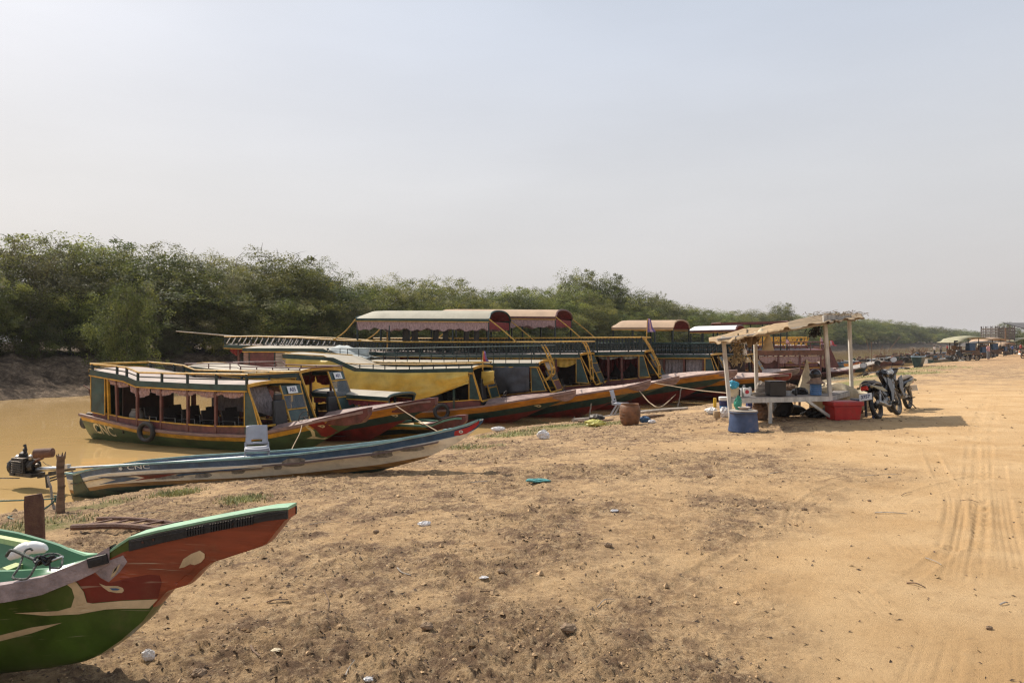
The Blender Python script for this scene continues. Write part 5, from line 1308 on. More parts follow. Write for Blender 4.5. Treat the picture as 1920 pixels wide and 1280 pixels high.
c = gp(1163, 778); plastic_chair(c, 1.15, 'small grey plastic chair on the bank behind the brown clay jar', 1.18)

# ---------------------------------------------------------------- stake, board, ladder, ropes and sticks by the water
def stake(px, py, h, r, label, lean=(0, 0), name='wooden_stake', fray=True):
    p = gp(px, py); rg = random.Random(int(px)); mb = MB(); n = 9; pts = [p+Vector((lean[0]*t+rg.uniform(-.012, .012)*(t > 0), lean[1]*t, -.15+(h+.15)*t)) for t in np.linspace(0, 1, n)]
    mb.tube(pts, [r*(1.1-.25*t+.12*math.sin(t*9)) for t in np.linspace(0, 1, n)], 9)
    if fray:
        for i in range(7):
            a = i*.9; q = pts[-1]+Vector((math.cos(a)*r*.7, math.sin(a)*r*.7, -.04)); mb.tube([q, q+Vector((math.cos(a)*r*.5, math.sin(a)*r*.3, .04+.05*rg.random()))], [r*.4, .004], 5)
        q = pts[4]; mb.tube([q, q+Vector((.05, 0, .06))], [r*.5, r*.25], 6)
    o = mb.build(name, M_wood if fray else M_gwood, None, smooth=True); return tag(o, label, 'stake')
stake(112, 961, .76, .05, 'rough wooden stake with frayed top beside the engine of the long boat', (0.02, 0))
stake(104, 952, .45, .018, 'thin broken twig standing beside the rough stake', (-.1, 0), fray=False)
p = gp(112, 955); mb = MB()
for k in range(4): mb.tube([p+Vector((.062*math.cos(t), .062*math.sin(t), .13+k*.022+.01*math.sin(t+k))) for t in np.linspace(0, 6.28, 13)[:-1]], .011, 6, closed=True)
mb.tube(smooth_line([p+Vector((-.05,0,.14)), p+Vector((-.25,-.1,-.02)), p+Vector((-.38,-.5,.02)), p+Vector((-.2,-.65,.01))], 6), .011, 6)
mb.tube(smooth_line([p+Vector((-.05,0,.17)), p+Vector((-.35,.1,.12)), p+Vector((-2.2,.3,.02)), p+Vector((-4,.3,-.05))], 6), .012, 6)
tag(mb.build('mooring_rope', M_nrope, None, smooth=True), 'green nylon rope knotted round the rough stake and led into the water', 'rope')
P_ = [at(45, 930, 6.6), at(75, 925, 6.6), at(79, 938, 6.6), at(84, 1000, 6.6), at(49, 1000, 6.6), at(44, 945, 6.6)]
gzz = gz(P_[0].x, 6.6); mb = MB(); mb.prism([(q.x, q.z) for q in P_[:3]]+[(P_[3].x, gzz-.1), (P_[4].x, gzz-.1)]+[(P_[5].x, P_[5].z)], 'Y', 6.6, 6.63)
tag(mb.build('rudder_board', M_rust, None, bevel=.004), 'rusty brown board standing upright behind the foreground boat', 'board')
def ladder_on_ground():
    a, e = gp(160, 997), gp(330, 1003); r = empty('rusty_ladder', a, 0, 'rusty metal ladder lying on the dirt behind the red prow', 'ladder'); d = e-a; pr = Vector((-d.y, d.x, 0)).normalized()*.32
    for k in (0, 1):
        pts = [a-a+d*t+pr*k+Vector((0, 0, .05+.02*math.sin(t*4+k))) for t in np.linspace(-.15, 1.1, 8)]; mb = MB(); mb.tube(pts, .022 if k else .034, 8); mb.build('side_rail', M_rust, r, smooth=True)
    for i in range(6):
        q = d*(i/5)*.95; mb = MB(); mb.beam(q+Vector((0,0,.07)), q+pr+Vector((.06,0,.06)), .03, .015); mb.build('rung', M_rust, r)
ladder_on_ground()
def stick(px0, py0, px1, py1, r, label, m=None, z=.02, bend=.05, name='stick', cat='stick', group=None):
    a, e = gp(px0, py0), gp(px1, py1); a.z += z; e.z += z; rg = random.Random(px0*7+py0); mid = (a+e)/2+Vector((rg.uniform(-1, 1), rg.uniform(-1, 1), 0))*bend*(e-a).length; mid.z = gz(mid.x, mid.y)+z+.01
    mb = MB(); P = smooth_line([a, mid, e], 5); mb.tube(P, [r*(1.1-.5*i/len(P)) for i in range(len(P))], 6); return tag(mb.build(name, m or M_wood, None, smooth=True), label, cat, group)
stick(1075, 791, 1168, 776, .05, 'long pale log on the bank left of the clay jar', M_gwood, .05)
stick(1190, 777, 1290, 768, .06, 'pale wooden pole on the bank right of the clay jar', M_gwood, .05)
stick(1085, 792, 1150, 790, .035, 'dark log on the bank in front of the pale log', M_wood, .04)
stick(1205, 785, 1245, 781, .05, 'short dark log lying right of the clay jar', M_wood, .04)
stick(1272, 757, 1340, 754, .05, 'dark log at the edge of the water near the leaning peg', M_wood, .04)
STK = [(745,1066,770,1080),(608,1110,615,1145),(648,1268,665,1240),(470,1215,487,1232),(1120,1140,1150,1125),(1050,864,1090,866),(880,906,920,904),(1690,930,1710,925),(1735,1047,1765,1060),(1700,1095,1735,1103),(1613,893,1690,890),(1545,902,1575,896),(1875,1135,1890,1132),(360,955,440,950),(250,965,330,958),(420,975,500,990),(1230,880,1255,875),(1800,940,1835,943),(1640,962,1700,964),(900,1110,930,1106),(580,985,640,980),(500,1130,540,1127),(1440,890,1470,884)]
for i, t in enumerate(STK): stick(*t, .0035 if i % 3 else .006, 'small dry twig lying on the dirt of the open ground', M_wood if i % 2 else M_gwood, .008, .06, 'twig', 'twig', 'dry twigs scattered on the dirt')
for px, py, h, lean in ((1270,762,.85,(.18,0)),(1103,785,.6,(.12,0)),(1075,782,.25,(.1,0))):
    stake(px, py, h, .03, {1270: 'pale leaning peg on the bank holding a slack rope', 1103: 'short forked peg at the waterline near the pale log', 1075: 'tiny stub of a peg at the waterline'}[px], lean, fray=False)
def rope(pts, r, label, m=M_rope):
    mb = MB(); mb.tube(smooth_line(pts, 8), r, 6); return tag(mb.build('mooring_rope', m, None, smooth=True), label, 'rope')
B6n = B6.world(B6.L-1.6, -.6, B6.gz(B6.L-1.6)); e_ = gp(1268, 758); e_.z += .5
rope([at(1190,722,29.4), at(1205,740,28.6), at(1220,756,28), at(1240,762,28), Vector(e_)], .022, 'slack rope from a bow down to the leaning peg')
rope([at(1228,718,30.5), at(1300,730,25), at(1366,737,18.5)], .014, 'long rope from a red bow to the stall post')
rope([at(566,797,19.4), at(562,812,18.6), at(548,840,17.3), at(543,858,15.6)], .012, 'pale rope hanging from the nearest bow down to the long boat')
rope([at(742,760,21.4), at(780,785,19.5), at(825,811,17.3)], .012, 'taut rope between the dark red bow and the long boat')
c_ = at(848, 802, 17.6)

# ---------------------------------------------------------------- jar, tub, basket and litter
def lathe_thing(name, prof, loc, m, label, cat, seg=28, parts=None, sc=1, rot=(0,0,0)):
    r = empty(name, loc, 0, label, cat, rot=rot); mb = MB(); mb.lathe([(a*sc, z*sc) for a, z in prof], (0,0,0), seg); mb.build('body', m, r, smooth=True); return r
c = gp(1181, 796); jar = lathe_thing('clay_jar', [(.0,.0),(.18,0),(.22,.04),(.255,.2),(.265,.35),(.24,.47),(.215,.50),(.225,.53),(.20,.53),(.19,.49),(.2,.3),(.15,.05),(0,.04)], c, mat('brown_clay', (.20,.085,.035), .6, .3, 5, .3, 30, dirt=.5, dscale=4), 'brown glazed clay jar standing on the bank beside the grey chair', 'jar')
for z in (.12, .2, .28, .36): mb = MB(); mb.tube([(.262*math.cos(t)*(1 if z > .15 else .93), .262*math.sin(t)*(1 if z > .15 else .93), z) for t in np.linspace(0, 6.28, 25)[:-1]], .007, 5, closed=True); mb.build('rib', MATS['brown_clay'], jar, smooth=True)
c = gp(1394, 809); tub = lathe_thing('blue_tub', [(0,.0),(.30,0),(.315,.02),(.30,.12),(.285,.3),(.27,.40),(.28,.42),(.28,.44),(.26,.44),(.26,.41),(.25,.3),(.28,.03),(0,.03)], c, mat('blue_plastic', (.045,.075,.16), .5, .25, 3, .1, 20, dirt=.6, dscale=3), 'dark blue plastic tub standing in front of the stall', 'tub', 36)
mb = MB(); mb.lathe([(0,.455),(.26,.455),(.285,.447),(.285,.425),(.275,.425)], (0,0,0), 32); mb.build('lid', M_gwood, tub, smooth=True)
mb = MB(); mb.tube([(.283*math.cos(t), .283*math.sin(t), .41) for t in np.linspace(0, 6.28, 33)[:-1]], .012, 6, closed=True); mb.build('rim', MATS['blue_plastic'], tub, smooth=True)
tc_ = c
bs = lathe_thing('washing_bowl', [(0,.0),(.09,0),(.13,.04),(.145,.055),(.14,.06),(.12,.045),(.08,.012),(0,.012)], c+Vector((-.0,-.0,.46)), mat('pinkish_plastic', (.45,.36,.30), .4, .1, 5, .05, 30), 'pale shallow bowl standing on the blue tub', 'bowl')
def crumple(name, loc, size, m, label, cat, seed=0, flat=.5, group=None, parent=None):
    rg = np.random.default_rng(seed); n, k = 12, 18; R = []
    for i in range(n+1):
        t = i/n*PI; row = []
        for j in range(k):
            a = 2*PI*j/k; rr = 1+.34*float(fbm(np.array([math.cos(a)*1.6+i*.33+seed*3.1]), np.array([math.sin(a)*1.6+i*.27]), 3, seed)[0]-.5)*2+rg.uniform(-.08, .08)
            row.append((size[0]*math.sin(t)*math.cos(a)*rr, size[1]*math.sin(t)*math.sin(a)*rr, size[2]*(-math.cos(t)*rr+.8)))
        R.append(row)
    mb = MB(); mb.grid(R, closed=True); o = mb.build(name, m, parent, loc=tuple(loc)); 
    if label: tag(o, label, cat, group)
    return o
M_pbag = mat('thin_white_plastic', (.72,.70,.70), .3, .08, 8, .5, 30, alpha=.72, spec=.6); M_gbag = mat('green_plastic_bag', (.03,.26,.17), .35, .15, 6, .4, 20); M_bbag = mat('blue_plastic_bag', (.04,.33,.50), .35, .15, 6, .4, 20); M_ybag = mat('yellow_plastic_bag', (.55,.50,.12), .4, .2, 6, .4, 20, dirt=.4)
crumple('plastic_bag', gp(279, 1238), (.038,.03,.032), M_pbag, 'crumpled clear plastic bag on the dirt below the foreground boat', 'litter', 3)
crumple('plastic_bag', gp(796, 986), (.07,.04,.028), M_pbag, 'crumpled white plastic litter in the middle of the churned soil', 'litter', 4)
crumple('plastic_bag', gp(1152, 960), (.045,.03,.016), M_pbag, 'small flat white litter on the dirt right of the middle', 'litter', 5)
crumple('plastic_bag', gp(1019, 822), (.14,.08,.10), M_pbag, 'white plastic bag half standing on the dirt above the teal rag', 'litter', 6)
crumple('rag', gp(1008, 903), (.16,.07,.025), mat('teal_cloth', (.09,.28,.27), .9, .2, 9, .5, 30), 'flat teal rag lying on the churned soil', 'rag', 7)
crumple('plastic_bag', gp(690, 1276), (.028,.02,.012), M_pbag, 'tiny white scrap at the bottom edge of the picture', 'litter', 8)
crumple('paper_scrap', gp(518, 1222), (.03,.025,.010), M_sack, 'torn yellowish paper scrap right of the crumpled clear bag', 'litter', 9)
crumple('paper_scrap', gp(906, 1086), (.04,.025,.008), M_pbag, 'flattened white scrap beside a small stone', 'litter', 10)
crumple('plastic_bag', gp(935, 808), (.20,.10,.07), M_pbag, 'white plastic sack at the waterline right of the long boat', 'litter', 11)
crumple('plastic_bag', gp(1116, 800), (.26,.13,.09), M_ybag, 'crumpled yellow bag on the bank left of the clay jar', 'litter', 12)
crumple('metal_pan', gp(1118, 789), (.22,.18,.10), M_black, 'blackened pan on the bank behind the yellow bag', 'pan', 13)
crumple('cloth_heap', gp(1209, 792), (.16,.12,.09), M_blue, 'dark blue cloth heap right of the clay jar', 'cloth', 14)
crumple('plastic_bag', gp(1222, 793), (.10,.08,.05), M_pbag, 'white litter at the foot of the blue cloth heap', 'litter', 15)
for i, (px, py, s_) in enumerate(((1140,1025,.035),(940,1074,.03),(374,1267,.04),(1065,1185,.05),(800,1180,.04),(1415,950,.02),(1508,957,.03),(860,1148,.02),(1630,940,.02),(1855,1180,.02),(1330,895,.04),(705,1000,.03))):
    crumple('stone', gp(px, py), (s_, s_*.8, s_*.6), mat('brown_stone', (.27,.18,.11), .9, .3, 9, .5, 40), 'small brown stone lying on the open dirt', 'stone', 20+i, group='small stones on the dirt')
# clods and crumbs nobody could count
def clods():
    rg = np.random.default_rng(5); N = 26000; r = 2.6*np.exp(rg.uniform(0, 1, N)*math.log(30/2.6)); a = np.radians(rg.uniform(-39, 36, N)); x = r*np.sin(a); y = r*np.cos(a)
    z, d, e = base_height(x, y); k = (rough_mask(x, y, d)*(.4+vnoise(x*1.7, y*1.7, 8)) > rg.uniform(.15, 1.0, N)) & (d > .2); x, y = x[k], y[k]; N = len(x); zz = ground_height(x, y)
    s_ = (.003+.009*rg.uniform(0, 1, N)**3)*(1+rg.uniform(0, 1, N)**14*2.0)*(.8+y/14); base = np.array([(1,0,0),(0,1,0),(-1,0,0),(0,-1,0),(0,0,.8),(0,0,-.6)], float)
    V = (base[None]*rg.uniform(.6, 1.3, (N, 6, 3))*s_[:, None, None]); ang = rg.uniform(0, 6.28, N); c_, s2 = np.cos(ang), np.sin(ang)
    X = V[..., 0]*c_[:, None]-V[..., 1]*s2[:, None]+x[:, None]; Y = V[..., 0]*s2[:, None]+V[..., 1]*c_[:, None]+y[:, None]; Z = V[..., 2]+zz[:, None]+s_[:, None]*.25
    P = np.stack([X, Y, Z], -1).reshape(-1, 3); f = np.array([(0,1,4),(1,2,4),(2,3,4),(3,0,4),(1,0,5),(2,1,5),(3,2,5),(0,3,5)]); Fc = (f[None]+np.arange(N)[:, None, None]*6).reshape(-1, 3)
    me = bpy.data.meshes.new('dirt_clods'); me.from_pydata(P.tolist(), [], Fc.tolist()); me.materials.append(mat('dry_clod', (.46,.30,.16), .95, .4, 9, .5, 60))
    o = bpy.data.objects.new('dirt_clods', me); COL.objects.link(o); tag(o, 'dry clods and crumbs of soil strewn over the churned ground', kind='stuff')
    # leaf litter, straw and bark chips
    N = 15000; r = 2.6*np.exp(rg.uniform(0, 1, N)*math.log(34/2.6)); a = np.radians(rg.uniform(-39, 38, N)); x = r*np.sin(a); y = r*np.cos(a)
    z, d, e = base_height(x, y); cl_ = fbm(x*.9, y*.9, 3, 222); k = (cl_*(.25+rough_mask(x, y, d)) > rg.uniform(.05, .62, N)) & (d > .1); x, y = x[k], y[k]; N = len(x); zz = ground_height(x, y)+.003
    for nm, sel, colr, ln, wd in (('leaf_litter', rg.uniform(0, 1, N) < .62, (.10,.062,.038), .028, .011), ('straw_bits', None, (.30,.21,.12), .05, .003)):
        if sel is None: sel = ~last_
        last_ = sel; X_, Y_, Z_ = x[sel], y[sel], zz[sel]; n_ = len(X_); L_ = ln*rg.uniform(.4, 1.6, n_)*(.75+Y_/12); W_ = wd*rg.uniform(.5, 1.5, n_)*(.75+Y_/12); th = rg.uniform(0, 6.28, n_); c_, s2 = np.cos(th), np.sin(th); tl = rg.uniform(-.3, .5, n_)*W_
        V_ = np.stack([np.stack([X_+c_*L_/2*u-s2*W_/2*v, Y_+s2*L_/2*u+c_*W_/2*v, Z_+.004*u+tl*v+W_*.3*(abs(u) < 1)], -1) for u, v in ((-1,0),(0,-1),(1,0),(0,1))], 1).reshape(-1, 3)
        me = bpy.data.meshes.new(nm); me.from_pydata(V_.tolist(), [], np.arange(n_*4).reshape(-1, 4).tolist()); me.materials.append(mat(nm, colr, .9, .4, 9, 0, 60)); o = bpy.data.objects.new(nm, me); COL.objects.link(o); tag(o, 'dark leaf litter strewn over the dirt' if nm == 'leaf_litter' else 'pale straw bits strewn over the dirt', kind='stuff')
    # tufts of short grass
    N = 3600; G = [g for g in GRASS]; V = []; Fq = []
    for i in range(N):
        cx, cy, rr, kk = G[rg.integers(len(G))]; aa = rg.uniform(0, 6.28); rad = rr*rg.uniform(0, 1)**.6*.9; X_ = cx+rad*math.cos(aa); Y_ = cy+rad*math.sin(aa)
        if vnoise(np.array([X_*2.1]), np.array([Y_*2.1]), 6)[0] < .45: continue
        V.append((X_, Y_))
    V = np.array(V); zz = ground_height(V[:, 0], V[:, 1]); Q = []; Fq = []
    for (X_, Y_), z_ in zip(V, zz):
        for k in range(3):
            h_ = rg.uniform(.015, .055)*(1+Y_/60); a_ = rg.uniform(0, 6.28); w_ = .004*(1+Y_/12); dx, dy = math.cos(a_), math.sin(a_); b_ = len(Q); ox, oy = rg.normal(0, .07, 2)
            Q += [(X_+ox-dy*w_, Y_+oy+dx*w_, z_-.005), (X_+ox+dy*w_, Y_+oy-dx*w_, z_-.005), (X_+ox+dx*h_*.6, Y_+oy+dy*h_*.6, z_+h_)]; Fq.append((b_, b_+1, b_+2))
    me = bpy.data.meshes.new('grass'); me.from_pydata(Q, [], Fq); me.materials.append(mat('grass_blade', (.34,.33,.13), .7, .4, 4, 0, 10)); o = bpy.data.objects.new('grass', me); COL.objects.link(o); tag(o, 'short grass in patches near the waterline', kind='stuff')
clods()
# ---------------------------------------------------------------- the stall
FL, FR, BL, BR = Vector((4.95,16.8,0)), Vector((7.42,17.4,0)), Vector((6.15,18.7,0)), Vector((8.85,19.4,0))
ST = empty('market_stall', (6.8, 18.0, gz(6.8, 18.0)), 0, 'market stall with leaning white posts, plank table and patched tan cloth roof', 'stall')
def W(o, p): return Vector(p)-Vector(o.location)
def sbuild(mb, name, m, par=ST, **k):
    mb.v = [tuple(Vector(v)-Vector(par.location)) for v in mb.v]; return mb.build(name, m, par, **k)
TZ = .46; M_post = mat('whitewashed_post', (.56,.52,.46), .75, .2, 5, .4, 40, dirt=.4, stretch=(1,1,.3), dscale=4)
def tz(p, z): return Vector((p.x, p.y, z))
for (p, q, ztop) in ((FL, at(1356,633,16.8), 0), (FR, at(1546,593,17.4), 0), (BL, at(1416,634,18.7), 0), (BR, at(1592,593,19.4), 0)):
    mb = MB(); mb.beam(tz(p, TZ-.13 if p is FR else gz(p.x, p.y)-.1), q+Vector((0,0,.02)), .08, .08, up=(0,1,0)); sbuild(mb, 'post', M_post, bevel=.008)
for a, c in ((at(1546,595,17.4), at(1592,595,19.4)), (at(1358,640,16.8), at(1418,640,18.7))):
    mb = MB(); mb.beam(a, c, .07, .12); sbuild(mb, 'cross_beam', M_post)
mb = MB(); n_ = (FR-FL).normalized()
for i in range(7):
    t0, t1 = i/7+.004, (i+1)/7-.004; a, b_, c, d = [lerp(lerp(FL, BL, t), lerp(FR, BR, t), u) for t, u in ((t0,-.01),(t0,1.0),(t1,1.0),(t1,-.01))]
    z = TZ+.003*(i % 3); mb.add([tz(p, z) for p in (a, b_, c, d)]+[tz(p, z-.025) for p in (a, b_, c, d)], [(0,1,2,3),(7,6,5,4),(0,4,5,1),(1,5,6,2),(2,6,7,3),(3,7,4,0)])
sbuild(mb, 'table_top', mat('dusty_grey_board', (.27,.24,.22), .7, .25, 3, .3, 30, dirt=.4))
for a, c in ((FL, FR), (FR, BR), (FL, BL)):
    mb = MB(); mb.beam(tz(a, TZ-.075), tz(c, TZ-.075), .04, .11); sbuild(mb, 'apron', M_post)
mb = MB(); mb.beam(tz(lerp(FL,FR,.38), TZ-.1), tz(lerp(FL,FR,.38), gz(5.9,17)-.05), .07); sbuild(mb, 'leg', M_post)
mb = MB(); mb.beam(tz(lerp(FL,FR,.75), TZ-.1), tz(lerp(FL,FR,1.02), gz(7.4,17.4)+.02), .06); sbuild(mb, 'brace', M_post)
def roofsheet(front, back, m, seed, name='roof_cloth', droop=.0):
    R = []; n = 30
    for i in range(n+1):
        t = i/n; fp = [lerp(*[Vector(front[k]) for k in (j, j+1)], 0) for j in (0,)]; 
        f_ = Vector([float(np.interp(t*(len(front)-1), range(len(front)), [p[c] for p in front])) for c in range(3)]); b_ = Vector([float(np.interp(t*(len(back)-1), range(len(back)), [p[c] for p in back])) for c in range(3)])
        row = []
        for j in range(13):
            v = j/12; p = lerp(f_, b_, v); w = (float(fbm(np.array([p.x*2.2]), np.array([p.y*2.2]), 4, seed)[0])-.5)*.12
            p.z += w*1.2-.06*math.sin(v*PI)-.05*(1-v)**5*float(fbm(np.array([i*.37+seed]), np.array([seed*1.]), 2, 3)[0])*2; p.y += (float(fbm(np.array([i*.5+seed*3]), np.array([2.]), 3, 5)[0])-.5)*.35*(1-v); row.append(p)
        R.append(row)
    mb = MB(); mb.grid(R); sbuild(mb, name, m, solid=.012, smooth=True)
M_canvas = mat('tan_canvas', (.34,.225,.115), .85, .18, 2.5, .5, 14, dirt=.35, dscale=2); M_canv2 = mat('brown_canvas', (.21,.145,.08), .85, .22, 2.5, .5, 14, dirt=.4, dscale=2)
roofsheet([at(1331,637,16.2), at(1365,634,16.3), at(1400,627,16.5)], [at(1329,634,18.6), at(1362,627,18.8), at(1400,616,18.9)], M_canvas, 1)
roofsheet([at(1394,626,16.3), at(1440,619,16.4), at(1482,612,16.6)], [at(1392,620,19.0), at(1440,609,19.1), at(1480,602,19.2)], M_canvas, 2)
roofsheet([at(1478,613,16.5), at(1520,606,16.8), at(1556,602,17.0), at(1575,601,17.2)], [at(1477,603,19.4), at(1512,595,19.5), at(1543,590,19.7), at(1575,588,19.8)], M_canv2, 3)
roofsheet([at(1550,601,17.0), at(1585,599,17.2), at(1617,593,17.3)], [at(1545,590,19.8), at(1580,588,20.0), at(1616,588,20.0)], M_canv2, 4)
mb = MB(); rg = random.Random(9)
for i in range(160):
    t = rg.random(); p = lerp(at(1545,588,17.6), at(1618,590,17.6), t)+Vector((0, rg.uniform(-.4, 1.4), rg.uniform(-.03, .06))); mb.beam(p, p+Vector((rg.uniform(-.12,.12), rg.uniform(-.2,.2), rg.uniform(-.03,.05))), .012, .006)
sbuild(mb, 'thatch', mat('dry_palm', (.20,.15,.09), .9, .4, 9, .4, 30))
for k, (a, c) in enumerate(((at(1345,637,16.6), at(1560,604,17.3)), (at(1350,632,18.6), at(1600,592,19.6)))):
    mb = MB(); mb.tube([a, lerp(a, c, .5)+Vector((0,0,-.03)), c], .035, 7); sbuild(mb, 'roof_pole', M_gwood)
# cloth hanging down under the roof
for (pts, m) in (([(1398,628),(1432,622),(1422,640),(1404,652)], M_canv2), ([(1412,622),(1430,620),(1426,634),(1418,637)], M_sack), ([(1370,634),(1398,628),(1402,640),(1384,645)], M_canv2)):
    P = [at(px, py, 17.6) for px, py in pts]; mb = MB(); R = []
    for i in range(10):
        a, c = lerp(P[0], P[1], i/9), lerp(P[3], P[2], i/9); R.append([lerp(a, c, v)+Vector((0, .06*math.sin(i*1.6+v*2), 0)) for v in (0,.3,.6,1)])
    mb.grid(R); sbuild(mb, 'hanging_cloth', m, smooth=True, solid=.006)
def thing(name, label, cat, loc, group=None, rz=0): return empty(name, loc, rz, label, cat, group)
# things hung from the roof
def dried_bunch(px, py, Y, h, label, name, col, n=110, sp=.12):
    c = at(px, py, Y); mb = MB(); rg = random.Random(px)
    for i in range(n):
        z = rg.uniform(-h/2, h/2); p = c+Vector((rg.gauss(0, sp*.6), rg.gauss(0, sp*.6), z)); q = p+Vector((rg.uniform(-.08,.08), rg.uniform(-.06,.06), rg.uniform(-.12,.02))); mb.tube([p, lerp(p, q, .5)+Vector((.01,0,.01)), q], [.012,.014,.003], 5)
    mb.tube([c+Vector((0,0,-h*.4)), c+Vector((0,0,h*.9))], .02, 6); tag(mb.build(name, col, None), label, 'bundle')
dried_bunch(1384, 662, 17.0, .5, 'dried brown bundle hanging behind the left front post of the stall', 'dried_bundle', mat('dry_leaf', (.32,.24,.13), .9, .4, 12, .4, 30))
dried_bunch(1378, 672, 17.0, .22, 'wide dry tuft at the foot of the hanging brown bundle', 'dried_bundle', MATS['dry_leaf'], 60, .2)
dried_bunch(1529, 620, 17.7, .20, 'black bundle hanging under the right end of the stall roof', 'black_bundle', M_blackf, 120, .13)
mb = MB(); c = at(1396, 658, 17.0); mb.lathe([(0,-.10),(.05,-.09),(.055,.0),(.03,.05),(.012,.07),(.01,.16)], c, 12); tag(mb.build('plastic_bottle', M_white, None, smooth=True), 'small white bottle hanging under the stall roof', 'bottle')
mb = MB(); c = at(1440, 655, 18.2); mb.lathe([(.0,.42),(.03,.38),(.14,.0),(.15,-.03)], c, 14); tag(mb.build('cloth_cone', M_sack, None, smooth=True), 'pale cone of cloth hanging beside the second post of the stall', 'cloth')
mb = MB(); mb.lathe([(.0,.26),(.05,.22),(.15,.09),(.17,.07)], at(1427,636,17.4), 14); tag(mb.build('cloth_hat', M_sack, None, smooth=True), 'pale conical hat hanging at the head of the second post', 'hat')
# more goods piled on and under the table
for i, (px, v, zz, sz, m, lb, nm, ct) in enumerate(((1500,.35,TZ,(.20,.16,.09),M_blackf,'black cloth heap at the foot of the cream canvas peak','cloth_heap','cloth'),(1545,.55,TZ,(.22,.16,.12),M_sack,'cream cloth heap behind the blue water jug','cloth_heap','cloth'),(1428,.7,TZ,(.14,.12,.16),M_gwood,'greyish sack at the back of the table left of the black box','sack','sack'),(1480,.75,TZ,(.20,.14,.12),M_wood,'brown bag at the back of the table behind the bowl','bag','bag'),
        (1425,.5,None,(.22,.2,.26),M_wood,'brown sack on the ground under the left of the table','sack','sack'),(1530,.5,None,(.22,.2,.14),M_steel,'dark heap on the ground under the right of the table','heap','heap'),(1466,.8,None,(.24,.2,.30),M_black,'black bag on the ground under the middle of the table','bag','bag'),(1555,.6,None,(.20,.16,.16),M_gwood,'dusty grey sack on the ground behind the red cool box','sack','sack'))):
    a_, c_ = lerp(FL, BL, v), lerp(FR, BR, v); p_ = min((lerp(a_, c_, float(u)) for u in np.linspace(-.1, 1.1, 121)), key=lambda q: abs(q.x/q.y*F+960-px)); crumple(nm, (p_.x, p_.y, (gz(p_.x, p_.y)-.02) if zz is None else zz), sz, m, lb, ct, 70+i)
# things on the table
def tp(px, v, z=TZ): # point on the table: px along, v 0 front..1 back
    for _ in range(1): pass
    a, c = lerp(FL, BL, v), lerp(FR, BR, v); u = 0
    for u_ in np.linspace(-.1, 1.1, 241):
        p = lerp(a, c, float(u_))
        if (p.x/p.y*F+960) >= px: break
    return Vector((p.x, p.y, z+.004))
M_bluej = mat('translucent_blue_plastic', (.10,.22,.45), .25, .1, 4, .05, 20, trans=.35)
c = tp(1529, .12); r = thing('water_jug', 'ribbed blue plastic water jug on the right end of the stall table', 'jug', c)
prof = [(0,0),(.12,0),(.135,.015)]
for i in range(6): z = .03+i*.048; prof += [(.135,z),(.125,z+.012),(.135,z+.024)]
prof += [(.13,.33),(.10,.36),(.04,.38),(.04,.41),(0,.41)]
mb = MB(); mb.lathe(prof, (0,0,0), 26); mb.build('jug_body', M_bluej, r, smooth=True)
r = thing('straw_hat', 'worn brown brimmed hat laid over the blue water jug', 'hat', c+Vector((.0,0,.30)))
mb = MB(); mb.lathe([(.0,.17),(.09,.165),(.115,.12),(.125,.05),(.21,-.02),(.20,-.03),(.12,.035)], (0,0,0), 24); mb.build('hat_body', mat('faded_brown_cloth', (.27,.18,.13), .9, .2, 8, .4, 40), r, smooth=True)
r = thing('motorcycle_helmet', 'shiny dark helmet on top of the brown hat on the blue jug', 'helmet', c+Vector((-.01,0,.42)))
mb = MB(); mb.lathe([(.11,-.02),(.135,.04),(.13,.09),(.10,.15),(.05,.18),(0,.185)], (0,0,0), 24); mb.build('shell', mat('dark_gloss_shell', (.03,.03,.035), .12, .1, 3, 0, 10), r, smooth=True)
mb = MB(); mb.box((-.05,-.12,.05), (.16,.03,.07), (.3,0,.3)); mb.build('visor', M_blackf, r, bevel=.01)
c = tp(1509, .62); mb = MB(); R = []
for i in range(15):
    v = i/14; row = []
    for k in range(20):
        a = 2*PI*k/20; rr = (.02+.26*v**1.15)*(1+.18*math.sin(a*5+v*2)*v+.10*math.sin(a*9+1)*v); row.append((c.x+rr*math.cos(a)*.8+.05*(1-v), c.y+rr*math.sin(a)*.6, c.z+.80*(1-v)-.04*math.sin(a*3)*v))
    R.append(row)
mb.grid(R, closed=True); tag(mb.build('canvas_sack', M_sack, None, smooth=True), 'cream canvas standing in a tall peak on the stall table', 'cloth')
c = tp(1453, .12); r = thing('black_stove', 'square black metal box standing in the middle of the stall table', 'box', c); mb = MB(); mb.box((0,0,.17), (.38,.34,.33)); mb.build('box_body', M_blackf, r, bevel=.015)
mb = MB(); mb.box((0,0,.338), (.40,.36,.02)); mb.build('box_lid', M_steel, r, bevel=.006)
c = tp(1492, .1); r = thing('sauce_bottle', 'dark bottle with pale cap right of the black box', 'bottle', c); mb = MB(); mb.lathe([(0,0),(.03,0),(.032,.10),(.02,.14),(.012,.16),(.012,.18)], (0,0,0), 14); mb.build('bottle_body', M_blackf, r, smooth=True); mb = MB(); mb.lathe([(.016,.18),(.018,.19),(.016,.24),(0,.24)], (0,0,0), 12); mb.build('cap', M_sack, r, smooth=True)
c = tp(1476, .2); mb = MB(); mb.lathe([(0,0),(.08,0),(.10,.09),(.105,.10),(.095,.09),(.075,.015),(0,.015)], c, 22); tag(mb.build('glass_bowl', mat('milky_plastic', (.45,.47,.48), .3, .1, 5, .05, 20), None, smooth=True), 'grey plastic bowl right of the black box', 'bowl')
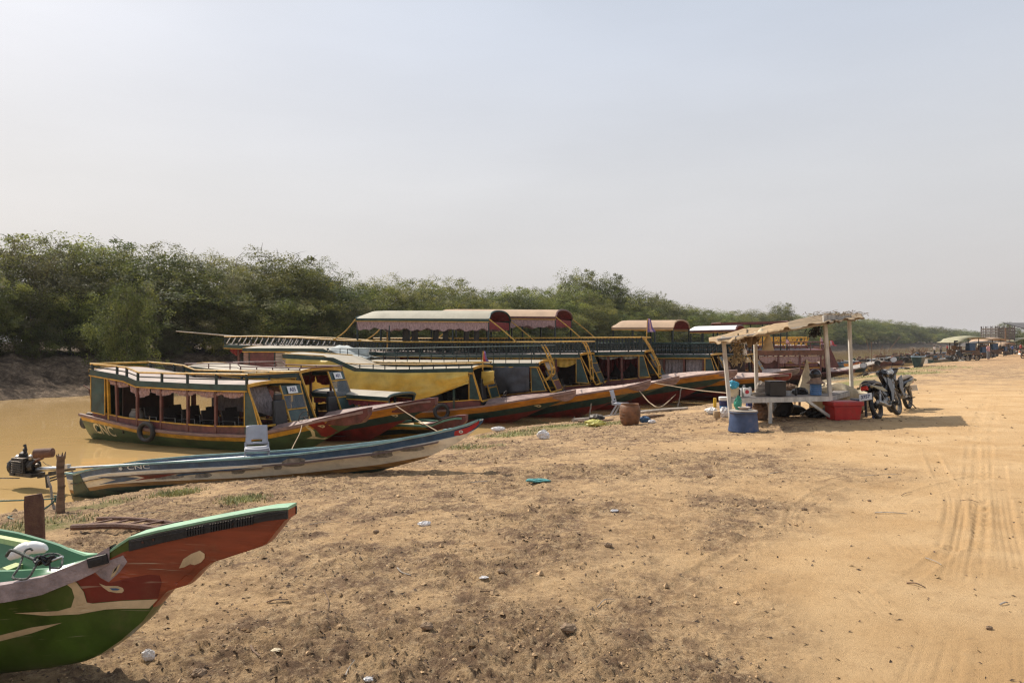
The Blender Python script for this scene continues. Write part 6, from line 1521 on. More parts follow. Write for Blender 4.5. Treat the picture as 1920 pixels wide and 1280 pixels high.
c = tp(1372, .1); mb = MB(); mb.lathe([(0,0),(.10,0),(.115,.20),(.12,.21),(.11,.20),(.095,.02)], c+Vector((.06,.05,0)), 20); tag(mb.build('cream_bucket', M_sack, None, smooth=True), 'cream bucket at the left end of the stall table', 'bucket')
crumple('plastic_bag', c+Vector((.02,-.02,.20)), (.13,.11,.09), M_bbag, 'bright blue plastic bag on the cream bucket', 'bag', 41)
for k, (px, v, hh, m, lb) in enumerate(((1383,.15,.20,M_steel,'dark tin left of the red packet'),(1389,.3,.17,M_white,'white tub between the dark tin and the red packet'),(1394,.12,.26,M_alu,'slim metal thermos behind the red packet'),(1406,.25,.20,M_white,'white jar right of the red packet'))):
    c = tp(px, v); mb = MB(); w_ = .055 if k < 2 else .04; mb.lathe([(0,0),(w_,0),(w_,hh*.8),(w_*.7,hh*.88),(w_*.7,hh),(0,hh)], c, 16); tag(mb.build(('tin','tub','thermos','jar')[k], m, None, smooth=True), lb, ('tin','tub','flask','jar')[k])
c = tp(1399, .08); r = thing('food_packet', 'red and white packet standing on the left of the stall table', 'packet', c); mb = MB(); mb.box((0,0,.10), (.15,.08,.2), (0,0,.2)); mb.build('packet', M_white, r, bevel=.02); mb = MB(); mb.lathe([(0,-.004),(.045,-.003),(.045,.01)], (-.0,-.05,.11), 18, axis='Y'); mb.build('red_disc', mat('red_print', (.55,.03,.05), .5, .1, 5, 0, 10), r)
c = tp(1422, .2); mb = MB(); mb.lathe([(0,0),(.14,0),(.17,.03),(.165,.035),(.13,.012),(0,.012)], c, 26); mb.lathe([(0,.03),(.13,.03),(.16,.06),(.155,.062),(.12,.042),(0,.042)], c, 26); tag(mb.build('metal_tray', M_gwood, None, smooth=True), 'stack of two round trays left of the black box', 'tray')
crumple('green_net_bag', tc_+Vector((-.10,.04,.44)), (.08,.07,.17), M_gbag, 'green net bag slumped against the bowl on the blue tub', 'bag', 43)
# under and beside the table
def bucket(loc, s_, label, bands):
    r = thing('plastic_bucket', label, 'bucket', loc); mb = MB(); mb.lathe([(0,0),(.10*s_,0),(.115*s_,.12*s_)], (0,0,0), 22); mb.build('lower_body', bands[0], r, smooth=True); mb = MB(); mb.lathe([(.1155*s_,.12*s_),(.13*s_,.27*s_)], (0,0,0), 22); mb.build('label_band', bands[1], r, smooth=True); mb = MB(); mb.lathe([(.1305*s_,.27*s_),(.14*s_,.29*s_),(.14*s_,.36*s_),(.12*s_,.37*s_),(0,.372*s_)], (0,0,0), 22); mb.build('lid', bands[2], r, smooth=True)
bucket(gp(1357, 770)+Vector((0,0,.02)), 1.05, 'white and dark blue lidded bucket beside the left front post', (mat('bright_blue_plastic', (.05,.22,.50), .4, .1, 5, .05, 20), M_navy, M_white))
c = gp(1342, 764); mb = MB(); mb.box(c+Vector((0,.1,.15)), (.09,.09,.30)); tag(mb.build('yellow_jerrycan', mat('yellow_plastic', (.60,.38,.03), .4, .1, 5, .05, 20), None, bevel=.02), 'narrow yellow container behind the white and blue bucket', 'container')
crumple('white_sack', gp(1334, 776), (.18,.14,.10), M_white, 'white sack on the ground left of the bucket', 'sack', 51, parent=None)
crumple('white_sack', gp(1359, 781), (.14,.12,.13), M_pbag, 'white plastic sack slumped against the blue tub', 'sack', 52)
c = gp(1344, 785); mb = MB(); mb.lathe([(0,0),(.085,.01),(.095,.10),(.085,.18),(0,.19)], c+Vector((0,0,.0)), 14); tag(mb.build('tan_container', mat('tan_plastic', (.45,.31,.17), .6, .2, 6, .3, 20), None, smooth=True), 'squat tan container in front of the white sacks', 'container')
c = gp(1452, 776); mb = MB(); mb.lathe([(0,0),(.13,0),(.15,.28),(.155,.30),(.14,.29),(.12,.02)], c+Vector((0,.3,0)), 20); tag(mb.build('grey_pail', mat('grey_pail_paint', (.17,.16,.15), .6, .25, 5, .2, 20), None, smooth=True), 'dull grey pail in the shade under the stall table', 'pail')
c = gp(1410, 772); mb = MB(); mb.box(c+Vector((.05,.4,.17)), (.14,.2,.32)); tag(mb.build('blue_container', M_navy, None, bevel=.015), 'dark blue container under the left of the stall table', 'container')
def basket_hoop(px, py, r_, label):
    c = gp(px, py); mb = MB(); mb.tube([c+Vector((r_*math.cos(t), .5, r_*.9+r_*math.sin(t))) for t in np.linspace(0, 2*PI, 25)[:-1]], .014, 6, closed=True); mb.beam(c+Vector((-r_,.5,r_*.9)), c+Vector((r_,.5,r_*.9)), .01); tag(mb.build('metal_hoop', M_rust, None, smooth=True), label, 'hoop')
basket_hoop(1490, 772, .20, 'rusty hoop leaning behind the black dog under the table')
# dog asleep under the table
def skin_body(name, joints, edges, m, root_i=0, sub=2, parent=None, loc=(0,0,0)):
    me = bpy.data.meshes.new(name); me.from_pydata([j[0] for j in joints], edges, []); o = bpy.data.objects.new(name, me); COL.objects.link(o); o.location = loc
    if parent: o.parent = parent
    sk = o.modifiers.new('skin', 'SKIN'); sk.use_smooth_shade = True
    for i, j in enumerate(joints):
        r_ = j[1]; me.skin_vertices[0].data[i].radius = (r_, r_) if not hasattr(r_, '__len__') else r_; me.skin_vertices[0].data[i].use_root = (i == root_i)
    sb = o.modifiers.new('sub', 'SUBSURF'); sb.levels = sub; sb.render_levels = sub; me.materials.append(m); return o
c = gp(1492, 779); c = Vector((c.x, c.y+.35, gz(c.x, c.y+.35)))
dj = [((.30,.0,.12),.12),((.10,.02,.155),.15),((-.12,.02,.15),.14),((-.26,0,.13),.10),((-.36,-.05,.105),.075),((-.46,-.08,.07),.035),((-.30,-.14,.05),.035),((-.44,-.18,.03),.025),((.34,-.14,.07),.06),((.16,-.22,.04),.035),((.42,.05,.06),.03),((.40,-.2,.03),.015),((-.345,.02,.19),.02),((-.35,.03,.225),.008),((-.33,-.10,.185),.02),((-.335,-.11,.22),.008)]
dg_ = skin_body('sleeping_dog', dj, [(0,1),(1,2),(2,3),(3,4),(4,5),(3,6),(6,7),(0,8),(8,9),(0,10),(10,11),(4,12),(12,13),(4,14),(14,15)], mat('black_fur', (.012,.011,.011), .8, .3, 20, .4, 80), 1, loc=tuple(c)); tag(dg_, 'black dog lying asleep in the shade under the stall table', 'dog')
# red cool box
c = gp(1578, 786); r = thing('cool_box', 'red plastic cool box with lid in front of the stall', 'cool box', c+Vector((0,-.08,0)), rz=.12)
M_cred = mat('red_plastic', (.42,.022,.02), .42, .14, 4, .06, 20, dirt=.35, dscale=5)
def taper_box(w0, d0, w1, d1, z0, z1):
    mb = MB(); mb.add([(-w0/2,-d0/2,z0),(w0/2,-d0/2,z0),(w0/2,d0/2,z0),(-w0/2,d0/2,z0),(-w1/2,-d1/2,z1),(w1/2,-d1/2,z1),(w1/2,d1/2,z1),(-w1/2,d1/2,z1)], [(3,2,1,0),(4,5,6,7),(0,1,5,4),(1,2,6,5),(2,3,7,6),(3,0,4,7)]); return mb
taper_box(.62,.38,.70,.44,0,.33).build('cool_box_body', M_cred, r, bevel=.025); taper_box(.76,.49,.76,.49,.325,.43).build('lid', M_cred, r, bevel=.02)
mb = MB(); mb.box((0,-.245,.385), (.5,.012,.02)); mb.box((0,0,.434), (.6,.36,.01)); mb.build('lid_rib', M_cred, r, bevel=.004)
# second low table under a draped cloth
r = thing('low_table', 'low table draped with pale cloth at the right rear of the stall', 'table', Vector((8.35,19.6,gz(8.35,19.6))))
mb = MB(); R = []
for i in range(25):
    x = -.75+1.55*i/24; row = []
    for j in range(15):
        v = j/14; y = -.55+1.1*min(1, max(0, (v-.3)/.5)); z = .55 if .3 <= v <= .8 else (.55-(.3-v)/.3*.42 if v < .3 else .55-(v-.8)/.2*.3); z += .07*math.sin(x*7+v*5)*(.4+abs(v-.5))+.05*math.sin(x*3.1+1); row.append((x, y-.05*math.sin(x*11)*(v < .3), z+.16*max(0, math.sin((i-3)/20*PI))*(.3 <= v <= .8)))
    R.append(row)
mb.grid(R); mb.build('draped_cloth', M_sack, r, smooth=True, solid=.008)
mb = MB(); mb.box((0,0,.50), (1.4,1.0,.03)); mb.build('table_top', M_wood, r)
for x, y in ((-.65,-.4),(.65,-.4),(.65,.4),(-.65,.4)): mb = MB(); mb.beam((x,y,0),(x,y,.5), .05); mb.build('leg', M_wood, r)
# plastic stool by the motorbikes
c = gp(1622, 785); r = thing('plastic_stool', 'dark blue plastic stool between the cool box and the motorbikes', 'stool', c+Vector((0,.2,0)))
M_sto = mat('slate_blue_plastic', (.05,.07,.12), .5, .15, 5, .05, 20, dust=.3); mb = MB(); mb.box((0,0,.44), (.40,.34,.04), taper=.95); mb.build('seat', M_sto, r, bevel=.015)
for sx_ in (-1, 1):
    for sy in (-1, 1): mb = MB(); mb.beam((sx_*.16,sy*.13,.43), (sx_*.21,sy*.18,0), .05, .03); mb.build('leg', M_sto, r)

# ---------------------------------------------------------------- motorbikes
M_bk = mat('black_gloss_plastic', (.012,.013,.016), .16, .2, 3, .04, 20, dust=.12, spec=.6); M_gld = mat('gold_grey_plastic', (.30,.25,.13), .4, .2, 4, .05, 20, dust=.3); M_tail = mat('red_lens', (.45,.02,.01), .15, .1, 4, 0, 10); M_lens = mat('clear_lens', (.55,.58,.60), .08, .1, 4, 0, 10, spec=.9); M_mir = mat('mirror_glass', (.62,.68,.76), .15, .02, 4, 0, 10, metal=.35)
def motorbike(loc, heading, label, lean=.12, sc=1.0, detail=True, group=None, body=None, cat='motorbike'):
    """underbone motorbike, x forward, origin under the rear wheel"""
    r = empty('motorbike', loc, 0, label, cat, group, rot=(lean, 0, heading)); r.scale = (sc,)*3; body = body or M_bk; WB = 1.22
    for x, nm in ((0, 'rear_wheel'), (WB, 'front_wheel')):
        mb = MB(); R = []
        for i in range(32):
            a = 2*PI*i/32; row = [((.25+.05*math.cos(b_))*math.cos(a)+x, .05*math.sin(b_), .29+(.25+.05*math.cos(b_))*math.sin(a)) for b_ in np.linspace(0, 2*PI, 9)[:-1]]; row = [(p[0], p[1], p[2]) for p in row]; R.append(row)
        R.append(R[0]); mb.grid(R, closed=True); wh = mb.build(nm, M_black, r, smooth=True)
        mb = MB()
        mb.tube([(x+.215*math.cos(a), 0, .29+.215*math.sin(a)) for a in np.linspace(0, 2*PI, 25)[:-1]], .018, 6, closed=True); mb.lathe([(.0,-.07),(.05,-.07),(.07,-.02),(.07,.02),(.05,.07),(0,.07)], (x,0,.29), 14, axis='Y')
        for k in range(14): a = k*2*PI/14; mb.beam((x+.05*math.cos(a+.5), 0, .29+.05*math.sin(a+.5)), (x+.21*math.cos(a), 0, .29+.21*math.sin(a)), .005)
        mb.build('rim', M_steel, wh)
    for (x, a0, a1) in ((0, .35, 2.5), (WB, .9, 2.7)):
        mb = MB(); mb.grid([[(x+.33*math.cos(a)*1.0, yy, .29+.33*math.sin(a)-.02*(abs(yy) > .05)) for yy in (-.065,-.03,.03,.065)] for a in np.linspace(a0, a1, 12)])
        mb.build('mudguard', body, r, smooth=True, solid=.008)
    mb = MB()
    for sy in (-1, 1): mb.tube([(WB,sy*.07,.29),(WB-.16,sy*.07,.62),(WB-.22,sy*.05,.78)], .02, 7); mb.tube([(-.02,sy*.10,.29),(.10,sy*.12,.62)], .028, 8); mb.beam((-.02,sy*.08,.29),(.42,sy*.06,.36), .03)
    mb.beam((WB-.19,-.09,.70),(WB-.19,.09,.70), .05); mb.beam((.06,-.13,.55),(.06,.13,.55), .04); mb.beam((.4,-.07,.36),(.12,-.1,.62), .03); mb.beam((.4,-.07,.36),(WB-.2,-.06,.7), .03); mb.build('fork', M_alu, r, smooth=True)
    def loftp(name, secs, m, par=r):
        mb = MB(); R = []
        for (x, z, w, h) in secs: R.append([(x+h*.0, w*math.cos(t)*(1-.15*(math.sin(t) > 0)), z+h*math.sin(t)) for t in np.linspace(0, 2*PI, 13)[:-1]])
        mb.grid(R, closed=True); k = len(mb.v); mb.v += R[0]+R[-1]; mb.f += [tuple(range(k, k+12)), tuple(range(k+12, k+24))]; mb.m += [0, 0]; return mb.build(name, m, par, smooth=True)
    loftp('seat', [(-.32,.80,.08,.03),(-.25,.80,.12,.055),(0,.79,.13,.055),(.22,.76,.12,.055),(.42,.74,.10,.05),(.50,.72,.05,.03)], mat('seat_vinyl', (.035,.032,.032), .55, .2, 6, .15, 40, dust=.45))
    loftp('tail_cover', [(-.42,.74,.05,.03),(-.32,.72,.11,.06),(-.1,.70,.13,.07),(.2,.66,.12,.09),(.45,.62,.09,.10),(.52,.6,.05,.06)], body)
    for sy in (-1, 1):
        mb = MB(); mb.prism([(-.36,.72),(.25,.66),(.48,.56),(.30,.56),(-.1,.64)], 'Y', sy*.135-.008, sy*.135+.008); mb.build('side_stripe', M_gld, r)
        mb = MB(); mb.prism([(.62,.86),(.86,.80),(.90,.55),(.72,.34),(.60,.32),(.66,.52),(.58,.70)], 'Y', sy*.14-.012, sy*.14+.012); mb.build('leg_shield', body, r, bevel=.01)
    loftp('body_cover', [(.30,.60,.10,.10),(.50,.52,.11,.12),(.66,.50,.12,.14),(.80,.58,.13,.15),(.90,.72,.10,.12),(.94,.82,.05,.06)], body)
    loftp('steering_cover', [(.72,.98,.05,.04),(.78,.98,.13,.08),(.88,.95,.14,.09),(.97,.90,.09,.06),(1.0,.87,.04,.03)], body)
    mb = MB(); mb.beam((.72,0,.95),(.95,0,.6), .16, .10, up=(0,1,0)); mb.build('front_cover', body, r, bevel=.02)
    mb = MB(); mb.lathe([(0,-.02),(.075,-.01),(.085,.03)], (0,0,0), 16, axis='X', R=Matrix.Rotation(PI, 3, 'Z')); mb.v = [(v[0]+.975, v[1], v[2]+.94) for v in mb.v]; mb.build('headlight', M_lens, r, smooth=True)
    mb = MB(); mb.tube([(.72,-.36,1.0),(.78,-.2,1.03),(.80,0,1.0),(.78,.2,1.03),(.72,.36,1.0)], .014, 7); mb.build('handlebar', M_chrome, r, smooth=True)
    for sy in (-1, 1):
        mb = MB(); mb.tube([(.715,sy*.38,1.0),(.745,sy*.27,1.015)], .022, 8); mb.beam((.78,sy*.33,1.0),(.80,sy*.2,1.02), .012); mb.build('grip', M_black, r, smooth=True)
        mb = MB(); mb.tube([(.78,sy*.22,1.02),(.80,sy*.26,1.12),(.76,sy*.32,1.20)], .007, 6); mb.build('mirror_stem', M_black, r)
        ms = MB(); ms.lathe([(0,.014),(.058,.012),(.066,-.005)], (0,0,0), 16, axis='X'); ms.v = [(v[0]+.75, v[1]*1.2+sy*.33, v[2]+1.22) for v in ms.v]; mh = ms.build('mirror_shell', M_black, r, smooth=True)
        ms = MB(); ms.lathe([(0,-.006),(.058,-.006)], (0,0,0), 16, axis='X'); ms.v = [(v[0]+.75, v[1]*1.2+sy*.33, v[2]+1.22) for v in ms.v]; ms.build('mirror_glass', M_mir, mh)
    mb = MB(); mb.box((-.42,0,.68), (.07,.15,.09), (0,.4,0), taper=.9); mb.build('tail_light', M_tail, r, bevel=.015)
    for sy in (-1, 1): mb = MB(); mb.lathe([(0,-.03),(.03,-.02),(.03,.02),(0,.03)], (-.38,sy*.14,.70), 10, axis='X'); mb.build('turn_signal', M_gld, r, smooth=True)
    mb = MB(); mb.box((-.47,0,.50), (.012,.26,.15), (0,.35,0)); pl = mb.build('number_plate', M_plate, r)
    mb = MB(); mb.tube([(-.34,-.11,.74),(-.40,-.08,.78),(-.40,.08,.78),(-.34,.11,.74)], .012, 6); mb.tube([(-.36,-.13,.72),(-.1,-.15,.76),(.1,-.14,.74)], .01, 6); mb.tube([(-.36,.13,.72),(-.1,.15,.76),(.1,.14,.74)], .01, 6); mb.build('grab_rail', M_alu, r, smooth=True)
    mb = MB(); mb.lathe([(.03,-.12),(.08,-.1),(.10,0),(.08,.1),(.03,.12)], (.50,0,.36), 14, axis='Y'); mb.box((.62,0,.40), (.26,.13,.14), (0,-.1,0)); mb.box((.42,0,.33), (.3,.2,.12)); mb.build('engine', M_alu, r, bevel=.02)
    mb = MB(); mb.tube([(.66,-.1,.33),(.45,-.14,.24),(.15,-.16,.26),(-.02,-.17,.30)], [.018,.02,.04,.045], 10); mb.tube([(.0,-.17,.30),(-.32,-.17,.36)], [.05,.042], 12); mb.build('exhaust', M_rust if not detail else M_alu, r, smooth=True)
    mb = MB(); mb.tube([(.45,-.30,.28),(.45,.30,.28)], .012, 6); mb.box((.45,-.27,.285), (.07,.1,.02)); mb.box((.45,.27,.285), (.07,.1,.02)); mb.tube([(.35,.1,.26),(.28,.26,.0)], .013, 6); mb.build('foot_rest', M_steel, r)
    return r, pl
c = gp(1648, 785); mA, plA = motorbike(c, math.radians(45), 'dark motorbike seen from behind with red tail light and number plate', lean=-.22)
v, f = text_geo('3757', .10, .003); mb = MB(); mb.add([(0, -p[0]*.95, p[1]) for p in v], f); R_ = Matrix.Rotation(.35, 3, 'Y'); mb.v = [tuple(R_ @ Vector((-.010, q[1], q[2]))+Vector((-.47, 0, .50))) for q in mb.v]; mb.build('plate_digits', M_navy, plA)
mA.scale = (1.1,1.1,1.1)
c = gp(1704, 766); cf = gp(1668, 773); hd = math.atan2(cf.y-c.y, cf.x-c.x); motorbike(c, hd, 'dusty black motorbike facing the camera with its long seat to the right', lean=.14, sc=1.1)

# ---------------------------------------------------------------- far bank of boats, carts, truck and people
def rowboat(px0, py0, px1, py1, Y0, Y1, col, col2, label, w=.55, hgt=.42, group='small boats moored in the distance', z=None, load=0):
    a, c = at(px0, py0, Y0), at(px1, py1, Y1); zz = ZW if z is None else z; a.z = c.z = zz; L = (c-a).length; rz = math.atan2(c.y-a.y, c.x-a.x); r = empty('rowing_boat', a, rz, label, 'boat', group)
    mb = MB(); R = []; n = 16
    for i in range(n+1):
        t = i/n; hb = w*math.sin(PI*(.12+.80*t))**.7*(1 if t < .8 else max(.05, 1-(t-.8)*4.6)); g_ = hgt*(.75+.25*(2*t-1)**2+1.0*max(0, t-.75)**1.3); kz = -.1 if t < .7 else -.1+(g_+.0)*((t-.7)/.3)**1.4
        R.append([(t*L, -hb, g_), (t*L, -hb*.97, g_-.12), (t*L, -hb*.6, kz+.02), (t*L, hb*.6, kz+.02), (t*L, hb*.97, g_-.12), (t*L, hb, g_)])
    mb.grid(R); mb.m = [0]*len(mb.m); k = len(mb.v); mb.v += R[0]; mb.f.append(tuple(range(k, k+6))); mb.m.append(0)
    mb.build('hull', col, r, smooth=False)
    mb = MB()
    for s_ in (0, 5): mb.tube([q[s_] for q in R], .035, 5)
    mb.build('gunwale', col2, r)
    mb = MB()
    for t in (.2,.4,.6,.75): mb.box((t*L, 0, hgt*.6), (.18, w*1.6, .03))
    mb.build('thwart', M_gwood, r)
    if load:
        o = MB(); rg = random.Random(int(px0)); 
        for i in range(load): x, y = rg.uniform(.15,.7)*L, rg.uniform(-.3,.3)*w; o.box((x, y, hgt+.1), (rg.uniform(.2,.5), rg.uniform(.2,.4), rg.uniform(.2,.4)), (0,0,rg.uniform(0,3)))
        o.build('cargo', M_steel if rg.random() < .5 else M_wood, r)
    return r
RB = [ (1571,697,1626,690,72,76,M_teal,M_blue,'teal rowing boat behind the gangplank',0), (1500,690,1590,683,82,86,M_blue,M_tealL,'blue rowing boat seen between the stall posts',3),(1575,682,1640,678,95,98,M_blue,M_white,'blue rowing boat with white rim behind the right stall post',3),
 (1600,676,1670,672,108,112,M_teal,M_white,'green rowing boat near the seated bare-backed man',4),(1590,690,1610,683,80,84,M_orange,M_red,'orange rowing boat with raised bow beside the stall post',0),(1640,668,1720,666,135,140,M_wood,M_gwood,'brown boat behind the seated bare-backed man',5),
 (1665,671,1740,668,120,126,M_tealL,M_blue,'green boat beyond the gangplank',4),(1735,675,1790,668,103,118,M_white,M_tealL,'white boat left of the cart',3),(1700,664,1760,662,150,158,M_maroon,M_white,'maroon boat in the middle of the far row',4),(1755,668,1800,663,128,142,M_blue,M_blue,'bright blue boat just left of the cart',5),(1770,660,1830,657,165,180,M_blue,M_white,'blue boat in the farthest row',5),(1730,659,1790,656,180,190,M_white,M_wood,'pale boat far out on the river',3),(1645,680,1700,676,92,96,M_maroon,M_wood,'dark maroon boat behind the motorbikes',6),(1610,684,1650,681,88,91,M_wood,M_gwood,'brown boat under the right post of the stall',5),(1690,672,1735,670,104,109,M_steel,M_wood,'black boat left of the brushwood boat',6),(1745,670,1800,666,98,106,M_teal,M_wood,'dark green boat right of the brushwood boat',6),(1720,664,1775,661,140,150,M_steel,M_maroon,'black boat in the middle of the far row',5),(1550,686,1600,683,88,92,M_tealL,M_white,'pale teal boat left of the right stall post',4)]
for i, (a0,b0,a1,b1,y0,y1,c1,c2,lb,ld) in enumerate(RB): rowboat(a0,b0,a1,b1,y0,y1,c1,c2,lb,w=.75,hgt=.6,load=ld)
for i, (px, y0, y1, Y, tl) in enumerate(((1634,640,692,84,.0),(1643,648,678,95,.8),(1658,655,676,100,0),(1687,657,674,112,0),(1696,652,672,120,.3),(1710,651,668,126,0),(1727,650,668,126,.2),(1660,630,660,110,2.2),(1630,636,655,120,-.5))):
    a = at(px, y1, Y); b_ = at(px, y0, Y); b_.x += tl; mb = MB(); mb.tube([a+Vector((0,0,-.4)), b_], [.05,.03], 5); tag(mb.build('mooring_pole', M_wood, None), 'thin wooden mooring pole standing among the distant boats', 'pole', 'mooring poles among the distant boats')
# gangplank
a, c = at(1568,697,52), gp(1668, 676); c.z += .35; r = empty('gangplank', a, 0, 'long grey gangplank from the maroon boat to the bank', 'gangplank'); d = c-a; mb = MB(); mb.beam((0,0,0), d, 1.1, .10); mb.build('plank', M_gwood, r)
for t in (.15,.5,.85):
    q = d*t; g_ = gz(a.x+q.x, a.y+q.y); mb = MB(); mb.beam(q+Vector((0,0,-.05)), (q.x, q.y, g_-a.z-.3), .12); mb.build('trestle', M_wood, r)
# beached cargo boat at the bank
def beached(px, py, label):
    c = gp(px, py); r = empty('cargo_boat', c, 1.0, label, 'boat'); Lb = 5.2; mb = MB(); R = []
    for i in range(13):
        t = i/12; hb = .8*(math.sin(PI*(.18+.7*t))**.6); g_ = .95+.5*(t > .7)*(t-.7)*2; R.append([(t*Lb-2.6,-hb,g_+.1),(t*Lb-2.6,-hb*.95,g_-.2),(t*Lb-2.6,-hb*.55,.0),(t*Lb-2.6,hb*.55,.0),(t*Lb-2.6,hb*.95,g_-.2),(t*Lb-2.6,hb,g_+.1)])
    mb.grid(R); k = len(mb.v); mb.v += R[0]+R[-1]; mb.f += [tuple(range(k,k+6)), tuple(range(k+6,k+12))]; mb.m += [0,0]; mb.build('hull', M_teal, r); mb = MB()
    for s_ in (0,5): mb.tube([q[s_] for q in R], .06, 5)
    mb.beam(R[0][0], R[0][5], .12); mb.beam(R[-1][0], R[-1][5], .12); mb.build('gunwale', mat('pale_blue_rim', (.30,.42,.52), .5, .1, 4, .1, 20), r); mb = MB(); rg = random.Random(3)
    for i in range(90): p = Vector((rg.uniform(-2.2,2.2), rg.uniform(-.9,.9), rg.uniform(.9,1.5))); mb.tube([p, p+Vector((rg.uniform(-.8,.8), rg.uniform(-.5,.5), rg.uniform(0,.5)))], .03, 4)
    mb.build('brushwood', M_wood, r); return r
beached(1722, 688, 'dark cargo boat heaped with brushwood, beached at the waterline').scale = (.6,.6,.8)
beached(1640+20, 683, 'low dark boat on the muddy bank left of the brushwood boat').scale = (.9,.9,.45)
# people
def person(loc, rz, h, label, shirt, trousers, pose='stand', skin=M_skin, group=None, cat='person', hat=None):
    s_ = h/1.7; r = empty('person', loc, rz, label, cat, group); r.scale = (s_,)*3
    if pose == 'sit':
        J = [((0,0,.12),.13),((0,.01,.34),.125),((0,.0,.50),.13),((0,-.01,.60),.055),((0,-.01,.70),.075),((0,-.01,.79),.075),((-.17,0,.52),.06),((-.25,-.08,.32),.042),((-.16,-.24,.18),.032),((.17,0,.52),.06),((.25,-.08,.32),.042),((.16,-.24,.18),.032),((-.1,-.05,.11),.085),((-.2,-.38,.22),.06),((-.1,-.48,.03),.04),((.1,-.05,.11),.085),((.2,-.38,.22),.06),((.1,-.48,.03),.04)]
        E = [(0,1),(1,2),(2,3),(3,4),(4,5),(2,6),(6,7),(7,8),(2,9),(9,10),(10,11),(0,12),(12,13),(13,14),(0,15),(15,16),(16,17)]; tr = [(-.0,.0,.12,.16),(-.15,-.2,.17,.10),(.15,-.2,.17,.10)]
        hz = .745
    else:
        J = [((0,0,.92),.12),((0,0,1.12),.11),((0,.0,1.36),.125),((0,0,1.47),.055),((0,-.01,1.55),.075),((0,-.01,1.64),.075),((-.18,0,1.38),.055),((-.22,.02,1.12),.04),((-.21,-.05,.88),.03),((.18,0,1.38),.055),((.22,.02,1.12),.04),((.21,-.05,.88),.03),((-.09,0,.86),.09),((-.10,-.02,.48),.06),((-.11,.02,.07),.04),((-.11,-.12,.03),.035),((.09,0,.86),.09),((.10,.02,.48),.06),((.11,.04,.07),.04),((.11,-.08,.03),.035)]
        E = [(0,1),(1,2),(2,3),(3,4),(4,5),(2,6),(6,7),(7,8),(2,9),(9,10),(10,11),(0,12),(12,13),(13,14),(14,15),(0,16),(16,17),(17,18),(18,19)]; hz = 1.595
    skin_body('body', J, E, skin, 0, 1, r)
    mb = MB(); mb.lathe([(.088,-.03),(.095,.03),(.08,.085),(.04,.115),(0,.12)], (0,.012,hz), 12); mb.build('hair' if not hat else 'hat', hat or M_hair, r, smooth=True)
    if shirt and pose == 'stand': mb = MB(); mb.lathe([(.145,.86),(.15,1.1),(.17,1.34),(.10,1.44),(.06,1.45)], (0,0,0), 14); [mb.tube([(sg*.16,0,1.37),(sg*.225,.02,1.15)], [.075,.06], 8) for sg in (-1,1)]; mb.build('shirt', shirt, r, smooth=True)
    if trousers:
        mb = MB()
        if pose == 'stand':
            for sg in (-1, 1): mb.tube([(sg*.08,0,.95),(sg*.095,0,.5),(sg*.11,.02,.12)], [.12,.09,.07], 10)
        else:
            mb.lathe([(.15,.02),(.17,.08),(.14,.2)], (0,0,0), 12); [mb.tube([(sg*.09,-.02,.12),(sg*.18,-.34,.22)], [.11,.08], 8) for sg in (-1,1)]
        mb.build('trousers', trousers, r, smooth=True)
    return r
M_sh = {k: mat('shirt_'+k, c, .85, .15, 6, .3, 20) for k, c in dict(white=(.62,.60,.58), blue=(.07,.13,.32), red=(.35,.04,.04), grey=(.18,.18,.19), pink=(.55,.30,.30), black=(.03,.03,.035)).items()}
p = at(1674, 674, 108); person(p+Vector((0,0,-.25)), PI, 2.1, 'bare-backed man seated in a distant boat with his back to the camera', None, M_sh['blue'], 'sit')
for px, py, Y, k, lb in ((1752,661,118,'white','person in white standing in the far boats left of the cart'),(1776,656,150,'red','person in red among the far boats'),(1793,655,150,'black','person in black among the far boats'),(1764,659,130,'grey','person in grey among the far boats')):
    p = at(px, py+5, Y); person(p, .5, 1.6, lb, M_sh[k], M_sh['black'])
def gpt(px, Y): x = (px-960)/F*Y; return Vector((x, Y, gz(x, Y)))
for px, Y, k, k2, lb, rz in ((1853,78,'pink','grey','person in white beside the rear of the truck',.4),(1898,118,'blue','black','person in a blue shirt standing on the red road',.1),(1889,128,'pink','black','person in pink on the road left of the blue shirted one',.9),(1907,125,'white','black','person in a pale shirt on the road under the parasol',2.),(1914,112,'red','black','person in red at the right edge of the road',1.)):
    person(gpt(px, Y), rz, 1.65, lb, M_sh[k], M_sh[k2])
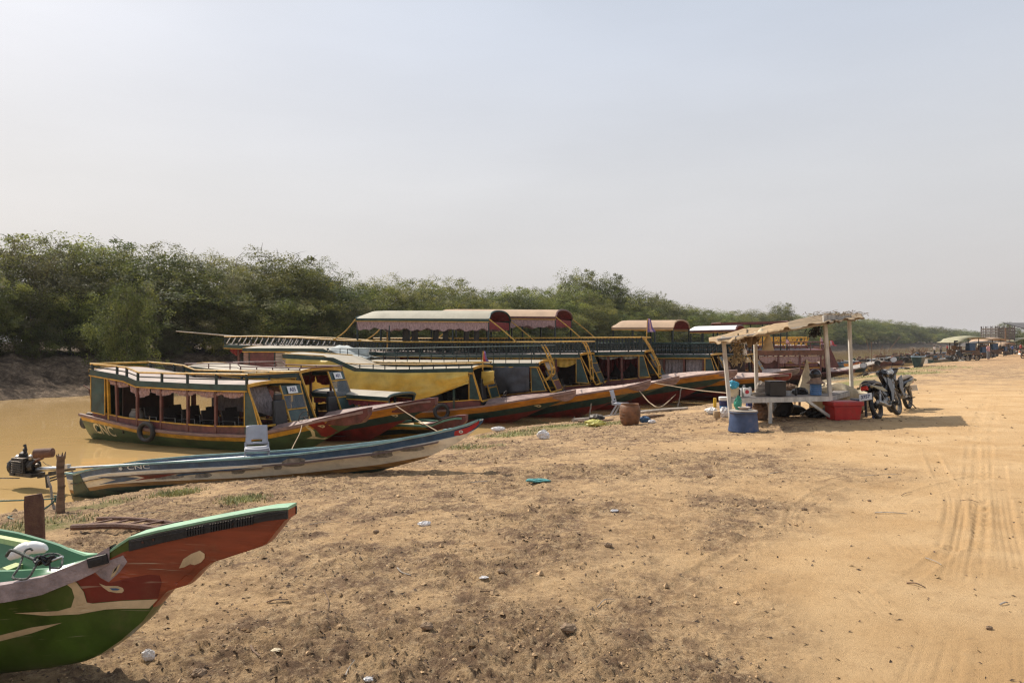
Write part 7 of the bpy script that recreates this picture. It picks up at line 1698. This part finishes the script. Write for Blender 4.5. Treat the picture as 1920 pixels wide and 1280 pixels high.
# tricycle cart with a pale canopy
def cart(px, Y, rz, label, top, tw=1.25, sc=1, cargo=True):
    c = gpt(px, Y); r = empty('tricycle_cart', c, rz, label, 'cart'); r.scale = (sc,)*3
    mb = MB(); R = [[(x, y*tw, 2.05+.38*(1-(x/1.9)**2)*(1-.4*y*y)-.16*(x < -1.2)+.1*x/1.9) for y in (-1,-.5,0,.5,1)] for x in np.linspace(-1.9, 1.9, 15)]; mb.grid(R); mb.build('canopy', top, r, smooth=True, solid=.04)
    for x, y in ((-1.0,-.6),(1.2,-.6),(1.2,.6),(-1.0,.6)): mb = MB(); mb.beam((x,y,.5),(x,y,2.2), .05); mb.build('post', M_steel, r)
    mb = MB(); mb.box((0,0,.62), (2.4,1.4,.12)); mb.box((.3,-.7,.85), (1.8,.04,.4)); mb.box((.3,.7,.85), (1.8,.04,.4)); mb.build('bed', M_wood, r)
    for y in (-.75,.75):
        mb = MB(); mb.tube([(-.2+.36*math.cos(t), y, .40+.36*math.sin(t)) for t in np.linspace(0, 2*PI, 21)[:-1]], .05, 7, closed=True); wl = mb.build('wheel', M_black, r, smooth=True); mb = MB(); [mb.beam((-.2,y,.4),(-.2+.34*math.cos(t),y,.4+.34*math.sin(t)), .015) for t in np.linspace(0, 2*PI, 13)[:-1]]; mb.build('spokes', M_alu, wl)
    if cargo:
        mb = MB(); mb.box((.55,-.3,1.35), (.7,.5,.8)); mb.build('tarpaulin_box', M_blue, r, bevel=.04)
        mb = MB(); rg = random.Random(px); [mb.box((rg.uniform(-1.2,-.2), rg.uniform(-.5,.5), rg.uniform(.8,1.4)), (.4,.4,.35), (0,0,rg.uniform(0,3))) for _ in range(9)]; mb.build('cargo', M_wood, r, bevel=.03)
        mb = MB(); mb.box((-1.75,-.9,1.75), (.45,.05,.5)); mb.build('hanging_sign', M_blackf, r)
    return r
cart(1806, 72, .25, 'tricycle cart with pale green canopy on the edge of the bank', mat('pale_green_canopy', (.31,.28,.175), .7, .1, 3, .2, 10), sc=1.0)
cart(1852, 95, .2, 'cart with tan canopy between the pale green canopy and the truck', M_tanroof, sc=1.1)
cart(1876, 105, .5, 'low cart with tan top beside the truck', M_tanroof, sc=.9)
cart(1833, 88, .1, 'dark topped cart between the first two carts', M_steel, sc=.95)
cart(1912, 125, .1, 'parasol cart with pale top at the right edge of the road', mat('pale_green_canopy', ()), sc=1.1, cargo=False)
for px, Y, hd_, lb in ((1815,70,2.9,'far motorbike parked beside the pale green cart'),(1832,76,2.6,'far motorbike right of the pale green cart'),(1845,88,.4,'far motorbike in front of the tan cart'),(1903,120,1.4,'far motorbike ridden on the red road'),(1918,76,.2,'far motorbike at the right edge of the picture')):
    motorbike(gpt(px, Y), hd_, lb, lean=.05, detail=False, group=None)
def truck(px, Y, rz, label):
    r = empty('cargo_truck', gpt(px, Y), rz, label, 'truck'); mb = MB(); mb.box((0,0,1.15), (7.2,2.3,.25)); mb.build('chassis', M_steel, r)
    M_sl = mat('truck_grey_paint', (.12,.105,.10), .6, .2, 3, .2, 20, dirt=.4)
    for y in (-1.2,1.2):
        mb = MB(); [mb.box((-.4,y,1.5+i*.36), (6.2,.05,.24)) for i in range(8)]; [mb.box((x,y*1.03,2.9), (.12,.06,3.1)) for x in np.linspace(-3.4,2.6,8)]; mb.build('slatted_side', M_sl, r)
    for x in (-3.5,2.7):
        mb = MB(); [mb.box((x,0,1.5+i*.36), (.05,2.3,.24)) for i in range(8)]; [mb.box((x,y,2.9), (.06,.12,3.1)) for y in (-1.1,-.4,.4,1.1)]; mb.build('end_gate', M_sl, r)
    mb = MB(); mb.box((3.9,0,1.9), (1.7,2.2,1.9), taper=.9); cb = mb.build('cab', M_cream, r, bevel=.12); mb = MB(); mb.box((4.72,0,2.2), (.06,1.8,.75)); mb.box((3.9,-1.06,2.2), (1.0,.06,.7)); mb.build('cab_window', M_pane, cb)
    for x in (-2.4,-1.2,3.4):
        for y in (-1,1): mb = MB(); mb.lathe([(0,-.16),(.3,-.16),(.5,-.13),(.53,0),(.5,.13),(.3,.16),(0,.16)], (x,y,.53), 18, axis='Y'); mb.build('wheel', M_black, r, smooth=True)
    return r
truck(1868, 128, math.radians(80), 'large truck with tall slatted grey sides parked on the far road').scale = (1.05,1.05,1.2)
t2 = truck(1830, 165, math.radians(40), 'second slatted truck half hidden behind the carts'); t2.scale = (.9,.9,.9)
# trees and scrub beyond the road on the right
for px, Y, top, pi, lb, sx_ in ((1893,185,602,1,'round dark tree beyond the truck at the right edge',1.1),(1925,200,618,0,'bushy tree partly outside the right edge behind the parasol cart',1.4),(1870,330,622,1,'low far tree left of the round dark tree',1.9),(1960,150,600,2,'tree standing outside the road past the right edge',1.2)):
    x = (px-960)/F*Y; z0 = gz(x, Y); plant(pi, x, Y, H+(640-top)/F*Y-z0, 2.0, lb, 'tree', None, sx_, z=z0)
def shed(px, Y): 
    r = empty('roadside_shed', gpt(px, Y), .2, 'dark roofed shed at the far right edge above the road', 'shed'); mb = MB(); mb.add([(-3,-2,3.6),(3,-2,3.6),(3,2,4.6),(-3,2,4.6)], [(0,1,2,3)]); mb.build('roof', M_steel, r, solid=.1)
    for x in (-2.8,2.8):
        for y in (-1.8,1.8): mb = MB(); mb.beam((x,y,0),(x,y,3.9), .15); mb.build('post', M_wood, r)
shed(1935, 110)
# flags
def flag(px, py0, py1, Y, label, cols, lean=.1, w=.5):
    a, c = at(px, py1, Y), at(px, py0, Y); r = empty('flag', a, 0, label, 'flag'); d = c-a; d.x += lean; mb = MB(); mb.tube([(0,0,0), d], .02, 6); mb.build('flag_pole', M_mustard, r)
    n = len(cols)
    for k, m in enumerate(cols):
        R = []
        for i in range(13):
            t = i/12; R.append([(d.x+(k+v)/n*w*(.25+.75*t)*.6, .05*math.sin(t*9+k+v), d.z*(1-.62*t)+.04*math.sin(t*8)) for v in (0,.5,1)])
        mb = MB(); mb.grid(R); mb.build('flag_cloth', m, r, smooth=True)
M_fp = mat('faded_purple_cloth', (.17,.12,.30), .8, .15, 6, .2, 20); M_fr = mat('faded_red_cloth', (.48,.07,.08), .8, .15, 6, .2, 20); M_fpk = mat('pale_pink_cloth', (.55,.33,.38), .8, .15, 6, .2, 20)
flag(1212, 597, 640, 33.2, 'faded purple and pink flag at the head of a boat ladder', [M_fp, M_fpk, M_fp], .05, .6)
flag(905, 658, 693, 27.2, 'small red and blue flag on the roof of the yellow tarpaulin boat', [M_fr, M_fp], .02, .35)
flag(1473, 636, 652, 50, 'small pink flag on the maroon boat', [M_fpk], 0, .6)
flag(1556, 638, 656, 52, 'small white and pink flag at the front of the maroon boat', [M_fpk, M_fr], .0, .8)
flag(1538, 632, 656, 52, 'pale pink flag left of the stall right front post', [M_fpk], .0, .5)
# ---------------------------------------------------------------- haze
def make_haze():
    mb = MB(); x0, x1, y0, y1, z0, z1 = -900, 1500, -300, 1600, ZW-4.5, 16
    c = ((x0+x1)/2, (y0+y1)/2, (z0+z1)/2); mb.box(c, (x1-x0, y1-y0, z1-z0))
    m = bpy.data.materials.new('haze_air'); m.use_nodes = True; t = m.node_tree; t.nodes.clear()
    o_ = _nn(t, 'ShaderNodeOutputMaterial'); v = _nn(t, 'ShaderNodeVolumePrincipled')
    v.inputs['Color'].default_value = (.93, .94, .97, 1); v.inputs['Density'].default_value = .0002; v.inputs['Anisotropy'].default_value = .2
    t.links.new(v.outputs[0], o_.inputs['Volume'])
    o = mb.build('haze', m); tag(o, kind='stuff', label='pale smoky haze in the air over the river')
make_haze()
